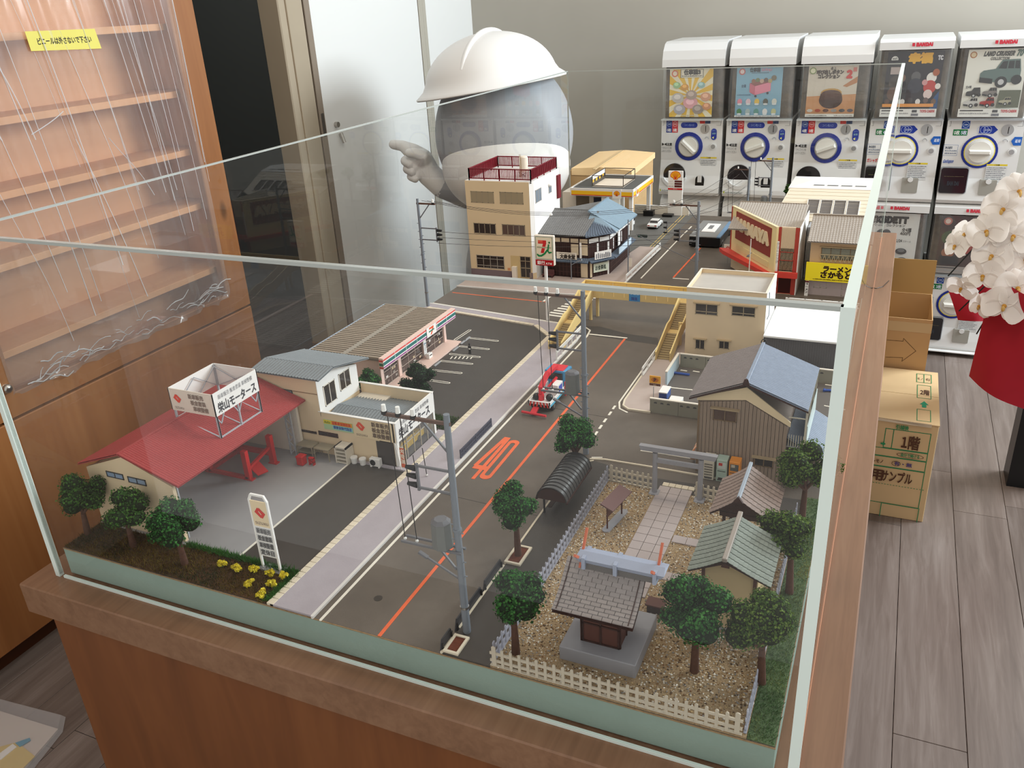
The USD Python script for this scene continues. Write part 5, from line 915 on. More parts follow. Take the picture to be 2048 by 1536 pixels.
# ================================================================ timber restaurant on the corner
re_ = T('timber_restaurant', 'two-storey dark timber and plaster model restaurant with hipped tiled roofs on the corner', 'model building', (.31, 1.6, BZ)); TIM = mat('timber_dark', (52, 34, 32), .6); PLA = mat('plaster_cream', (224, 206, 176), .7)
C0, C1, C2, C3 = np.array((.215, 1.505)), np.array((.352, 1.505)), np.array((.397, 1.560)), np.array((.397, 1.755)); zU = .168
part(re_, 'body', M().prism([C0, C1, C2, C3, (.215, 1.755)], BZ, zU), TIM)
faces = [Face((*C0, 0), (*(C1 - C0), 0)), Face((*C1, 0), (*(C2 - C1), 0)), Face((*C2, 0), (*(C3 - C2), 0))]; lens = [np.hypot(*(C1 - C0)), np.hypot(*(C2 - C1)), np.hypot(*(C3 - C2))]
for k, (F, L) in enumerate(zip(faces, lens)):
    n = (5, 2, 5)[k]
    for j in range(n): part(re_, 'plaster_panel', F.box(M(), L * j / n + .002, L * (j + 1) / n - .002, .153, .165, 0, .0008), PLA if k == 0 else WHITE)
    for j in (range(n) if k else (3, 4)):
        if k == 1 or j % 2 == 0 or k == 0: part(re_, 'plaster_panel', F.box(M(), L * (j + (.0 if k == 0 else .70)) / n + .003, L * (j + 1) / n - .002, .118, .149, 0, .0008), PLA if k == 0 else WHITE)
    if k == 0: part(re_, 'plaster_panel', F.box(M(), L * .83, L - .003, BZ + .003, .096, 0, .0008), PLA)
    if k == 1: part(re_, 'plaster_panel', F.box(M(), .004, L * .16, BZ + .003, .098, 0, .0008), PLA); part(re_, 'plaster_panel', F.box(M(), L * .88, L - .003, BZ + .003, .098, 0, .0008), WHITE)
    lat = M()
    for j in range(int(L / .006)): F.box(lat, .004 + j * .006, .0052 + j * .006, .112, .15, 0, .0006)
    for j in range(int(L / .011)): F.box(lat, .004 + j * .011, .0058 + j * .011, BZ + .004, .098, 0, .0005)
    for z in (.066, .082): F.box(lat, .004, L - .004, z, z + .0014, 0, .0006)
    part(re_, 'lattice', lat, mat('lattice_brown', (84, 58, 52), .6))
    Fm = Face(F.p(-.004, .100, .020), F.u, -F.n + np.array([0, 0, .42])); relief(re_, 'mid_eave_tiles', Fm, L + .008, .021, .0062, .0075, .0012, mat('tile_blue_dark', (92, 104, 120), .4, var=.08, scale=80))
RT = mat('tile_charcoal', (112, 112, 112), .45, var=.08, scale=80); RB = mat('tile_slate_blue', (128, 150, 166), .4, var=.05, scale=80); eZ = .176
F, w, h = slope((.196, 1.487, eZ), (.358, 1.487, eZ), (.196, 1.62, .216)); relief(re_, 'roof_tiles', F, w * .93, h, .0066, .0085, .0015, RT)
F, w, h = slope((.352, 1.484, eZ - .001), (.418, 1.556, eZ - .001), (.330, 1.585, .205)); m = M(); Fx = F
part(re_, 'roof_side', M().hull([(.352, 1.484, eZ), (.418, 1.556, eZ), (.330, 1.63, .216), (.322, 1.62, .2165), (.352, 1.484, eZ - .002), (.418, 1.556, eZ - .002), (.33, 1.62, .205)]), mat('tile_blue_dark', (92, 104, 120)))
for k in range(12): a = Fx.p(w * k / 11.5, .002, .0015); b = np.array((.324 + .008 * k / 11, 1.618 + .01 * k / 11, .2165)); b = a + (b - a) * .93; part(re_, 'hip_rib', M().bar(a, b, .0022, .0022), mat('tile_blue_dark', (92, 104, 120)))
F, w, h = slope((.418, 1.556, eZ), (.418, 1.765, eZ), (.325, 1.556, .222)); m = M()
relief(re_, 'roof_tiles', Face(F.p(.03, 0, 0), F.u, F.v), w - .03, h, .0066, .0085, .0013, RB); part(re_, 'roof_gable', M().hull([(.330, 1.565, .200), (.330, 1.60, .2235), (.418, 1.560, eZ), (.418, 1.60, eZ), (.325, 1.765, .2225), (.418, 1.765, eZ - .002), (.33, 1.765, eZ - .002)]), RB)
part(re_, 'ridge', M().bar((.205, 1.622, .2185), (.330, 1.622, .2185), .006, .005), RT); part(re_, 'ridge', M().bar((.327, 1.585, .2235), (.327, 1.765, .2245), .006, .005), RB); part(re_, 'roof_back', M().hull([(.2, 1.62, .214), (.33, 1.62, .214), (.2, 1.76, eZ), (.33, 1.76, .22), (.2, 1.62, .205), (.33, 1.76, .17)]), RT)
def board(t, F, a0, a1, b0, b1, d, m_): return part(t, 'sign_board', F.box(M(), a0, a1, b0, b1, d - .0012, d), m_)
A = at(1112, 500, y=1.487)[0] - C0[0]; B = at(1153, 516, y=1.487)[0] - C0[0]; sbd = board(re_, faces[0], A, B, .1085, .128, .016, OFFW); Print(faces[0], .0161).text('大衆食堂', A + .010, .111, .0095, (60, 54, 50), 2, fit=B - A - .014).scribble(A + .008, B - .006, .1235, .0022, (90, 80, 70), 5).done(sbd, 'lettering')
sbd = board(re_, faces[0], lens[0] - .022, lens[0] - .0165, .112, .158, .012, WHITE)
L1 = lens[1]; sbd = board(re_, faces[1], .010, L1 - .006, .108, .130, .018, WHITE); pr = Print(faces[1], .0181)
for k in range(8): pr.scribble(.014 + k * .0062, .017 + k * .0062, .1105, .0166, (110, 112, 120), k)
pr.done(sbd, 'lettering'); sbd = board(re_, faces[1], .014, L1 - .008, .066, .092, .004, mat('sign_pale_green', (214, 222, 204), .6)); Print(faces[1], .0042).text('お食事処', .019, .073, .0105, (70, 80, 72), 1, fit=L1 - .034).done(sbd, 'lettering')
sbd = board(re_, faces[2], .055, .075, .120, .160, .008, WHITE); sbd = board(re_, faces[2], .02, .14, .106, .124, .022, mat('sign_sky', (196, 216, 230), .5))
bh = T('bench', 'small dark red bench in front of the timber restaurant', 'bench', (.235, 1.485, BZ)); part(bh, 'seat', M().box(.218, .252, 1.478, 1.492, BZ + .009, BZ + .011), mat('bench_maroon', (90, 56, 56), .5)); part(bh, 'backrest', M().box(.218, .252, 1.492, 1.494, BZ + .009, BZ + .024), mat('bench_maroon', (90, 56, 56)))
for x in (.220, .248): part(bh, 'leg', M().box(x, x + .002, 1.478, 1.494, BZ + .003, BZ + .009), mat('bench_maroon', (90, 56, 56)))

# ================================================================ petrol station at the far end
pt = T('petrol_station', 'model petrol station with yellow, white and red canopy at the far end of the board', 'model building', (.2, 2.2, BZ)); cx0, cx1, cy0, cy1, cz0, cz1 = .100, .3235, 2.045, 2.300, .165, .190
part(pt, 'canopy', M().box(cx0, cx1, cy0, cy1, cz0, cz1 - .003), WHITE); part(pt, 'canopy_top', M().box(cx0 + .004, cx1 - .004, cy0 + .004, cy1 - .004, cz1 - .003, cz1 - .0024), mat('canopy_top_grey', (92, 92, 90), .6)); part(pt, 'canopy_rim', M().prism(sbox(cx0, cy0, cx1, cy1).difference(sbox(cx0 + .004, cy0 + .004, cx1 - .004, cy1 - .004)), cz1 - .003, cz1), WHITE)
YEL = (242, 190, 40)
def pecten(pr, a, b, s):
    t = np.linspace(.12 * np.pi, .88 * np.pi, 9); rim = [(a + s * 1.05 * math.cos(x) * (1.1), b - s * .35 + s * 1.25 * math.sin(x)) for x in t]; base = [(a - s * .42, b - s * .55), (a - s * .36, b - s * .82), (a + s * .36, b - s * .82), (a + s * .42, b - s * .55)]
    P_ = Polygon([(a + s * 1.05, b - s * .25)] + rim + [(a - s * 1.05, b - s * .25)] + base); pr.poly(P_.buffer(s * .13), (206, 44, 32)).poly(P_, (246, 186, 34))
    for k in range(1, 8): x = t[k]; pr.line([(a + s * .12 * math.cos(x), b - s * .75), (a + s * 1.0 * math.cos(x), b - s * .35 + s * 1.12 * math.sin(x))], s * .07, (206, 44, 32))
for F, a0, a1 in ((front(cy0), cx0, cx1), (right(cx1), cy0, cy1)):
    pr = Print(F, .0004); pr.rect(a0 + .004, a1 - .004, cz0 + .004, cz1 - .008, YEL).rect(a0 + .004, a1 - .004, cz0 + .0015, cz0 + .004, (206, 52, 32)); pr.done(pt, 'canopy_stripes')
sx = at(1234, 387, y=cy0)[0]; lg = part(pt, 'logo_panel', front(cy0).box(M(), sx - .0155, sx + .0155, cz0 - .005, cz1 + .001, 0, .003), WHITE); pr = Print(front(cy0), .0032); pecten(pr, sx, (cz0 + cz1) / 2 - .001, .0088); pr.done(lg, 'logo')
lg = part(pt, 'logo_panel', right(cx1).box(M(), cy0 + .03, cy0 + .055, cz0 - .004, cz1 + .001, 0, .003), WHITE); pr = Print(right(cx1), .0032); pecten(pr, cy0 + .0425, (cz0 + cz1) / 2 - .001, .0085); pr.done(lg, 'logo')
for x, y in ((.312, 2.06), (.312, 2.28), (.215, 2.06), (.215, 2.28)): part(pt, 'pillar', M().box(x - .006, x + .006, y - .006, y + .006, BZ, cz0), WHITE)
part(pt, 'kiosk', M().box(.05, .21, 2.10, 2.30, BZ, cz0 - .002), OFFW); win(pt, front(2.10), .10, .15, BZ + .03, cz0 - .012, nx=1, fr=WFR, gl=mat('kiosk_glass', (110, 98, 82), .2)); win(pt, front(2.10), .165, .195, BZ + .005, cz0 - .015, nx=1, fr=WFR, gl=mat('kiosk_navy', (40, 48, 70), .3)); part(pt, 'kiosk_band', front(2.10).box(M(), .09, .20, cz0 - .010, cz0 - .004, .001, .003), mat('band_red', (200, 60, 36), .5))
for k, y in enumerate((2.09, 2.13)): pmz = part(pt, 'pump', M().cbox(.285, .300, y, y + .016, BZ, BZ + .034, .001), WHITE); part(pmz, 'pump_screen', M().box(.2995, .3006, y + .003, y + .013, BZ + .014, BZ + .028), BLACK)
cq0 = (.165, 2.09, .275, 2.23); ff = M()
for p0, p1 in (((cq0[0], cq0[1]), (cq0[2], cq0[1])), ((cq0[2], cq0[1]), (cq0[2], cq0[3])), ((cq0[2], cq0[3]), (cq0[0], cq0[3])), ((cq0[0], cq0[3]), (cq0[0], cq0[1]))):
    for z in (cz1, cz1 + .034): ff.bar((*p0, z + .001), (*p1, z + .001), .002)
    ff.box(p0[0] - .001, p0[0] + .001, p0[1] - .001, p0[1] + .001, cz1, cz1 + .036)
part(pt, 'roof_frame', ff, mat('frame_dark', (70, 62, 54), .5)); part(pt, 'roof_frame_floor', M().box(cq0[0], cq0[2], cq0[1], cq0[3], cz1 - .0024, cz1 - .0012), mat('frame_floor', (226, 214, 196), .6)); fp = part(pt, 'roof_frame_panel', M().box(cq0[0] - .001, cq0[0], cq0[1], cq0[3], cz1, cz1 + .034), WHITE)
pr = Print(right(cq0[0]), .0004)
for k in range(8): pr.rect(cq0[1] + k * .0175, cq0[1] + (k + 1) * .0175, cz1 + .010, cz1 + .020, (60, 54, 50) if k % 2 else (228, 176, 60))
pr.rect(cq0[1], cq0[3], cz1 + .001, cz1 + .010, (84, 78, 72)); pr.done(fp, 'check_band')
pp = T('price_sign', 'tall white price sign with yellow shell emblem and three dark digit plates', 'sign', (.345, 2.29, BZ)); a0, a1 = at(1336.5, 360, y=2.29)[0], at(1365.5, 360, y=2.29)[0]; zt = at(1350, 342, y=2.29)[2]; part(pp, 'pylon', M().cbox(a0, a1, 2.29, 2.298, BZ, zt, .001), WHITE); pr = Print(front(2.29), .0004); H_2 = zt - BZ
pecten(pr, (a0 + a1) / 2, zt - .0155, (a1 - a0) * .30)
for k in range(3): pr.rect(a0 + (a1 - a0) * .45, a1 - .0025, zt - .039 - k * .0085, zt - .033 - k * .0085, (84, 30, 28)).text(('レギュラー', 'ハイオク', '軽油')[k], a0 + .002, zt - .038 - k * .0085, .0035, (150, 140, 136), 0, fit=(a1 - a0) * .34)
pr.rect(a0, a1, zt - .0655, zt - .060, (196, 40, 40)).text('セルフ', (a0 + a1) / 2, zt - .0645, .0036, (240, 220, 220), 0, align='c'); pr.done(pp, 'lettering')
ew = T('boundary_wall', 'low white boundary wall at the end of the petrol station forecourt', 'wall', (.38, 2.305, BZ)); part(ew, 'wall_panel', M().box(.255, .455, 2.299, 2.306, BZ, BZ + .030), OFFW); part(ew, 'coping', M().box(.254, .456, 2.298, 2.307, BZ + .030, BZ + .032), WHITE)
for k, (u, lb) in enumerate(((1306, 'black crate against the white boundary wall'), (1345, 'low black crate below the price sign'))): gq = G(u, 424); t = T('crate', lb, 'crate', (gq[0], 2.275, BZ)); hz = .020 if k == 0 else .009; part(t, 'crate_body', M().cbox(gq[0] - .018, gq[0] + .018, 2.262, 2.288, BZ + .0006, BZ + hz, .001), BLACK); part(t, 'crate_rim', M().box(gq[0] - .019, gq[0] + .019, 2.261, 2.289, BZ + hz - .003, BZ + hz - .001), BLACK)
wc = T('car', 'white model saloon parked on the petrol station forecourt', 'model car', (.38, 2.1, BZ)); car(wc, .379, 2.122, BZ + .0008, .078, .034, .025, mat('car_white', (232, 232, 230), .3, coat=.5))
bu = T('bus', 'black box-shaped model bus with grey roof on the far road', 'model bus', (.597, 2.0, BZ)); part(bu, 'bus_body', M().cbox(.549, .645, 1.894, 2.095, BZ + .004, BZ + .033, .002), mat('bus_black', (14, 14, 16), .3)); part(bu, 'roof', M().cbox(.5485, .6455, 1.893, 2.096, BZ + .033, BZ + .037, .0012), mat('bus_roof_grey', (132, 132, 130), .5)); part(bu, 'roof_blue_edge', M().box(.634, .6457, 1.8925, 2.0965, BZ + .0335, BZ + .0374), mat('bus_edge_blue', (108, 140, 170), .4)); part(bu, 'roof_panel', M().cbox(.575, .617, 1.945, 2.05, BZ + .037, BZ + .0392, .0006), WHITE)
Print(Face((.580, 1.955, BZ + .0392), (1, 0, 0), (0, 1, 0)), .0002).rect(.008, .022, .025, .07, (120, 120, 120)).done(bu, 'roof_print'); Print(front(1.894), .0003).rect(.551, .563, BZ + .022, BZ + .0235, (150, 150, 150)).rect(.551, .558, BZ + .012, BZ + .0135, (130, 130, 130)).done(bu, 'lamp_lines'); Print(right(.645), .0003).rect(1.91, 1.945, BZ + .010, BZ + .018, (120, 116, 112)).done(bu, 'side_plate')
for y in (1.925, 2.06):
    for x in (.552, .642): part(bu, 'wheel', M().cyl((x - .004, y, BZ + .008), (x + .004, y, BZ + .008), .008, n=14), BLACK)

# ================================================================ footbridge
fb = T('footbridge', 'beige pedestrian footbridge with stairs on both sides over the crossing road', 'footbridge', (.58, 1.21, BZ)); BEI = mat('bridge_beige', (214, 186, 122), .6); TRD = mat('bridge_tread', (150, 130, 90), .65); dz = .112; dy0, dy1 = 1.196, 1.238
part(fb, 'deck', M().box(.438, .722, dy0, dy1, dz - .006, dz), BEI)
for y in (dy0, dy1 - .002):
    for k in range(8):
        a, b = .470 + k * .0268 if y == dy0 else .438 + k * .0353, .470 + (k + 1) * .0268 if y == dy0 else .438 + (k + 1) * .0353
        if not (y == dy0 and b > .69): part(fb, 'parapet_panel', M().box(a + .0006, b - .0006, y, y + .002, dz, dz + .022), BEI)
    part(fb, 'handrail', M().box(.468 if y == dy0 else .438, .690 if y == dy0 else .722, y - .0006, y + .0026, dz + .0225, dz + .0255), mat('bridge_rail', (226, 200, 134), .55))
part(fb, 'end_panel', M().box(.436, .438, dy0, dy1, dz, dz + .025).box(.722, .724, dy0, dy1, dz, dz + .025), BEI)
npz = part(fb, 'name_plate', front(dy0).box(M(), .563, .590, dz - .006, dz + .020, .0006, .0016), mat('plate_blue', (40, 126, 190), .5)); Print(front(dy0), .0018).text('歩道橋', .5655, dz + .011, .0062, (160, 200, 230), 1, fit=.022).text('国道', .568, dz - .002, .0058, (40, 60, 140), 1, fit=.016).done(npz, 'lettering')
for x0, x1, ys in ((.440, .470, .972), (.688, .718, .979)):
    n = 26; y = ys; z = BZ; pathL = [(ys, BZ)]; run = (dy0 - ys - .024) / n; rise = (dz - BZ) / n
    for k in range(n):
        part(fb, 'step', M().box(x0 + .001, x1 - .001, y, y + run * 1.05, z, z + rise).box(x0 + .001, x1 - .001, y + run * .6, y + run * 1.05, z - .0015, z), TRD if k % 1 == 0 else BEI); y += run; z += rise
        if k == n // 2 - 1: part(fb, 'landing', M().box(x0, x1, y, y + .024, z - .003, z), BEI); pathL += [(y, z), (y + .024, z)]; y += .024
    pathL.append((dy0, dz))
    for xs in (x0 - .0016, x1):
        m = M(); Fs_ = Face((xs + .0016, 0, 0), (0, 1, 0)); up = [(a, b + .021) for a, b in pathL]; Fs_.prism(m, [(a, b - .006) for a, b in pathL] + up[::-1], -.0016, 0); part(fb, 'stair_parapet', m, BEI)
        m = M(); [m.bar((xs + .0008, *up[i]), (xs + .0008, *up[i + 1]), .0030, .0026) for i in range(len(up) - 1)]; part(fb, 'stair_handrail', m, mat('bridge_rail', (226, 200, 134)))
for x, y in ((.466, 1.19), (.474, 1.22), (.700, 1.20), (.716, 1.08)): part(fb, 'pillar', M().cyl((x, y, BZ), (x, y, dz - .005), .0042, n=12), BEI)

# ================================================================ guard rails, barriers
def guard(label, pts, h, m=WHITE, n=5):
    pts = [np.array(p) for p in pts]; c = sum(pts) / len(pts); t = T('guard_rail', label, 'guard rail', (*c, BZ))
    for a, b in zip(pts[:-1], pts[1:]): part(t, 'beam', M().bar((*a, BZ + h - .003), (*b, BZ + h - .003), .002, .0075), m); part(t, 'foot_strip', M().bar((*a, BZ + .0042), (*b, BZ + .0042), .005, .0016), m)
    a, b = pts[0], pts[-1]
    for k in range(n): q = a + (b - a) * k / (n - 1); part(t, 'post', M().box(q[0] - .0014, q[0] + .0014, q[1] - .0014, q[1] + .0014, BZ + .003, BZ + h), m)
guard('white guard rail beside the left footbridge stairs', [(.481, .915), (.481, 1.075)], .026, n=6); guard('long white guard rail along the far pavement by the timber restaurant', [(.464, 1.50), (.470, 1.845)], .022, n=8); guard('white guard rail in front of the right footbridge stairs', [(.683, .89), (.683, 1.01)], .022, n=4)
BAR = mat('barrier_navy', (62, 64, 80), .5)
t = T('road_barrier', 'dark blue mesh barrier on the left pavement beside the road', 'barrier', (.478, .53, BZ))
for y0, y1 in ((.455, .515), (.518, .582)):
    m = M(); FF = right(.4775); [FF.box(m, y0 + (y1 - y0) * k / 14, y0 + (y1 - y0) * k / 14 + .0024, BZ + .005, BZ + .019, -.0008, .0004) for k in range(14)]; FF.box(m, y0, y1, BZ + .017, BZ + .0195, -.001, .0006); FF.box(m, y0, y1, BZ + .004, BZ + .006, -.001, .0006); FF.box(m, y0, y1, BZ + .010, BZ + .012, -.001, .0006); part(t, 'mesh_panel', m, BAR)
for y in (.455, .5165, .582): part(t, 'post', M().box(.4762, .4782, y - .001, y + .001, BZ + .003, BZ + .020), BAR)
for k, (y0, y1) in enumerate(((.052, .135), (.135, .200), (.012, .048))):
    t = T('kerb_panel', ['black kerb barrier panel behind the front utility pole', 'black kerb barrier panel running up to the planted planter', 'black kerb barrier panel at the board edge by the empty planter'][k], 'barrier', (.672, (y0 + y1) / 2, BZ)); part(t, 'panel', M().hull([(.6725, y0 + .002, BZ), (.6745, y0 + .002, BZ), (.6725, y1 - .002, BZ), (.6745, y1 - .002, BZ), (.6725, y0 + .008, BZ + .016), (.6745, y0 + .008, BZ + .016), (.6725, y1 - .006, BZ + .016), (.6745, y1 - .006, BZ + .016)]), mat('panel_black', (40, 40, 44), .45))
    for y in (y0 + .006, y1 - .006): part(t, 'support', M().box(.6745, .6765, y - .001, y + .001, BZ, BZ + .012), BLACK)

# ================================================================ crane truck
tk = T('crane_truck', 'small blue and white model truck with red crane boom on the left lane', 'model truck', (.54, .73, BZ)); tx, zr = .540, BZ; SKY = mat('truck_blue', (66, 150, 196), .35, coat=.4); TW = mat('truck_white', (230, 230, 228), .4); TR = mat('truck_red', (206, 40, 52), .4)
FT = Face((tx, 0, zr), (0, 1, 0))
m = M(); FT.prism(m, [(.755, .012), (.797, .012), (.799, .030), (.793, .050), (.757, .052)], -.022, .022); part(tk, 'cab', m, SKY); part(tk, 'cab_lower', FT.box(M(), .757, .7995, .012, .030, -.0224, .0224), TW); part(tk, 'cab_roof_patch', FT.box(M(), .760, .790, .0513, .0525, -.016, .016), TR)
g = M(); FT.box(g, .762, .772, .032, .047, .0215, .0226); FT.box(g, .776, .791, .032, .046, .0215, .0226); FT.box(g, .762, .791, .032, .046, -.0226, -.0215); FT.box(g, .7545, .7558, .034, .048, -.016, .016); part(tk, 'cab_windows', g, GLASS)
part(tk, 'chassis', FT.box(M(), .672, .797, .008, .013, -.018, .018), BLACK); part(tk, 'bed', FT.box(M(), .668, .752, .013, .018, -.022, .022), TW)
bs_ = M(); FT.box(bs_, .668, .752, .018, .024, .0205, .0225); FT.box(bs_, .668, .752, .018, .024, -.0225, -.0205); FT.box(bs_, .668, .670, .013, .024, -.0225, .0225); bsp = part(tk, 'bed_sides', bs_, TW)
part(tk, 'tool_box', FT.box(M(), .715, .742, .018, .040, .008, .0215), TW); pr = Print(Face((tx + .0215, 0, zr), (0, 1, 0)), .0004).rect(.720, .738, .022, .037, (60, 80, 170)); pr.done(tk, 'tool_box_window'); Print(Face((tx + .0225, 0, zr), (0, 1, 0)), .0003).rect(.672, .750, .0135, .018, (80, 170, 200)).done(tk, 'side_stripe')
part(tk, 'tool_box', FT.box(M(), .715, .745, .018, .034, -.0215, -.010), TW)
Fk = Face((0, .668, zr), (1, 0, 0)); pr = Print(Fk, .0004)
for s in (-1, 1):
    for k in range(3): a = tx + s * (.003 + k * .007); pr.quad([(a, .0135), (a + s * .0035, .0135), (a + s * .0015 , .0235), (a - s * .002, .0235)][::s], (206, 60, 50))
pr.done(tk, 'chevrons'); part(tk, 'crane_post', M().cyl((tx - .004, .690, zr + .018), (tx - .004, .690, zr + .030), .006, n=12).cyl((tx - .004, .690, zr + .030), (tx - .005, .692, zr + .044), .0045, n=10), TR)
part(tk, 'crane_boom', M().bar((tx - .005, .690, zr + .042), (tx - .004, .728, zr + .060), .0085, .0075).bar((tx - .004, .724, zr + .058), (tx - .002, .768, zr + .0585), .0095, .0065), TR); part(tk, 'crane_arm', M().bar((tx - .002, .700, zr + .030), (tx + .008, .745, zr + .044), .004), TR)
part(tk, 'bundle', M().sphere((tx - .014, .690, zr + .024), (.007, .008, .007), 2).sphere((tx + .012, .693, zr + .024), (.007, .008, .007), 2), BLACK, True); part(tk, 'outrigger_bar', M().cyl((tx - .030, .652, zr + .006), (tx + .022, .648, zr + .006), .0026, n=10), TR); part(tk, 'outrigger_arm', M().bar((tx - .006, .668, zr + .011), (tx - .006, .651, zr + .006), .012, .004), TR)
part(tk, 'side_step', FT.box(M(), .748, .752, .004, .034, .0225, .0250), TR)
for y in (.690, .778):
    for s in (-1, 1): wq = part(tk, 'wheel', M().cyl((tx + s * .0165, y, zr + .0085), (tx + s * .0228, y, zr + .0085), .0085, n=16), BLACK); part(wq, 'hub', M().cyl((tx + s * .0226, y, zr + .0085), (tx + s * .0234, y, zr + .0085), .0045, n=10), STEEL)
mh = M(); tube(mh, [(tx + .022, .797, zr + .036), (tx + .030, .803, zr + .037), (tx + .032, .803, zr + .032)], .0007, 5); mh.sphere((tx + .032, .803, zr + .033), (.001, .003, .004), 1); part(tk, 'mirror', mh, BLACK)

# ================================================================ utility poles
PG = mat('pole_grey', (120, 126, 134), .5); PGD = mat('pole_arm_grey', (104, 104, 108), .5); RUST = mat('pole_arm_brown', (96, 72, 62), .6); INS = mat('insulator_white', (238, 238, 234), .3)
def pole(label, x, y, h, left=True, s=1.0, r=.0052, trans=True, arm=.085, steps=True, bracket=True):
    t = T('utility_pole', label, 'utility pole', (x, y, BZ)); sg = -1 if left else 1; A = lambda a, z, d=0: (x + sg * a * s, y + d, BZ + z)
    part(t, 'pole_shaft', M().cyl((x, y, BZ), (x, y, BZ + h), r * s, r * s * .72, 14), PG); z = h - .012 * s; part(t, 'cross_arm', M().bar(A(-.004, z), A(arm, z), .0032 * s, .0040 * s), RUST); part(t, 'brace', M().bar(A(.002, z - .038 * s), A(.034, z), .0022 * s), PGD)
    for a in (.044, .064, .083):
        if a < arm + .001: q = part(t, 'insulator', M().cyl(A(a, z + .004 * s), A(a, z + .012 * s), .0030 * s, .0026 * s, 12), INS); part(q, 'insulator_foot', M().cyl(A(a, z), A(a, z + .004 * s), .0036 * s, n=10), BLACK)
    if bracket:
        z1, z2 = h - .075 * s, h - .105 * s; part(t, 'bracket', M().bar(A(0, z1), A(.048, z1), .0026 * s).bar(A(0, z2), A(.046, z2), .0026 * s).bar(A(.047, z1 + .003), A(.047, z2 - .004), .0030 * s), PGD)
        for zz in (z1 - .004 * s, (z1 + z2) / 2, z2 + .003 * s): q = part(t, 'spool_insulator', M().cyl(A(.049, zz), A(.062, zz), .0040 * s, .0024 * s, 8), BLACK)
    if trans:
        z3 = h - .185 * s; part(t, 'platform', M().bar(A(-.006, z3, -.006 * s), A(.078, z3, -.006 * s), .0028 * s).bar(A(-.006, z3, .006 * s), A(.078, z3, .006 * s), .0028 * s).bar(A(.006, z3 - .030 * s), A(.030, z3), .0024 * s), PGD)
        q = part(t, 'transformer', M().cyl(A(.022, z3 + .002 * s), A(.022, z3 + .037 * s), .0135 * s, .0125 * s, 8), mat('transformer_grey', (112, 114, 112), .5)); part(q, 'transformer_lid', M().cyl(A(.022, z3 + .037 * s), A(.022, z3 + .041 * s), .0128 * s, .0080 * s, 8), PGD)
        for a in (.062, .079): mm = M(); tube(mm, [A(a, z, 0), A(a - .001, (z + z3) / 2), A(a - .003, z3)], .0006, 5); q = part(t, 'drop_wire', mm, BLACK); part(q, 'wire_end', M().sphere(A(a - .003, z3), .0022 * s, 1), INS)
        part(t, 'lamp_arm', M().bar(A(0, z3 - .045 * s), A(.050, z3 - .020 * s), .0022 * s).bar(A(.046, z3 - .022 * s), A(.058, z3 - .016 * s), .0050 * s, .0030 * s), PGD)
    if steps:
        m = M(); k0 = .09
        for k in range(16):
            zz = k0 + k * .0105 * s
            if zz < h * (.55 if trans else .8): m.bar((x - (.008 * s if k % 2 else -.001), y, BZ + zz), (x + (.008 * s if k % 2 == 0 else -.001), y, BZ + zz), .0012 * s)
        part(t, 'step_bolts', m, PG)
    for z in (.04, h * .5): part(t, 'clamp_band', M().cyl((x, y, BZ + z), (x, y, BZ + z + .003), r * s * 1.12, n=14), STEEL if z == .04 else PG)
    return t
pole('tall grey utility pole with transformer on the front walkway', .6885, .058, .312, arm=.084); pole('tall grey utility pole with transformer beside the crane truck lane', .6785, .545, .300, arm=.084); pole('slim grey utility pole without transformer at the left edge by the cross street', .016, 1.165, .290, left=False, trans=False, arm=.05, r=.0045)
pole('grey utility pole with traffic light arms on the far road', .668, 1.455, .245, trans=False, arm=.075, r=.0048); pole('grey utility pole with transformer near the far end, left of two', .664, 2.26, .185, arm=.060, s=.85, bracket=False); pole('taller grey utility pole at the far end beside the skylight building', .752, 2.15, .235, arm=.055, s=.85)
m = M(); x, y = .447, .362; yt2 = T('guy_anchor', 'two thin black poles with white feet on the left pavement near the car dealer', 'pole', (.449, .37, BZ))
for x, y in ((.447, .355), (.450, .381)): part(yt2, 'rod', M().cyl((x, y, BZ + .003), (x - .002, y - .002, BZ + .058), .0007, n=6), BLACK); part(yt2, 'foot', M().sphere((x, y, BZ + .005), .0022, 1), WHITE)
for label, u0, v0, v1, hgt, col in (('slim grey lamp post in front of the timber restaurant', 1143, 560, 515, None, PG), ('thin grey post at the timber restaurant corner', 1181, 553, 500, None, PG), ('thin grey sign post on the far pavement by the guard rail', 1256, 553, 440, None, PG)):
    g = G(u0, v0); zz = [z for z in np.linspace(.05, .4, 176)]; pj = [abs((lambda d: 768 - FPX * d[1] / -d[2])(ROT.T @ (np.array((g[0], g[1], z)) - EYE)) - v1) for z in zz]; zt = zz[int(np.argmin(pj))]
    t = T('street_post', label, 'post', (g[0], g[1], BZ)); part(t, 'shaft', M().cyl((g[0], g[1], BZ), (g[0], g[1], zt), .0016, n=8), col)
    if 'lamp' in label: part(t, 'lamp_head', M().bar((g[0], g[1], zt - .022), (g[0] + .026, g[1] - .004, zt - .006), .0022).bar((g[0] + .018, g[1] - .003, zt - .011), (g[0] + .034, g[1] - .005, zt - .003), .006, .004), PG)
    elif 'corner' in label: part(t, 'cap', M().sphere((g[0], g[1], zt), .002, 1), PG)
    else: part(t, 'plate', M().box(g[0] + .003, g[0] + .011, g[1] - .001, g[1], BZ + .03, BZ + .054), OFFW)
tl = T('traffic_light', 'dark traffic light row hanging on a thin arm over the petrol station road', 'traffic light', (.44, 1.7, .12)); q = at(1285, 472, y=1.62)
part(tl, 'housing', M().cbox(q[0] - .014, q[0] + .014, 1.617, 1.623, q[2] - .004, q[2] + .004, .001), mat('signal_dark', (36, 44, 42), .4)); part(tl, 'arm', M().bar((q[0] - .02, 1.624, q[2] + .003), (.661, 1.46, .136), .0014), PGD)
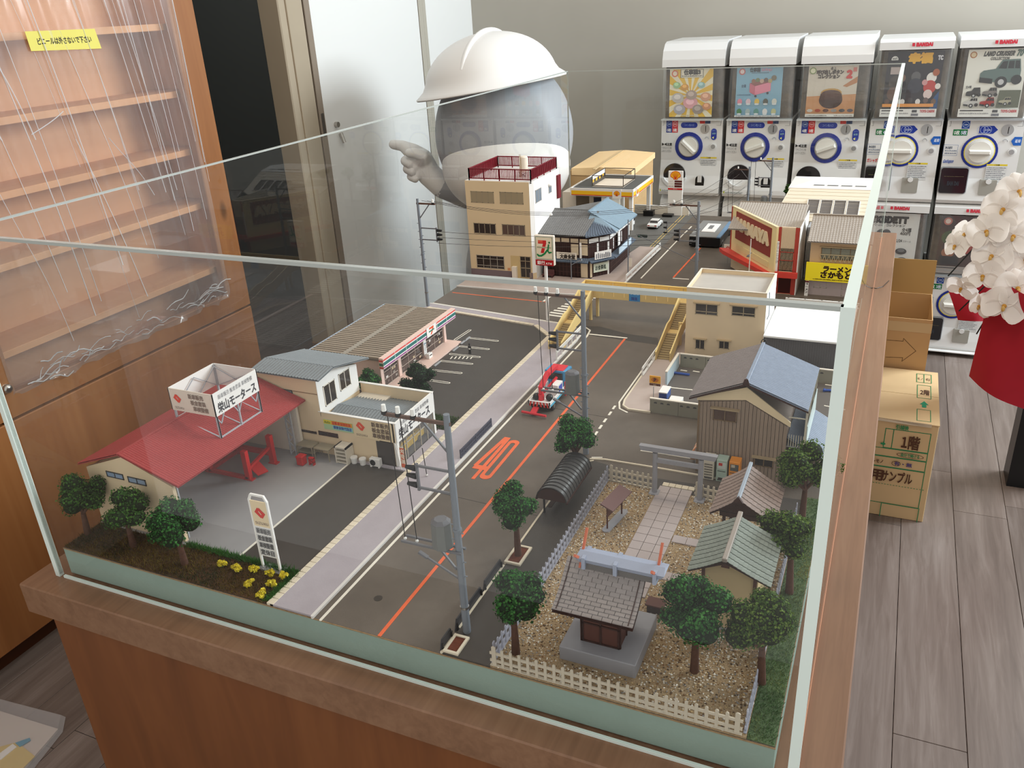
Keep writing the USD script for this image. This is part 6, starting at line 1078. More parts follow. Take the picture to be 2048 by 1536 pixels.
for k in range(3): part(tl, 'lens', M().cyl((q[0] + (k - 1) * .0088, 1.617, q[2]), (q[0] + (k - 1) * .0088, 1.6160, q[2]), .0034, n=12), mat('lens_%d' % k, ((40, 90, 80), (44, 60, 56), (50, 60, 60))[k], .2))
sv = T('signal_frame', 'rectangular black signal bracket reaching left from the far utility pole', 'traffic light', (.6, 1.455, .14)); p0, p1 = at(1334, 445, y=1.455), at(1385, 468, y=1.455); m = M()
for z in (p0[2], p1[2]): m.bar((p0[0], 1.455, z), (.664, 1.455, z), .0016)
m.bar((p0[0], 1.455, p0[2]), (p0[0], 1.455, p1[2]), .0020); part(sv, 'bracket', m, PGD)
for k in range(3): z = p0[2] + (p1[2] - p0[2]) * k / 2; part(sv, 'spool', M().cyl((p0[0], 1.455, z), (p0[0] - .009, 1.455, z), .003, .002, 8), BLACK)
an = T('antenna_mast', 'thin pale antenna mast rising behind the parapet of the cream house', 'antenna', (.85, 1.24, BZ)); g = at(1498, 540, y=1.26); part(an, 'mast', M().cyl((g[0], 1.26, BZ), (g[0], 1.26, at(1502, 478, y=1.26)[2]), .0012, n=8), mat('mast_pale', (190, 184, 176), .4)); part(an, 'fitting', M().bar((g[0] - .008, 1.26, at(1496, 514, y=1.26)[2]), (g[0] + .004, 1.262, at(1500, 505, y=1.26)[2]), .0012).sphere((g[0] - .004, 1.26, at(1496, 512, y=1.26)[2]), .003, 1), PGD)
def wire(label, p, q, sag=.012, r=.0005, group=None):
    p, q = np.array(p, float), np.array(q, float); t = np.linspace(0, 1, 24)[:, None]; pts = p + (q - p) * t - np.array([0, 0, 1]) * sag * 4 * t * (1 - t); m = M(); tube(m, pts, r, 5); return whole('power_line', label, 'power line', m, mat('wire_dark', (52, 48, 46), .5), True, group)
gx = 'overhead wires crossing from the left edge pole'
for k in range(3): wire(('highest', 'middle', 'lowest')[k] + ' of the three upper thin wires crossing the front of the cream four-storey building', (.06 - k * .016, 1.165, .336), (.612 + .02 * k, 1.455, .290), .028 + k * .004)
for k in range(3): wire(('highest', 'middle', 'lowest')[k] + ' of the three lower thin wires crossing the cream four-storey building below the windows', (.062, 1.165, .258 - k * .015), (.595, 1.455, .205 - k * .012), .010)
for k in range(5): wire(('highest', 'second highest', 'middle', 'second lowest', 'lowest')[k] + ' of the five thin wires slanting up in front of the capsule machines', (.602 + .012 * k, 1.455, .288 - .03 * (k > 2)), (.622 + .01 * k, 2.26, .232 - .022 * k), .012)

# ================================================================ trees, grass, flowers
BARK = mat('bark_brown', (84, 54, 40), .8, var=.2, scale=200)
def crown(m, c, R, n, cols, seed, flat_=.85, clumps=15, leaf=.0030):
    q = np.random.default_rng(seed); cen, rad = [], []
    for k in range(clumps):
        d = q.normal(size=3); d /= np.linalg.norm(d); d[2] = max(d[2], -.55); cen.append(np.array(c) + d * R * q.uniform(.38, .72) * (1, 1, flat_)); rad.append(R * q.uniform(.30, .44))
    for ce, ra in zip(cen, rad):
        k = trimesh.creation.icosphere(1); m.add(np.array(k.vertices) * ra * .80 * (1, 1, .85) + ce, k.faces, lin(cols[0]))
    per = n // clumps; VV, FF, CC = [], [], []; off = 0
    for ce, ra in zip(cen, rad):
        d = q.normal(size=(per, 3)); d /= np.linalg.norm(d, axis=1, keepdims=True); d[:, 2] = np.where(d[:, 2] < -.6, -d[:, 2], d[:, 2]); p = ce + d * ra * q.uniform(.82, 1.08, (per, 1)) * (1, 1, .88)
        a = np.cross(d, q.normal(size=(per, 3))); a /= np.linalg.norm(a, axis=1, keepdims=True); b = np.cross(d, a); b = b * .75 + d * q.uniform(-.6, .8, (per, 1)); s = leaf * q.uniform(.6, 1.3, (per, 1))
        VV.append(np.stack([p - a * s * .5, p + b * s * .8, p + a * s * .5, p - b * s * .5], 1).reshape(-1, 3)); base = np.arange(per)[:, None] * 4 + off; FF.append(np.hstack([base, base + 1, base + 2, base + 3])); off += 4 * per
        cc = np.array([lin(x) for x in cols[1:]])[q.integers(0, len(cols) - 1, per)] * q.uniform(.75, 1.2, (per, 1)); CC.append(np.repeat(cc, 4, 0))
    m.add(np.vstack(VV), np.vstack(FF), [0, 0, 0]); m.c[-1] = np.vstack(CC)
    return cen
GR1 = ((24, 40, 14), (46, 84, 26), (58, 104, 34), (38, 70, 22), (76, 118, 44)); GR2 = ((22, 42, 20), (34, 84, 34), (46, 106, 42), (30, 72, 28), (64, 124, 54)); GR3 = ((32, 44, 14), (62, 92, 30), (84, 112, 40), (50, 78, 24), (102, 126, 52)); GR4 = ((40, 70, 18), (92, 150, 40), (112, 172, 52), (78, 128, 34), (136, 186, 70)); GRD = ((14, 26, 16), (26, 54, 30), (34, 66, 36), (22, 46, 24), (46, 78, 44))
def tree(label, x, y, h, R, cols, seed, n=3000, trunk=.0045, zb=BZ, flat_=.85, leaf=.0032, dx=0, dy=0):
    t = T('tree', label, 'model tree', (x, y, zb)); m = M(); c = (x + dx, y + dy, zb + h - R * .92); cen = crown(m, c, R, n, cols, seed, flat_, leaf=leaf); part(t, 'foliage', m, LEAF, kind='stuff')
    b = M(); fork = (x + dx * .4, y + dy * .4, zb + (h - 1.7 * R) * .9 + .004); b.cyl((x, y, zb), fork, trunk * 1.25, trunk * .8, 9)
    for ce in cen[:8]: b.cyl(fork, ce, trunk * .6, trunk * .22, 6)
    part(t, 'trunk', b, BARK, 40); return t
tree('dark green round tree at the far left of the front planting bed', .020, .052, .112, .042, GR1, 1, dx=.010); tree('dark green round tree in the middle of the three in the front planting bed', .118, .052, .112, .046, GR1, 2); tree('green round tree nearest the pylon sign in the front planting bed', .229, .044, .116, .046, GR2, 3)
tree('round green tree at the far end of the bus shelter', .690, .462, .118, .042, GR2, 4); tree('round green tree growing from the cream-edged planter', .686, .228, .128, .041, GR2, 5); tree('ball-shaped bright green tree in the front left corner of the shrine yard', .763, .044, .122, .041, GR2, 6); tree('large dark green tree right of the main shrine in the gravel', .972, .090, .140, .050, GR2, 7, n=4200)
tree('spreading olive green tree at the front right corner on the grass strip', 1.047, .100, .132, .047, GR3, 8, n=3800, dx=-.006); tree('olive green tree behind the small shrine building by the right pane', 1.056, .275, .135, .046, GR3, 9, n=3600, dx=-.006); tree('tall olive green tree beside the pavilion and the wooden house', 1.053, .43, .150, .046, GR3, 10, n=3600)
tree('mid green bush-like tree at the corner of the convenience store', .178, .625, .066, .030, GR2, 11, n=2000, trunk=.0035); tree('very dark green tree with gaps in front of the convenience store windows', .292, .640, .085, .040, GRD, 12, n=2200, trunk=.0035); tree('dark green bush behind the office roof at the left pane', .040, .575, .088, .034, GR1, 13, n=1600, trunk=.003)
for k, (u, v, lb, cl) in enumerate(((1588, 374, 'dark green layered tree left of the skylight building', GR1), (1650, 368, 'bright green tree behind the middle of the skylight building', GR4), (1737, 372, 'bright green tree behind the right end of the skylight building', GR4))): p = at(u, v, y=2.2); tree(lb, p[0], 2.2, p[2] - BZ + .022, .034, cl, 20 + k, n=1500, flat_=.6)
def tufts(name, label, cat, poly, n, cols, hmin, hmax, seed, w=.0008):
    q = np.random.default_rng(seed); x0, y0, x1, y1 = poly.bounds; P_ = []
    from shapely import contains_xy
    while sum(len(p) for p in P_) < n:
        a = q.uniform((x0, y0), (x1, y1), (n, 2)); P_.append(a[contains_xy(poly, a[:, 0], a[:, 1])])
    p = np.vstack(P_)[:n]; th = q.uniform(0, 6.28, n); h = q.uniform(hmin, hmax, n); d = np.stack([np.cos(th), np.sin(th), th * 0], 1) * w; lean = q.normal(size=(n, 2)) * .5
    b = np.column_stack([p, np.full(n, BZ - .0005)]); tip = b + np.column_stack([lean * h[:, None], h]); V = np.stack([b - d, b + d, tip], 1).reshape(-1, 3); nn = meshkit.noise(np.column_stack([p * 28, p[:, :1] * 0]), seed); idx = np.clip((nn * len(cols) + q.normal(size=n) * .5).astype(int), 0, len(cols) - 1)
    m = M().add(V, np.arange(3 * n).reshape(-1, 3), [0, 0, 0]); m.c = [np.repeat(np.array([lin(c) for c in cols])[idx] * q.uniform(.7, 1.2, (n, 1)), 3, 0)]; return whole(name, label, cat, m, LEAF, kind='stuff')
bed = Polygon([(.013, .0135), (.404, .0135), (.404, .082), (.30, .080), (.013, .084)]); part(bd, 'planting_soil', M().prism(bed, BZ - .0004, BZ + .0012), mat('soil_brown', (70, 46, 22), .9, var=.4, scale=120))
tufts('ground_cover', 'brown and olive ground cover fibres in the front planting bed', 'ground cover', bed, 11000, ((44, 52, 20), (70, 62, 22), (96, 74, 24), (110, 92, 32), (60, 56, 22), (40, 58, 22)), .002, .007, 5)
gs = sbox(1.0455, .0135, 1.0745, .52); part(bd, 'grass_base', M().prism(gs, BZ - .0004, BZ + .001), mat('grass_base_green', (84, 104, 70), .9, var=.3, scale=90)); tufts('grass', 'pale green grass strip between the shrine fence and the right pane', 'grass', gs, 9000, ((70, 104, 60), (96, 124, 76), (120, 134, 80), (84, 116, 72), (140, 140, 70)), .002, .005, 6)
tufts('hedge', 'low bright green hedge line along the edge of the planting bed', 'hedge', LineString([(.20, .0835), (.402, .082), (.402, .02)]).buffer(.004), 4200, ((36, 84, 24), (50, 104, 34), (62, 120, 40)), .004, .009, 7); tufts('grass', 'small green grass patch behind the car dealer showroom', 'grass', sbox(.30, .545, .40, .60), 2600, ((54, 84, 30), (70, 104, 40), (44, 70, 26)), .002, .006, 8)
YFL = ((120, 110, 20), (226, 206, 40), (236, 220, 60), (206, 180, 30), (244, 232, 90)); FL = ('leftmost', 'second from the left', 'third from the left', 'fourth from the left', 'rightmost', 'left', 'middle', 'front')
for k, (u, v) in enumerate(((446, 1135), (474, 1144), (508, 1146), (540, 1152), (567, 1156), (502, 1173), (544, 1176), (523, 1194))):
    g = G(u, v); m = M(); crown(m, (g[0], g[1], BZ + .0065), .0088, 420, YFL, 40 + k, .7, 7, .0026); t = T('flower_bush', f'yellow flowering bush, {FL[k]} in the {"back row of five" if k < 5 else "front group of three"} by the hedge', 'flower bush', (g[0], g[1], BZ)); part(t, 'blossoms', m, LEAF, kind='stuff'); part(t, 'stem', M().cyl((g[0], g[1], BZ), (g[0], g[1], BZ + .006), .0012, n=6), mat('stem_green', (60, 96, 30), .7))

# ================================================================ capsule toy machines against the back wall
MW = mat('machine_white', (226, 227, 226), .32, spec=.5, coat=.2); MSIL = mat('machine_silver', (176, 178, 180), .3, metal=.6); MKN = mat('machine_knob', (222, 220, 212), .3, spec=.5); MBL = mat('machine_ring_blue', (30, 48, 140), .4); MYE = mat('machine_ring_yellow', (226, 212, 96), .45); HOP = mat('machine_hopper', (98, 88, 76), .5, var=.45, scale=24); CLR = pane_mat('machine_clear_cover', (.93, .94, .93), 1.45, .03, haze=.06, boost=1.2); PAP = mat('poster_paper', (224, 222, 214), .6)
YM = 3.15
def machine(label, x0, zb, w, kind, poster, digits, group=None):
    t = T('capsule_machine', label, 'capsule machine', (x0 + w / 2, YM + .18, zb), group); x1 = x0 + w; A = kind == 'A'
    hb, hc, ht = .324, (.545 if A else .588), (.646 if A else .628); SX = right(x1 - .004)
    prof = [(-.030, .012), (-.026, 0), (.355, 0), (.36, .01), (.36, hb), (0, hb), (0, .150), (-.012, .085), (-.028, .03)] if A else [(-.014, .014), (-.006, 0), (.355, 0), (.36, .01), (.36, hb), (0, hb), (0, .10), (-.010, .045)]
    m = M(); Face((x1 - .003, YM, zb), (0, 1, 0)).prism(m, prof, -(w - .006), 0); part(t, 'body', m, MW)
    part(t, 'hopper', M().box(x0 + .012, x1 - .012, YM + .030, YM + .34, zb + hb, zb + hc), HOP); m = M()
    cp = [(-.014, hc), (-.012, hc + .030), (0, hc + .065), (.030, ht - .008), (.06, ht), (.355, ht), (.36, ht - .01), (.36, hc)] if A else [(-.010, hc), (-.010, ht - .012), (.0, ht - .002), (.01, ht), (.355, ht), (.36, ht - .01), (.36, hc)]
    Face((x1 - .004, YM, zb), (0, 1, 0)).prism(m, cp, -(w - .008), 0); part(t, 'cap', m, MW)
    n = 10; sg = [(-.020 - .012 * math.sin(math.pi * min(k / n, 1)), hb + .004 + (hc - hb - .006) * k / n) for k in range(n + 1)] if A else [(-.018 - .004 * math.sin(math.pi * k / n), hb + .004 + (hc - hb - .006) * k / n) for k in range(n + 1)]
    xs = [(x0 + .004, .034), (x0 + .010, .010), (x0 + .026, 0), (x1 - .026, 0), (x1 - .010, .010), (x1 - .004, .034)]
    part(t, 'clear_cover', M().grid(np.array([[(x, YM + y + dy, zb + z) for x, dy in xs] for y, z in sg]), flip=True), CLR, True); part(t, 'cover_rim', M().box(x0 + .005, x1 - .005, YM - .022, YM + .02, zb + hb, zb + hb + .005), MSIL if not A else mat('rim_clear_grey', (196, 200, 200), .2, spec=.6))
    pa0, pa1, pb0, pb1 = x0 + w * (.12 if A else .14), x0 + w * (.80 if A else .875), zb + hb + .012, zb + hc - .008
    po = part(t, 'poster', M().box(pa0, pa1, YM + .010, YM + .0112, pb0, pb1), PAP); pr = Print(front(YM + .010), .0004, .0002); poster(pr, lambda a, b: (pa0 + a * (pa1 - pa0), pb0 + b * (pb1 - pb0)), pa1 - pa0, pb1 - pb0); pr.done(po, 'poster_print')
    F = front(YM); Lx = lambda a: x0 + a * w; Z = lambda b: zb + b
    def disc(name, a, b, r, d0, d1, mt, par=t, n=28): return part(par, name, M().cyl((Lx(a), YM - d0, Z(b)), (Lx(a), YM - d1, Z(b)), r, n=n), mt)
    ka, kb, kr = (.465, .211, .0617) if A else (.478, .205, .0640)
    disc('knob_ring', ka, kb, kr, 0, .003, MBL); kk = kr * .74 if A else kr * .70
    if not A: disc('ring_stripe', ka, kb, kr * .86, .003, .0036, MYE); disc('ring_stripe', ka, kb, kr * .80, .0036, .0042, MW)
    k_ = disc('knob', ka, kb, kk, .003, .010, MSIL if A else MW); disc('knob_face', ka, kb, kk * .9, .010, .016, MKN, k_)
    a_ = math.radians(-42 if kind == 'A' and digits[2] == 0 else (20 if A else 0)); c_, s_ = math.cos(a_), math.sin(a_); ctr = np.array((Lx(ka), YM - .016, Z(kb))); L2 = kk * .86
    part(k_, 'knob_grip', M().hull([ctr + np.array((c_ * u - s_ * v, dd, s_ * u + c_ * v)) for u, v, dd in [(sx * L2, sy * .009, 0) for sx in (-1, 1) for sy in (-1, 1)] + [(sx * L2 * .9, sy * .005, -.016) for sx in (-1, 1) for sy in (-1, 1)]]), MKN)
    ca, cb_, cr = (.715, .287, .0200) if A else (.785, .287, .0215)
    q = disc('coin_plate', ca, cb_, cr, 0, .003, MSIL); part(q, 'coin_slot', M().box(Lx(ca) + .002, Lx(ca) + .0045, YM - .0036, YM - .003, Z(cb_) - .013, Z(cb_) + .013), BLACK)
    la, lb = (.853, .211) if A else (.885, .205); q = disc('key_lock', la, lb, .014, 0, .003, MW); disc('lock_core', la, lb, .0095, .003, .005, MSIL, q, 16)
    mh = M(); hk = (.75, .246) if A else (.78, .246); tube(mh, [(Lx(hk[0]) + .0075 * math.cos(x), YM - .004, Z(hk[1]) + .0075 * math.sin(x)) for x in np.linspace(-.3, 3.2, 9)], .0014, 6); part(t, 'return_lever', mh, MSIL)
    pr = Print(F, .0008)
    R = lambda a0, a1, b0, b1, c: pr.rect(Lx(a0), Lx(a1), Z(b0), Z(b1), c)
    if A:
        R(.09, .185, .270, .322, (40, 60, 140)); R(.185, .28, .270, .322, (200, 44, 52)); pr.ring(Lx(.137), Z(.306), .0105, .0090, (150, 180, 220)); pr.ring(Lx(.232), Z(.306), .0105, .0090, (240, 190, 190)); pr.text('100', Lx(.137), Z(.3035), .0058, (200, 220, 240), 1, align='c').text('500', Lx(.232), Z(.3035), .0058, (250, 210, 210), 1, align='c').text(digits[0] + '枚', Lx(.137), Z(.275), .0110, (240, 240, 240), 1, align='c', fit=.019).text(digits[1] + '枚', Lx(.232), Z(.275), .0110, (250, 240, 240), 1, align='c', fit=.019)
        pr.poly(LineString([(Lx(.37), Z(.3025)), (Lx(.55), Z(.3025))]).buffer(.0118, 8), MB_ := (36, 58, 156)); pr.text('コイン投入口', Lx(.46), Z(.2985), .0082, (160, 190, 240), 0, fit=.044, align='c'); R(.63, .71, .309, .322, (206, 60, 56)); R(.715, .795, .309, .322, (50, 70, 110))
        pr.poly(LineString([(Lx(.858), Z(.252)), (Lx(.858), Z(.276))]).buffer(.0122, 8), (36, 58, 156)).text('コイン', Lx(.858), Z(.276), .0064, (170, 200, 250), 0, fit=.018, align='c').text('返却', Lx(.858), Z(.264), .0064, (170, 220, 200), 0, fit=.016, align='c'); pr.poly([(Lx(.83), Z(.2495)), (Lx(.858), Z(.255)), (Lx(.858), Z(.244))], (240, 240, 140))
        pr.ring(Lx(ka), Z(kb), .001, 0.0001, (30, 48, 140))
        pr.text('▶◀注意', Lx(.02), Z(.214), .0100, (50, 50, 50), 1, fit=.048).text('てからコインを', Lx(.02), Z(.199), .0085, (80, 80, 80), 0, fit=.046).text('入れてください', Lx(.02), Z(.185), .0085, (80, 80, 80), 0, fit=.046)
        lx0, lx1, ly0, ly1 = .66, .92, .100, .166
    else:
        R(.10, .285, .266, .289, (36, 120, 70)); R(.20, .30, .292, .322, (36, 74, 160)); pr.ring(Lx(.25), Z(.307), .0115, .0098, (190, 210, 240)).text('100', Lx(.25), Z(.304), .006, (210, 225, 245), 1, align='c').text(digits[0] + '枚', Lx(.11), Z(.2705), .0125, (240, 245, 240), 1, fit=.021).text(digits[1] + '枚', Lx(.20), Z(.2705), .0125, (220, 230, 250), 1, fit=.021)
        pr.poly([(Lx(.43), Z(.273)), (Lx(.61), Z(.273)), (Lx(.665), Z(.288)), (Lx(.61), Z(.303)), (Lx(.43), Z(.303))], (36, 60, 160))
        for k in range(3): pr.ring(Lx(.455 + k * .04), Z(.288), .0145, .0132, (190, 205, 240))
        pr.text('COIN', Lx(.535), Z(.284), .0070, (200, 215, 245), 1, fit=.022, align='c'); pr.poly([(Lx(.855), Z(.246)), (Lx(.89), Z(.262)), (Lx(.985), Z(.262)), (Lx(.985), Z(.230)), (Lx(.89), Z(.230))], (40, 100, 190)); pr.text('返却', Lx(.90), Z(.2415), .010, (220, 230, 250), 1, fit=.020)
        pr.poly(sbox(Lx(.005), Z(.188), Lx(.195), Z(.230)).difference(sbox(Lx(.005) + .001, Z(.188) + .001, Lx(.195) - .001, Z(.230) - .001)), (110, 130, 170)); pr.text('▶お金を', Lx(.03), Z(.215), .008, (60, 70, 90), 1, fit=.026); pr.scribble(Lx(.03), Lx(.18), Z(.205), .005, (110, 120, 140), 1); pr.scribble(Lx(.03), Lx(.18), Z(.195), .005, (110, 120, 140), 2)
        if digits[2]: pr.text('Gashapon', Lx(.02), Z(.160), .0125, (44, 84, 170), 1, fit=.038, slant=.3)
        else: pr.text('ガシャポン', Lx(.02), Z(.158), .012, (206, 50, 50), 1, fit=.052); 
        lx0, lx1, ly0, ly1 = .60, .865, .088, .158
    R(lx0, lx1, ly0, ly1, (214, 216, 216)); R(lx0, lx1, ly1 - .0065, ly1, (222, 198, 60)); pr.text('ご注意', Lx((lx0 + lx1) / 2), Z(ly1 - .0055), .0044, (80, 70, 20), 1, fit=.02, align='c')
    for k in range(7): pr.scribble(Lx(lx0) + .003, Lx(lx1) - .003 - (k % 3) * .006, Z(ly1 - .016 - k * .0072), .0036, (120, 124, 132), k + 3)
    for a0, a1 in ((.03, .055), (.895, .965)): R(a0, a1, .3018, .3026, (90, 92, 92)); R(a1 - .004, a1, .3022, .3222, (90, 92, 92))
    pr.done(t, 'front_print')
    if A:
        m = M().cyl((Lx(.253), YM + .004, Z(.087)), (Lx(.253), YM - .0155, Z(.087)), .050, n=36); part(t, 'chute_cover', m, mat('chute_black', (26, 28, 34), .15, spec=.6, coat=.4)); m = M(); Ff = Face((Lx(.253), YM - .016, Z(.087)), (1, 0, 0)); cr_ = Point(0, 0).buffer(.056, 16).difference(Point(0, .010).buffer(.050, 16)).intersection(sbox(-.07, -.07, .07, -.012)); Ff.prism(m, cr_, -.012, .014); part(t, 'chute_scoop', m, MW)
        Fc_ = Face((Lx(.676), YM - .0222, Z(.056)), (1, 0, 0)); m = M(); Fc_.prism(m, LineString([(0, .012), (0, -.010)]).buffer(.0195, 8), -.02, .002); part(t, 'coin_return', m, BLACK); m = M(); Fc_.prism(m, sbox(-.009, .002, .009, .034), .002, .005); part(t, 'coin_return_tab', m, MW)
        pr = Print(Face((0, YM - .0285, 0), (1, 0, 0)), .003); pr.rect(Lx(.03), Lx(.05), Z(.0145), Z(.024), (180, 190, 60)).scribble(Lx(.06), Lx(.34), Z(.018), .0035, (120, 130, 120), 4).scribble(Lx(.06), Lx(.32), Z(.0135), .0030, (130, 130, 130), 5); pr.done(t, 'foot_print')
    else:
        m = M(); Ff = Face((Lx(.20), YM - .0125, Z(.092)), (1, 0, 0)); Ff.prism(m, sbox(-.041, -.042, .041, .043).buffer(.010, 6), -.02, .001); part(t, 'chute_frame', m, mat('frame_grey', (150, 154, 158), .35)); m = M(); Ff.prism(m, sbox(-.039, -.040, .039, .041).buffer(.009, 6), .001, .004); cv = part(t, 'chute_cover', m, mat('chute_black', (26, 28, 34)))
        Print(Face((0, YM - .0168, 0), (1, 0, 0)), .0006).text('BAN DAI', Lx(.20), Z(.074), .016, (52, 56, 64), 2, fit=.045, align='c').scribble(Lx(.07), Lx(.33), Z(.108), .002, (120, 110, 80), 8).done(cv, 'embossed_print')
        m = M(); Fc_ = Face((Lx(.66), YM - .0125, Z(.068)), (1, 0, 0)); Fc_.prism(m, sbox(-.026, -.026, .026, .026).buffer(.004, 4), -.02, .0015); q = part(t, 'coin_return', m, mat('coin_tray_grey', (160, 158, 150), .4)); m = M(); Fc_.prism(m, Point(0, .024).buffer(.010, 10), .0015, .006); part(q, 'coin_return_tab', m, MW)
    pr = Print(Face((0, YM - .0125, Z(hc)), (1, 0, 0), (0, .03, .1)) if A else Face((0, YM - .010, Z(hc)), (1, 0, 0)), .0026)
    if A: 
        pr.poly([(Lx(.04), .018), (Lx(.185), .018), (Lx(.20), .050), (Lx(.055), .050)], (206, 28, 40)); pr.text('BAN', Lx(.062), .035, .0115, (245, 235, 235), 3, fit=.034).text('DAI', Lx(.056), .021, .0115, (245, 235, 235), 3, fit=.030)
        pr.text('CAPSULE STATION', Lx(.40), .0235, .0150, (40, 66, 120), 5, fit=.136).text('CAPSULE STATION', Lx(.405), .0235, .0148, (236, 240, 248), 1, fit=.133).text('Gashapon', Lx(.72), .052, .0125, (40, 90, 150), 2, fit=.054, slant=.3)
    else: pr.poly([(Lx(.44), .012), (Lx(.475), .012), (Lx(.475), .024), (Lx(.44), .024)], (210, 60, 76)).text('BANDAI', Lx(.485), .012, .0120, (210, 60, 76), 3, fit=.062)
    pr.done(t, 'cap_logo')
    part(t, 'side_seam', M().box(x0 + .0008, x0 + .0025, YM + .01, YM + .35, zb, zb + hb), mat('seam_dark', (60, 58, 56), .6)); return t
def sheet(pr, q, rgb): pr.quad([q(0, 0), q(1, 0), q(1, 1), q(0, 1)], rgb)
def po_sun(pr, q, w, h):
    sheet(pr, q, (236, 190, 50)); c = q(.5, .45)
    for k in range(14):
        a = k * 2 * math.pi / 14; p = Polygon([c, (c[0] + w * 1.3 * math.cos(a), c[1] + h * 1.3 * math.sin(a)), (c[0] + w * 1.3 * math.cos(a + .2), c[1] + h * 1.3 * math.sin(a + .2))]).intersection(sbox(*q(0, 0), *q(1, 1))); pr.poly(p, (240, 232, 206), up=k == 0)
    pr.quad([q(.25, .81), q(.78, .81), q(.78, .98), q(.25, .98)], (60, 56, 50)).quad([q(.262, .816), q(.768, .816), q(.768, .974), q(.262, .974)], (238, 232, 216)).text('仕事猫3', *q(.32, .885), .075 * h, (50, 46, 42), 3, fit=.40 * w).scribble(q(.28, 0)[0], q(.75, 0)[0], q(0, .835)[1], .028 * h, (90, 84, 76), 1); pr.disc(*q(.12, .90), .075 * w, (226, 120, 90)).disc(*q(.12, .90), .05 * w, (244, 226, 210))
    for a, b, r_, c1 in ((.17, .66, .09, (160, 200, 150)), (.36, .62, .09, (214, 150, 50)), (.74, .66, .085, (150, 190, 190)), (.20, .40, .14, (196, 190, 186)), (.85, .42, .12, (220, 160, 130)), (.50, .30, .17, (222, 160, 172)), (.25, .16, .14, (170, 168, 178)), (.68, .16, .13, (150, 140, 136)), (.88, .22, .10, (214, 150, 110)), (.52, .46, .13, (170, 150, 140))): pr.disc(*q(a, b), r_ * w, c1, r_ * w * .8).disc(*q(a - .01, b + .02), r_ * w * .55, tuple(min(255, v + 40) for v in c1), r_ * w * .4)
    pr.scribble(q(.3, 0)[0], q(.7, 0)[0], q(0, .02)[1], .03 * h, (200, 190, 170), 6)
def po_blue(pr, q, w, h):
    sheet(pr, q, (136, 182, 208)); pr.text('仕事猫', *q(.28, .91), .062 * h, (60, 70, 80), 3, fit=.24 * w).text('コレクション', *q(.53, .915), .05 * h, (226, 130, 160), 2, fit=.24 * w).disc(*q(.12, .91), .07 * w, (200, 110, 110)).disc(*q(.12, .91), .045 * w, (240, 220, 220)).scribble(q(.33, 0)[0], q(.7, 0)[0], q(0, .875)[1], .02 * h, (90, 110, 130), 2)
    pr.quad([q(.30, .50), q(.42, .44), q(.42, .62), q(.30, .68)], (206, 110, 130)).quad([q(.42, .44), q(.76, .52), q(.76, .70), q(.42, .62)], (232, 140, 164)).quad([q(.30, .68), q(.42, .62), q(.76, .70), q(.64, .76)], (150, 90, 90))
    for k in range(5): pr.disc(*q(.38 + k * .09, .72 + .02 * (k % 2)), .045 * w, ((150, 110, 90), (120, 130, 90), (200, 170, 150), (110, 90, 80), (180, 160, 110))[k])
    pr.disc(*q(.82, .78), .055 * w, (120, 110, 90)).disc(*q(.44, .42), .026 * w, (60, 60, 70)).disc(*q(.70, .48), .026 * w, (60, 60, 70)).text('全5種', *q(.12, .60), .05 * h, (60, 80, 110), 1, fit=.10 * w).scribble(q(.03, 0)[0], q(.33, 0)[0], q(0, .44)[1], .02 * h, (80, 100, 130), 3)
    for k in range(10): a, b = .10 + (k % 5) * .19, (.31 if k < 5 else .11); pr.disc(*q(a, b), .055 * w, ((226, 140, 160), (230, 200, 210), (230, 190, 70), (90, 90, 80), (220, 220, 210), (80, 140, 90), (170, 190, 190), (90, 150, 140), (230, 230, 230), (200, 200, 150))[k], .062 * h).disc(*q(a, b - .05), .05 * w, (220, 226, 230), .02 * h)
    pr.quad([q(0, 0), q(1, 0), q(1, .035), q(0, .035)], (226, 226, 222)).scribble(q(.03, 0)[0], q(.95, 0)[0], q(0, .008)[1], .018 * h, (90, 96, 110), 4)
def po_button(pr, q, w, h):
    sheet(pr, q, (214, 204, 190)); pr.quad([q(0, .06), q(1, .06), q(1, .44), q(0, .40)], (206, 150, 104)).poly([q(.72, .60), q(1, .78), q(1, .66), q(.80, .575)], (190, 130, 84)).disc(*q(.5, .33), .24 * w, (70, 46, 40), .17 * h).quad([q(.26, .33), q(.74, .33), q(.71, .46), q(.29, .46)], (84, 54, 46)).disc(*q(.5, .47), .21 * w, (196, 150, 70), .085 * h).disc(*q(.5, .45), .20 * w, (92, 60, 52), .075 * h)
    pr.text('卓上', *q(.5, .91), .05 * h, (80, 74, 66), 1, fit=.12 * w, align='c').text('呼び出しボタン', *q(.16, .835), .062 * h, (66, 50, 40), 3, fit=.56 * w).text('コレクション', *q(.19, .755), .062 * h, (66, 50, 40), 3, fit=.46 * w).text('2', *q(.76, .755), .14 * h, (206, 50, 44), 3).disc(*q(.09, .90), .07 * w, (130, 150, 90)).disc(*q(.09, .90), .05 * w, (230, 230, 200)); pr.rect(*sum(zip(q(.9, .87), q(.97, .95)), ()), (206, 120, 110))
    for k in range(6): pr.disc(*q(.09 + k * .165, .125), .06 * w, ((206, 200, 190), (170, 70, 46), (96, 60, 52), (150, 146, 142), (80, 80, 84), (96, 92, 100))[k], .032 * h)
    pr.quad([q(0, 0), q(1, 0), q(1, .055), q(0, .055)], (226, 224, 218)).scribble(q(.03, 0)[0], q(.45, 0)[0], q(0, .015)[1], .022 * h, (90, 86, 80), 3).scribble(q(.6, 0)[0], q(.97, 0)[0], q(0, .015)[1], .02 * h, (120, 110, 104), 5)
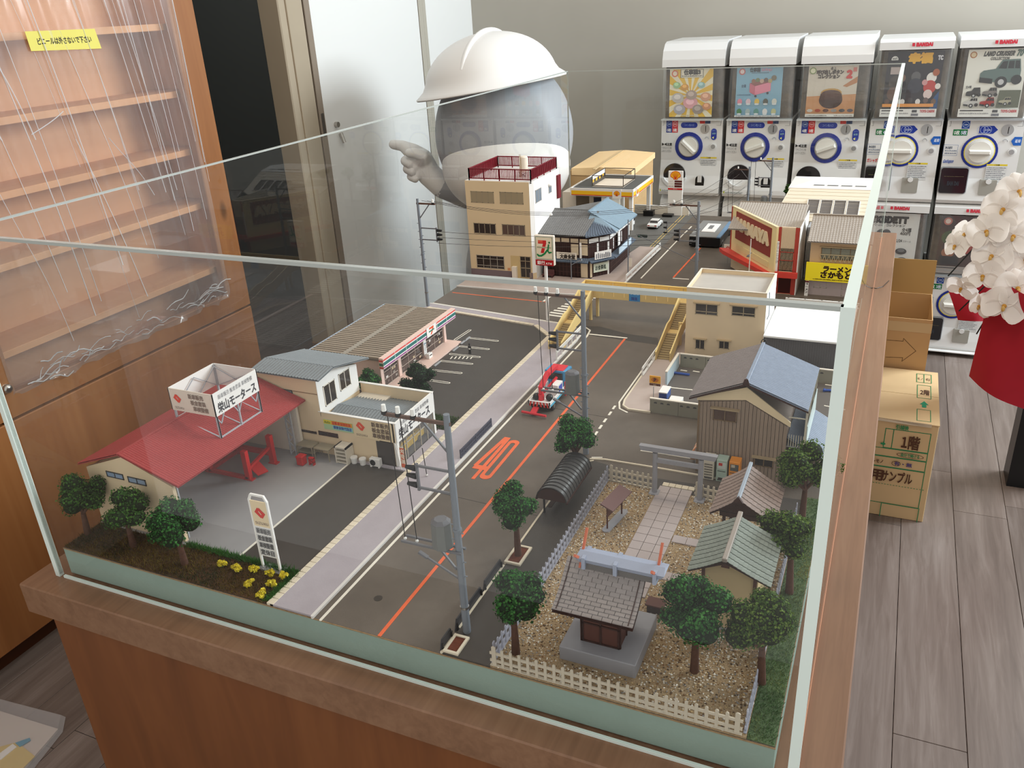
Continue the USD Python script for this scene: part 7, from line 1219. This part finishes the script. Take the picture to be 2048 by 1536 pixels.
def strip_bottom(pr, q, w, h, c=(226, 224, 220)): pr.quad([q(-.03, 0), q(1, 0), q(1, .125), q(-.03, .125)], c).rect(q(.0, 0)[0], q(.40, 0)[0], q(0, .088)[1], q(0, .106)[1], (50, 48, 50)).rect(q(.56, 0)[0], q(.65, 0)[0], q(0, .068)[1], q(0, .108)[1], (60, 60, 64)).text('TOYS CABIN', *q(.70, .070), .038 * h, (190, 60, 66), 2, fit=.27 * w).scribble(q(.0, 0)[0], q(.5, 0)[0], q(0, .045)[1], .022 * h, (150, 150, 150), 2).rect(q(.55, 0)[0], q(.68, 0)[0], q(0, .015)[1], q(0, .052)[1], (110, 110, 116))
def po_lucky(pr, q, w, h):
    sheet(pr, q, (34, 30, 40)); pr.quad([q(.86, .12), q(1, .12), q(1, .40), q(.92, .30)], (36, 80, 130)); pr.text('幸福', *q(.36, .84), .115 * h, (226, 170, 40), 3, fit=.46 * w); pr.poly(Point(*q(.13, .885)).buffer(.062 * w).intersection(sbox(*q(0, .875), *q(1, 1))), (226, 226, 222)).text('400円', *q(.13, .885), .026 * h, (50, 50, 54), 1, fit=.09 * w, align='c').text('TC', *q(.89, .87), .06 * h, (220, 220, 226), 3, fit=.10 * w)
    pr.quad([q(.08, .66), q(.31, .66), q(.31, .77), q(.08, .77)], (176, 160, 156)); 
    for a, b, r_, c1 in ((.20, .52, .13, (70, 62, 58)), (.30, .60, .07, (120, 90, 76)), (.18, .36, .12, (96, 66, 54)), (.55, .62, .085, (90, 90, 92)), (.55, .48, .13, (46, 48, 62)), (.83, .60, .09, (232, 228, 222)), (.82, .46, .115, (190, 60, 54)), (.96, .47, .05, (232, 226, 220)), (.72, .53, .05, (206, 150, 150)), (.80, .35, .08, (220, 200, 196)), (.90, .68, .06, (170, 90, 50))): pr.disc(*q(a, b), r_ * w, c1, r_ * w * 1.1)
    for k in range(7): pr.disc(*q(.08 + k * .14, .235 + .02 * (k % 2)), .045 * w, ((90, 60, 50), (60, 54, 52), (210, 206, 204), (60, 56, 60), (220, 216, 212), (100, 80, 76), (110, 80, 56))[k], .045 * h)
    pr.quad([q(.0, .155), q(.93, .155), q(.93, .205), q(.0, .205)], (226, 150, 70)); strip_bottom(pr, q, w, h)
def suv(pr, q, a, b, s, c, dark=(40, 42, 44)):
    P = lambda x, y: q(a + x * s, b + y * s * .62)
    pr.poly([P(-.5, -.18), P(-.5, .12), P(-.42, .22), P(-.12, .28), P(.02, .60), P(.46, .62), P(.52, .20), P(.52, -.10), P(.30, -.22)], c).poly([P(-.06, .29), P(.04, .54), P(.16, .55), P(.15, .28)], dark).poly([P(.18, .29), P(.19, .55), P(.32, .56), P(.33, .29)], dark).poly([P(.36, .29), P(.35, .56), P(.45, .56), P(.48, .28)], dark).disc(*P(.06, -.20), .12 * s * .26, dark, .12 * s * .26).disc(*P(.06, -.20), .12 * s * .13, (190, 190, 190)).disc(*P(.44, -.12), .12 * s * .22, dark).poly([P(-.5, -.2), P(-.5, -.02), P(-.16, -.08), P(-.16, -.26)], dark)
def po_car(pr, q, w, h):
    sheet(pr, q, (224, 222, 212)); pr.disc(*q(.09, .925), .06 * w, (170, 110, 60)).disc(*q(.09, .925), .042 * w, (216, 196, 160)).text('LAND CRUISER', *q(.25, .905), .062 * h, (66, 66, 62), 3, fit=.52 * w, slant=.2).text('70', *q(.79, .90), .085 * h, (80, 104, 94), 3, fit=.12 * w, slant=.2).text('COLLECTION', *q(.38, .845), .04 * h, (86, 84, 78), 2, fit=.32 * w, slant=.15)
    suv(pr, q, .58, .60, .66, (92, 112, 108)); pr.text('全4種', *q(.04, .435), .03 * h, (70, 70, 70), 1, fit=.10 * w)
    for a, b, c in ((.18, .35, (56, 54, 54)), (.46, .35, (124, 118, 114)), (.16, .20, (190, 188, 184)), (.44, .20, (160, 44, 40))): suv(pr, q, a, b, .24, c)
    pr.quad([q(.60, .14), q(.98, .14), q(.98, .40), q(.62, .40)], (92, 96, 78)); suv(pr, q, .74, .22, .2, (170, 164, 140)); strip_bottom(pr, q, w, h, (220, 218, 212))
def po_engine(pr, q, w, h):
    sheet(pr, q, (222, 222, 220)); pr.text('2826DETT', *q(-.02, .83), .105 * h, (40, 40, 44), 4, fit=.82 * w).text('コレクション', *q(.36, .765), .04 * h, (60, 60, 64), 1, fit=.38 * w).text('全4種', *q(.68, .69), .052 * h, (50, 50, 54), 1, fit=.19 * w).text('400円', *q(.66, .625), .052 * h, (50, 50, 54), 1, fit=.20 * w).text('1/24', *q(.60, .50), .045 * h, (50, 50, 54), 1, fit=.12 * w).text('スケール', *q(.73, .50), .03 * h, (80, 80, 84), 0, fit=.16 * w)
    r_ = random.Random(4)
    for k in range(16): pr.disc(*q(r_.uniform(.02, .42), r_.uniform(.46, .68)), r_.uniform(.04, .10) * w, ((60, 60, 62), (34, 34, 36), (96, 96, 98))[k % 3])
    for a, b in ((.42, .36), (.72, .34), (.22, .20), (.50, .16), (.76, .18)): pr.disc(*q(a, b), .11 * w, (58, 60, 64), .055 * h).disc(*q(a, b + .015), .07 * w, (110, 112, 116), .03 * h)
    strip_bottom(pr, q, w, h)
def po_food(pr, q, w, h):
    sheet(pr, q, (62, 40, 36)); 
    for a, b, r_, c in ((.20, .62, .16, (66, 82, 46)), (.46, .76, .12, (150, 70, 66)), (.80, .72, .18, (196, 160, 110)), (.70, .60, .10, (170, 80, 60)), (.50, .48, .18, (150, 50, 40)), (.20, .36, .12, (150, 96, 66)), (.78, .42, .15, (130, 60, 46))): pr.disc(*q(a, b), r_ * w, c, r_ * w * .9)
    pr.disc(*q(.12, .90), .08 * w, (190, 110, 96)).disc(*q(.12, .90), .05 * w, (230, 210, 200)).rect(q(.05, 0)[0], q(.42, 0)[0], q(0, .15)[1], q(0, .30)[1], (30, 26, 28)); strip_bottom(pr, q, w, h, (150, 140, 134))
def po_pink(pr, q, w, h): sheet(pr, q, (224, 176, 190)); pr.text('2', *q(.62, .70), .24 * h, (206, 60, 110), 4).text('コレクション', *q(.08, .86), .05 * h, (190, 90, 120), 1, fit=.5 * w).scribble(q(.08, 0)[0], q(.56, 0)[0], q(0, .78)[1], .035 * h, (200, 110, 140), 1).scribble(q(.08, 0)[0], q(.56, 0)[0], q(0, .70)[1], .035 * h, (200, 110, 140), 2).disc(*q(.4, .35), .22 * w, (236, 206, 212))
def po_red(pr, q, w, h): sheet(pr, q, (150, 50, 70)); pr.text('ASOBO', *q(.06, .86), .075 * h, (230, 210, 214), 3, fit=.6 * w).disc(*q(.5, .4), .25 * w, (200, 150, 150))
def po_grey(pr, q, w, h): sheet(pr, q, (150, 146, 146)); pr.disc(*q(.5, .45), .28 * w, (110, 110, 116)).text('ミニ', *q(.2, .84), .08 * h, (60, 60, 64), 2, fit=.4 * w)
ZU, ZL, ZLA = -.057, -.690, -.7045
machine('upper capsule machine with yellow sunburst poster, leftmost of the row', .127, ZU, .277, 'A', po_sun, ('0', '3', 0)); machine('upper capsule machine with light blue poster of a pink wagon', .4145, ZU, .277, 'A', po_blue, ('3', '0', 1)); machine('upper capsule machine with beige poster of a round brown button', .704, ZU, .280, 'A', po_button, ('4', '0', 1))
machine('upper capsule machine with dark poster of gold characters behind the right pane edge', .993, ZU, .272, 'B', po_lucky, ('0', '4', 0)); machine('upper capsule machine with white poster of a dark green off-road car, rightmost', 1.275, ZU, .272, 'B', po_car, ('0', '5', 1))
machine('lower capsule machine with dark red poster, leftmost of the bottom row', .127, ZLA, .277, 'A', po_red, ('0', '3', 1)); machine('lower capsule machine with pink poster and big number, behind the far utility poles', .4145, ZLA, .277, 'A', po_pink, ('3', '0', 1)); machine('lower capsule machine with grey poster hidden behind the model buildings', .704, ZLA, .280, 'A', po_grey, ('4', '0', 1))
machine('lower capsule machine with black and white engine poster', .993, ZL, .272, 'B', po_engine, ('0', '4', 1)); machine('lower capsule machine with dark food poster, behind the white orchid', 1.275, ZL, .272, 'B', po_food, ('0', '3', 1))
for k, (x0, x1) in enumerate(((.127, .985), (.993, 1.549))):
    t = T('machine_stand', ['low white stand on casters under the three left capsule machines', 'low white stand on casters under the two right capsule machines'][k], 'stand', ((x0 + x1) / 2, YM + .18, FZ)); part(t, 'tray', M().cbox(x0, x1, YM - .03, YM + .36, FZ + (.018 if k else .004), ZL if k else ZLA, .002), MW)
    for x in (x0 + .05, x1 - .05):
        for y in (YM + .03, YM + .32): part(t, 'caster', M().cyl((x - .008, y, FZ + (.010 if k else .003)), (x + .008, y, FZ + (.010 if k else .003)), .010 if k else .003, n=12), BLACK)

# ================================================================ big figure behind the case (plain mannequin)
YS = 2.44; ms = T('display_figure', 'plain grey and white rounded mannequin in a white hard hat pointing left', 'mannequin', (-.38, YS, FZ)); MG = mat('figure_grey', (160, 164, 170), .5); MWH = mat('figure_white', (232, 232, 230), .45)
hc = at(1008, 268, y=YS); rx = (at(1137, 262, y=YS)[0] - at(882, 262, y=YS)[0]) / 2
part(ms, 'head', M().sphere(hc, (rx * .99, rx * .95, rx * 1.06), 4), MG, True); mc = at(1012, 330, y=YS - .06); part(ms, 'lower_face', M().sphere(mc, (rx * .92, rx * .86, rx * .70), 4), MWH, True)
hp = [(0, 1.0)] + [(math.sin(a), math.cos(a) ** .9) for a in np.linspace(.12, 1.35, 14)] + [(1.02, .16), (1.09, .09), (1.14, .045), (1.13, .02), (1.0, .03), (.0, .06)]
h0 = at(985, 178, y=YS - .02); ra = (at(1113, 170, y=YS)[0] - at(847, 178, y=YS)[0]) / 2 / 1.12; top = at(990, 62, y=YS)[2] - h0[2]; tl_ = math.radians(-7.5)
hm_ = M().lathe([(r_, z) for r_, z in hp], n=48).map(lambda v: (lambda p: np.stack([p[:, 0] * math.cos(tl_) + p[:, 2] * math.sin(tl_), p[:, 1], -p[:, 0] * math.sin(tl_) + p[:, 2] * math.cos(tl_)], 1))(v * (ra, ra * 1.08, top)) + h0)
part(ms, 'hard_hat', hm_, MWH, True); 
m = M(); tube(m, [h0 + np.array((ra * .05 * math.sin(a), -ra * 1.0 * math.cos(a) * 1.0, 0)) * (1, 0, 0) + np.array((0, ra * 1.02 * math.sin(b) * -1, top * (math.cos(b)) ** .9 + .003)) for a, b in [(0, b) for b in np.linspace(-1.2, 1.2, 24)]], .012, 10); part(ms, 'hat_ridge', m, MWH, True)
bc = np.array((hc[0] - .005, YS + .01, -.36)); part(ms, 'torso', M().sphere(bc + (0, 0, .08), (.20, .17, .30), 4), MG, True); part(ms, 'belly', M().sphere(bc + (.01, -.045, .04), (.16, .15, .24), 4), MWH, True)
for s in (-1, 1): part(ms, 'foot', M().sphere((bc[0] + s * .10, YS - .06, FZ + .055), (.085, .13, .055), 3).cyl((bc[0] + s * .09, YS, FZ + .05), (bc[0] + s * .085, YS, -.5), .075, .085, 20), MWH if s else MG, True)
def blend(spheres, chains, edge=.012, it=12):
    man = None
    for a, b in chains:
        q = [m3.Manifold.sphere(r_, 24).translate(tuple(map(float, p))) for p, r_ in (spheres[a], spheres[b])]; hh = m3.Manifold.batch_hull(q); man = hh if man is None else man + hh
    man = man.refine_to_length(edge); me = man.to_mesh(); tmx = trimesh.Trimesh(me.vert_properties[:, :3], me.tri_verts, process=True); trimesh.smoothing.filter_taubin(tmx, iterations=it); return tmx
Q = lambda u, v, dy=0: at(u, v, y=YS - .05 + dy)
J = {'sh': (Q(935, 388, .05), .060), 'el': (Q(884, 372, 0), .050), 'wr': (Q(858, 348, -.02), .050), 'pa': (Q(842, 322, -.03), .052), 'kn': (Q(828, 306, -.04), .036), 'i1': (Q(806, 292, -.045), .022), 'i2': (Q(787, 289, -.045), .019), 'm0': (Q(826, 318, -.07), .024), 'm1': (Q(812, 322, -.075), .022), 'm2': (Q(820, 328, -.085), .020), 'r0': (Q(830, 334, -.07), .023), 'r1': (Q(816, 338, -.075), .021), 'r2': (Q(824, 343, -.085), .019), 'l0': (Q(836, 350, -.065), .021), 'l1': (Q(823, 353, -.07), .019), 'l2': (Q(830, 357, -.08), .017), 't0': (Q(846, 312, -.08), .022), 't1': (Q(830, 306, -.095), .020), 't2': (Q(818, 306, -.10), .017)}
hand = blend(J, [('el', 'wr'), ('wr', 'pa'), ('pa', 'kn'), ('kn', 'i1'), ('i1', 'i2'), ('pa', 'm0'), ('m0', 'm1'), ('m1', 'm2'), ('pa', 'r0'), ('r0', 'r1'), ('r1', 'r2'), ('pa', 'l0'), ('l0', 'l1'), ('l1', 'l2'), ('pa', 't0'), ('t0', 't1'), ('t1', 't2')], .008, 8)
part(ms, 'pointing_hand', hand, MWH, True); part(ms, 'sleeve', blend(J, [('sh', 'el')], .014, 4), MG, True)

# ================================================================ cartons, orchid, bag, loose wire
CARD = mat('cardboard', (190, 156, 110), .75, var=.04, scale=6); CARDL = mat('cardboard_light', (206, 178, 134), .75, var=.04, scale=6); CARDD = mat('cardboard_dark', (156, 122, 70), .8)
c1 = T('carton', 'closed brown moving carton with green print standing on the floor right of the counter', 'cardboard box', (1.22, 1.94, FZ)); bx0, bx1, by0, by1, bz1 = 1.125, 1.319, 1.745, 2.136, -.386
part(c1, 'carton_body', M().cbox(bx0, bx1, by0, by1, FZ, bz1 - .003, .002), CARDL); part(c1, 'flap', M().box(bx0, bx1 + .001, by0 - .002, (by0 + by1) / 2 - .001, bz1 - .003, bz1), CARDL); part(c1, 'flap', M().box(bx0, bx1 + .001, (by0 + by1) / 2 + .001, by1, bz1 - .003, bz1), CARDL); part(c1, 'torn_edge', M().hull([(bx0, by0 - .004, bz1 - .006), (bx1 - .02, by0 - .006, bz1 - .008), (bx1 - .02, by0 - .002, bz1 + .001), (bx0, by0, bz1 + .003)]), mat('torn_white', (224, 210, 186), .8))
Fc1 = front(by0); g_ = (52, 130, 84); br = (84, 56, 40); pr = Print(Fc1, .0004); V = lambda u, v: (lambda p: (p[0], p[2]))(at(1700 + u / 2.845, 520 + v / 2.845, y=by0))
def frame_(pr, a0, a1, b0, b1, w, c): pr.poly(sbox(a0, b0, a1, b1).difference(sbox(a0 + w, b0 + w, a1 - w, b1 - w)), c)
xa, za = V(248, 968)[0], V(300, 968)[1]; xb, zb_ = V(466, 980)[0], V(300, 1082)[1]; frame_(pr, xa - .022, xb, zb_, za, .0022, g_); pr.rect(xa, xa + .0022, zb_, za, g_); z2 = V(300, 1130)[1]; z3 = V(300, 1190)[1]; z4 = V(300, 1290)[1]; z5 = V(300, 1400)[1]
frame_(pr, bx0 + .008, xb, z2, zb_, .002, g_); frame_(pr, bx0 + .008, xb, z3, z2, .002, g_); frame_(pr, bx0 + .008, xb, z5, z3, .002, g_)
for k in range(22): pr.rect(bx0 + .01 + k * .008, bx0 + .014 + k * .008, z4, z4 + .0018, g_)
pr.text('引越後', V(258, 955)[0], V(258, 955)[1], .011, g_, 1, fit=.036).text('1階', V(285, 1055)[0], V(285, 1060)[1], .034, br, 1, fit=.052)
pr.poly(Point(0, 0).buffer(1, 16).difference(Point(0, 0).buffer(.92, 16)), g_) if False else None
cxx, czz = (xa + xb) / 2 + .004, (zb_ + z2) / 2; el_ = affinity.translate(affinity.scale(Point(0, 0).buffer(1, 16), .036, .0085, origin=(0, 0)), cxx, czz); pr.poly(el_.difference(affinity.scale(el_, .95, .86)), br); pr.text('自分で開ける', cxx, czz - .0038, .0085, g_, 1, fit=.052, align='c').text('使う', bx0 + .022, czz - .004, .009, g_, 1, fit=.016)
pr.text('ワレモノ', bx0 + .018, (z2 + z3) / 2 - .005, .0105, br, 1, fit=.046).text('有・無', xa + .014, (z2 + z3) / 2 - .005, .0105, (80, 70, 120), 1, fit=.050); e2 = affinity.translate(affinity.scale(Point(0, 0).buffer(1, 14), .012, .0085, origin=(0, 0)), xa + .020, (z2 + z3) / 2); pr.poly(e2.difference(affinity.scale(e2, .88, .86)), br)
pr.text('サンプル', V(165, 1280)[0], (z3 + z4) / 2 - .014, .030, br, 1, fit=.088).text('用', bx0 + .030, (z3 + z4) / 2 - .014, .030, br, 1); x6, z6, x7, z7 = *V(165, 1455), *V(395, 1410); frame_(pr, x6, x7, z6, z7, .0022, g_); pr.poly([(bx0 + .048, zb_ + .012), (bx0 + .048, zb_ + .018), (bx0 + .054, zb_ + .018), (bx0 + .054, zb_ + .022), (bx0 + .062, zb_ + .015), (bx0 + .054, zb_ + .008), (bx0 + .054, zb_ + .012)], (40, 140, 90)); pr.done(c1, 'carton_print')
Ft = Face((0, 0, bz1), (1, 0, 0), (0, 1, 0)); pr = Print(Ft, .0004); frame_(pr, bx1 - .060, bx1 - .022, 1.76, 1.84, .002, g_); pr.poly([(bx1 - .052, 1.875), (bx1 - .046, 1.875), (bx1 - .046, 1.855), (bx1 - .034, 1.855), (bx1 - .034, 1.875), (bx1 - .028, 1.875), (bx1 - .040, 1.90)], (40, 150, 110)); frame_(pr, bx1 - .060, bx1 - .020, 1.92, 2.02, .002, g_); pr.text('2階', bx1 - .052, 1.95, .030, br, 1, fit=.028); frame_(pr, bx1 - .062, bx1 - .018, 2.04, 2.11, .002, g_); pr.rect(bx1 - .041, bx1 - .039, 2.04, 2.11, g_).text('モノ', bx1 - .060, 2.06, .016, br, 0, fit=.018).text('有', bx1 - .036, 2.06, .016, br, 0, fit=.015); pr.done(c1, 'carton_print')
c2 = T('carton', 'open brown carton with printed arrow and raised flap behind the green-printed carton', 'cardboard box', (1.2, 2.3, FZ)); yb2 = 2.150; zt2 = at(1852, 640, y=yb2)[2]; zf2 = at(1855, 568, y=yb2 + .03)[2]
part(c2, 'carton_body', M().prism(sbox(1.125, yb2, 1.282, 2.42).difference(sbox(1.128, yb2 + .003, 1.279, 2.417)), FZ, zt2), CARD); part(c2, 'carton_bottom', M().box(1.125, 1.282, yb2, 2.42, FZ, FZ + .003), CARD); part(c2, 'tape_strip', M().box(1.125, 1.2825, yb2 - .0008, yb2, zt2 - .045, zt2 - .012), mat('tape_beige', (196, 172, 130), .5)); part(c2, 'raised_flap', M().hull([(1.125, 2.42, zt2), (1.282, 2.42, zt2), (1.125, 2.455, zf2), (1.282, 2.455, zf2), (1.125, 2.423, zt2), (1.282, 2.423, zt2), (1.125, 2.458, zf2), (1.282, 2.458, zf2)]), CARDD)
pr = Print(front(yb2), .0004); V2 = lambda u, v: (lambda p: (p[0], p[2]))(at(1700 + u / 2.845, 520 + v / 2.845, y=yb2)); ar = [V2(210, 455), V2(302, 462), V2(305, 446), V2(375, 518), V2(295, 576), V2(300, 556), V2(205, 552)]; pr.poly(LineString(ar).buffer(.0008), (96, 70, 44)); pr.done(c2, 'arrow_print')
c3 = T('carton', 'pale cardboard carton standing on the floor behind the left rear corner of the case', 'cardboard box', (.03, 2.6, FZ)); part(c3, 'carton_body', M().cbox(-.06, .188, 2.47, 2.80, FZ, .168, .003), CARD); part(c3, 'lid', M().hull([(-.05, 2.465, .150), (.194, 2.465, .150), (-.05, 2.805, .162), (.194, 2.805, .162), (-.05, 2.465, .176), (.194, 2.465, .172), (-.05, 2.805, .184), (.194, 2.805, .184), (.07, 2.465, .182), (.07, 2.805, .192)]), mat('cardboard_pale', (236, 202, 152), .7)); part(c3, 'lid_seam', M().bar((.06, 2.415, .183), (.06, 2.785, .193), .012, .003), CARDL)
OW = colour_mat('orchid_petal', .5, .3, .3); oc = T('potted_orchid', 'white orchid in a red paper wrapper at the right edge behind the cartons', 'potted plant', (1.56, 2.05, FZ)); WRAP = mat('wrapper_red', (168, 26, 44), .7, var=.05, scale=12, bump=.2, bscale=30)
def sheet3(pts4, bend, n=14):
    p00, p10, p11, p01 = [np.array(p) for p in pts4]; nrm = np.cross(p10 - p00, p01 - p00); nrm /= np.linalg.norm(nrm); g = []
    for i in range(n + 1):
        s = i / n; row = []
        for j in range(n + 1): t_ = j / n; row.append((p00 * (1 - s) * (1 - t_) + p10 * s * (1 - t_) + p11 * s * t_ + p01 * (1 - s) * t_) + nrm * (bend * math.sin(math.pi * s) + .008 * math.sin(7 * s + 3 * t_)))
        g.append(row)
    g = np.array(g); return M().grid(g).grid(g - nrm * .0012, flip=True)
P3 = lambda u, v, y: at(u, v, y=y)
part(oc, 'wrapper', sheet3([P3(1938, 752, 1.99), P3(2110, 836, 1.93), P3(2120, 600, 1.90), P3(1990, 552, 1.97)], .05), WRAP, True, label='large red wrapping paper sheet'); part(oc, 'wrapper', sheet3([P3(1916, 640, 2.10), P3(2010, 642, 2.12), P3(2000, 520, 2.16), P3(1893, 572, 2.12)], .03), WRAP, True); part(oc, 'wrapper', sheet3([P3(1990, 782, 2.05), P3(2075, 800, 2.02), P3(2080, 600, 2.05), P3(1985, 600, 2.05)], .02), mat('wrapper_dark', (120, 20, 34), .7), True)
pc = P3(2085, 770, 2.10); part(oc, 'pot', M().lathe([(0, 0), (.055, 0), (.07, .12), (.066, .12), (.0, .10)], (pc[0], 2.10, pc[2] - .02), 24), mat('pot_black', (24, 24, 26), .4), True); part(oc, 'pot_stand', M().box(pc[0] - .045, pc[0] + .06, 2.05, 2.15, FZ, pc[2] - .02), BLACK)
def flower(t, c, r_, fdir, roll, seed):
    q = random.Random(seed); f = np.array(fdir, float); f /= np.linalg.norm(f); a = np.cross((0, 0, 1), f); a /= np.linalg.norm(a); b = np.cross(f, a); cr_, sr = math.cos(roll), math.sin(roll); a, b = a * cr_ + b * sr, b * cr_ - a * sr
    fl_ = part(t, 'flower', M().sphere(c + f * r_ * .16, (r_ * .10, r_ * .10, r_ * .10), 2, lin((206, 150, 60))).sphere(c + f * r_ * .20 - b * r_ * .12, (r_ * .08, r_ * .08, r_ * .14), 2, lin((224, 186, 110))), OW, True)
    for ang, L, W_2, off in ((90, .92, .40, .00), (213, .90, .38, .0), (327, .90, .38, .0), (10, 1.0, .74, .05), (170, 1.0, .74, .05)):
        th = math.radians(ang + q.uniform(-5, 5)); u = a * math.cos(th) + b * math.sin(th); w = np.cross(f, u); G2 = []
        for i in range(9):
            s = i / 8; wid = W_2 * (math.sin(math.pi * min(1, s * .9 + .08)) ** .7) * r_ * 1.0
            G2.append([c + u * r_ * L * s + w * wid * k + f * (off * r_ + r_ * (.16 * s - .28 * s * s) + .10 * r_ * k * k) for k in np.linspace(-1, 1, 7)])
        part(fl_, 'petal', M().grid(np.array(G2), lin((238, 232, 226))), OW, True)
cams = lambda p: EYE - p
for k, (u, v, y, rr, tw) in enumerate(((2038, 384, 2.02, .062, (.1, 0, .2)), (2007, 419, 2.0, .060, (-.2, 0, -.1)), (1975, 463, 1.98, .058, (-.5, 0, -.1)), (2026, 473, 1.98, .058, (.2, 0, 0)), (1984, 512, 1.97, .056, (-.2, 0, -.1)), (1967, 552, 1.96, .056, (-.4, 0, -.3)), (2036, 577, 1.92, .062, (0, 0, 0)), (2009, 612, 1.90, .062, (-.1, 0, -.1)), (1924, 575, 1.98, .046, (-.6, .2, -1.2)), (1962, 612, 1.95, .044, (-1.2, .5, -.5)), (1913, 492, 2.0, .044, (-1.4, .3, -.3)), (1932, 470, 2.02, .048, (-1.0, .4, .3)), (2050, 520, 1.98, .060, (.4, 0, .1)), (2060, 440, 2.04, .060, (.3, 0, .2)))):
    c = P3(u, v, y); d = cams(c); d /= np.linalg.norm(d); flower(oc, c, rr, d + np.array(tw) * .6, random.Random(k).uniform(-.5, .5), k)
m = M(); tube(m, [P3(2075, 690, 2.08), P3(2085, 520, 2.08), P3(2062, 400, 2.06), P3(2010, 420, 2.03), P3(1970, 480, 2.0), P3(1940, 540, 1.99)], .0045, 7); part(oc, 'stem', m, mat('stem_dark_green', (66, 78, 46), .6), True)
for a, b in (((1990, 450), (1896, 552)), ((2022, 556), (1953, 668)), ((1972, 570), (1918, 622))): part(oc, 'support_wire', M().cyl(P3(*a, 2.03), P3(*b, 2.05), .0022, n=6), mat('wire_green_black', (30, 34, 30), .5))
for u, v, L in ((2016, 470, .05), (2040, 500, .06)): part(oc, 'leaf', sheet3([P3(u, v, 2.07), P3(u + 26, v + 6, 2.07), P3(u + 34, v - 34, 2.08), P3(u + 14, v - 30, 2.08)], .01, 6), mat('leaf_dark', (44, 42, 36), .5), True)
pb = T('plastic_bag', 'clear plastic bag with paper sheets lying on the floor at the lower left', 'bag', (-.6, .1, FZ)); gp = [tuple(G(*p, z=FZ)[:2]) for p in ((-120, 1370), (132, 1436), (126, 1466), (52, 1560), (-140, 1640))]
part(pb, 'paper', M().prism([tuple(G(*p, z=FZ)[:2]) for p in ((-100, 1395), (118, 1462), (46, 1545), (-120, 1600))], FZ + .001, FZ + .007), mat('paper_dull_white', (196, 186, 178), .7)); part(pb, 'paper', M().prism([tuple(G(*p, z=FZ)[:2]) for p in ((-20, 1505), (36, 1490), (72, 1518), (30, 1560), (-40, 1560))], FZ + .007, FZ + .009), mat('paper_yellow', (206, 180, 100), .6)); part(pb, 'label_tag', M().prism([tuple(G(*p, z=FZ)[:2]) for p in ((33, 1492), (62, 1482), (64, 1487), (42, 1500))], FZ + .009, FZ + .0105), mat('tag_blue', (50, 140, 170), .5))
part(pb, 'white_strip', M().prism([tuple(G(*p, z=FZ)[:2]) for p in ((-5, 1518), (28, 1494), (36, 1500), (4, 1526))], FZ + .009, FZ + .0102), WHITE); pg = Polygon(gp); m = M()
for z, s in ((.003, 1.0), (.013, .965)):
    p = affinity.scale(pg, s, s); v, f_ = trimesh.creation.triangulate_polygon(p, engine='earcut'); m.add(np.column_stack([v, np.full(len(v), FZ + z)]), f_)
a_, b_ = np.array(pg.exterior.coords), np.array(affinity.scale(pg, .965, .965).exterior.coords); m.grid(np.stack([np.column_stack([a_, np.full(len(a_), FZ + .003)]), np.column_stack([b_, np.full(len(b_), FZ + .013)])])); part(pb, 'film', m, pane_mat('bag_film', (.96, .96, .96), 1.45, .18, haze=.16, boost=1.5))
m = M(); lp = [at(*p, z=.0015) for p in ((1733, 566), (1740, 573), (1752, 577), (1766, 573), (1778, 561))]; lp = [np.array(p) for p in lp]; tt = np.linspace(0, 1, 5); ti = np.linspace(0, 1, 24); tube(m, np.stack([np.interp(ti, tt, [p[k] for p in lp]) for k in range(3)], 1), .0008, 6); whole('loose_wire', 'short black wire lying on the right margin of the counter', 'wire', m, BLACK, True)
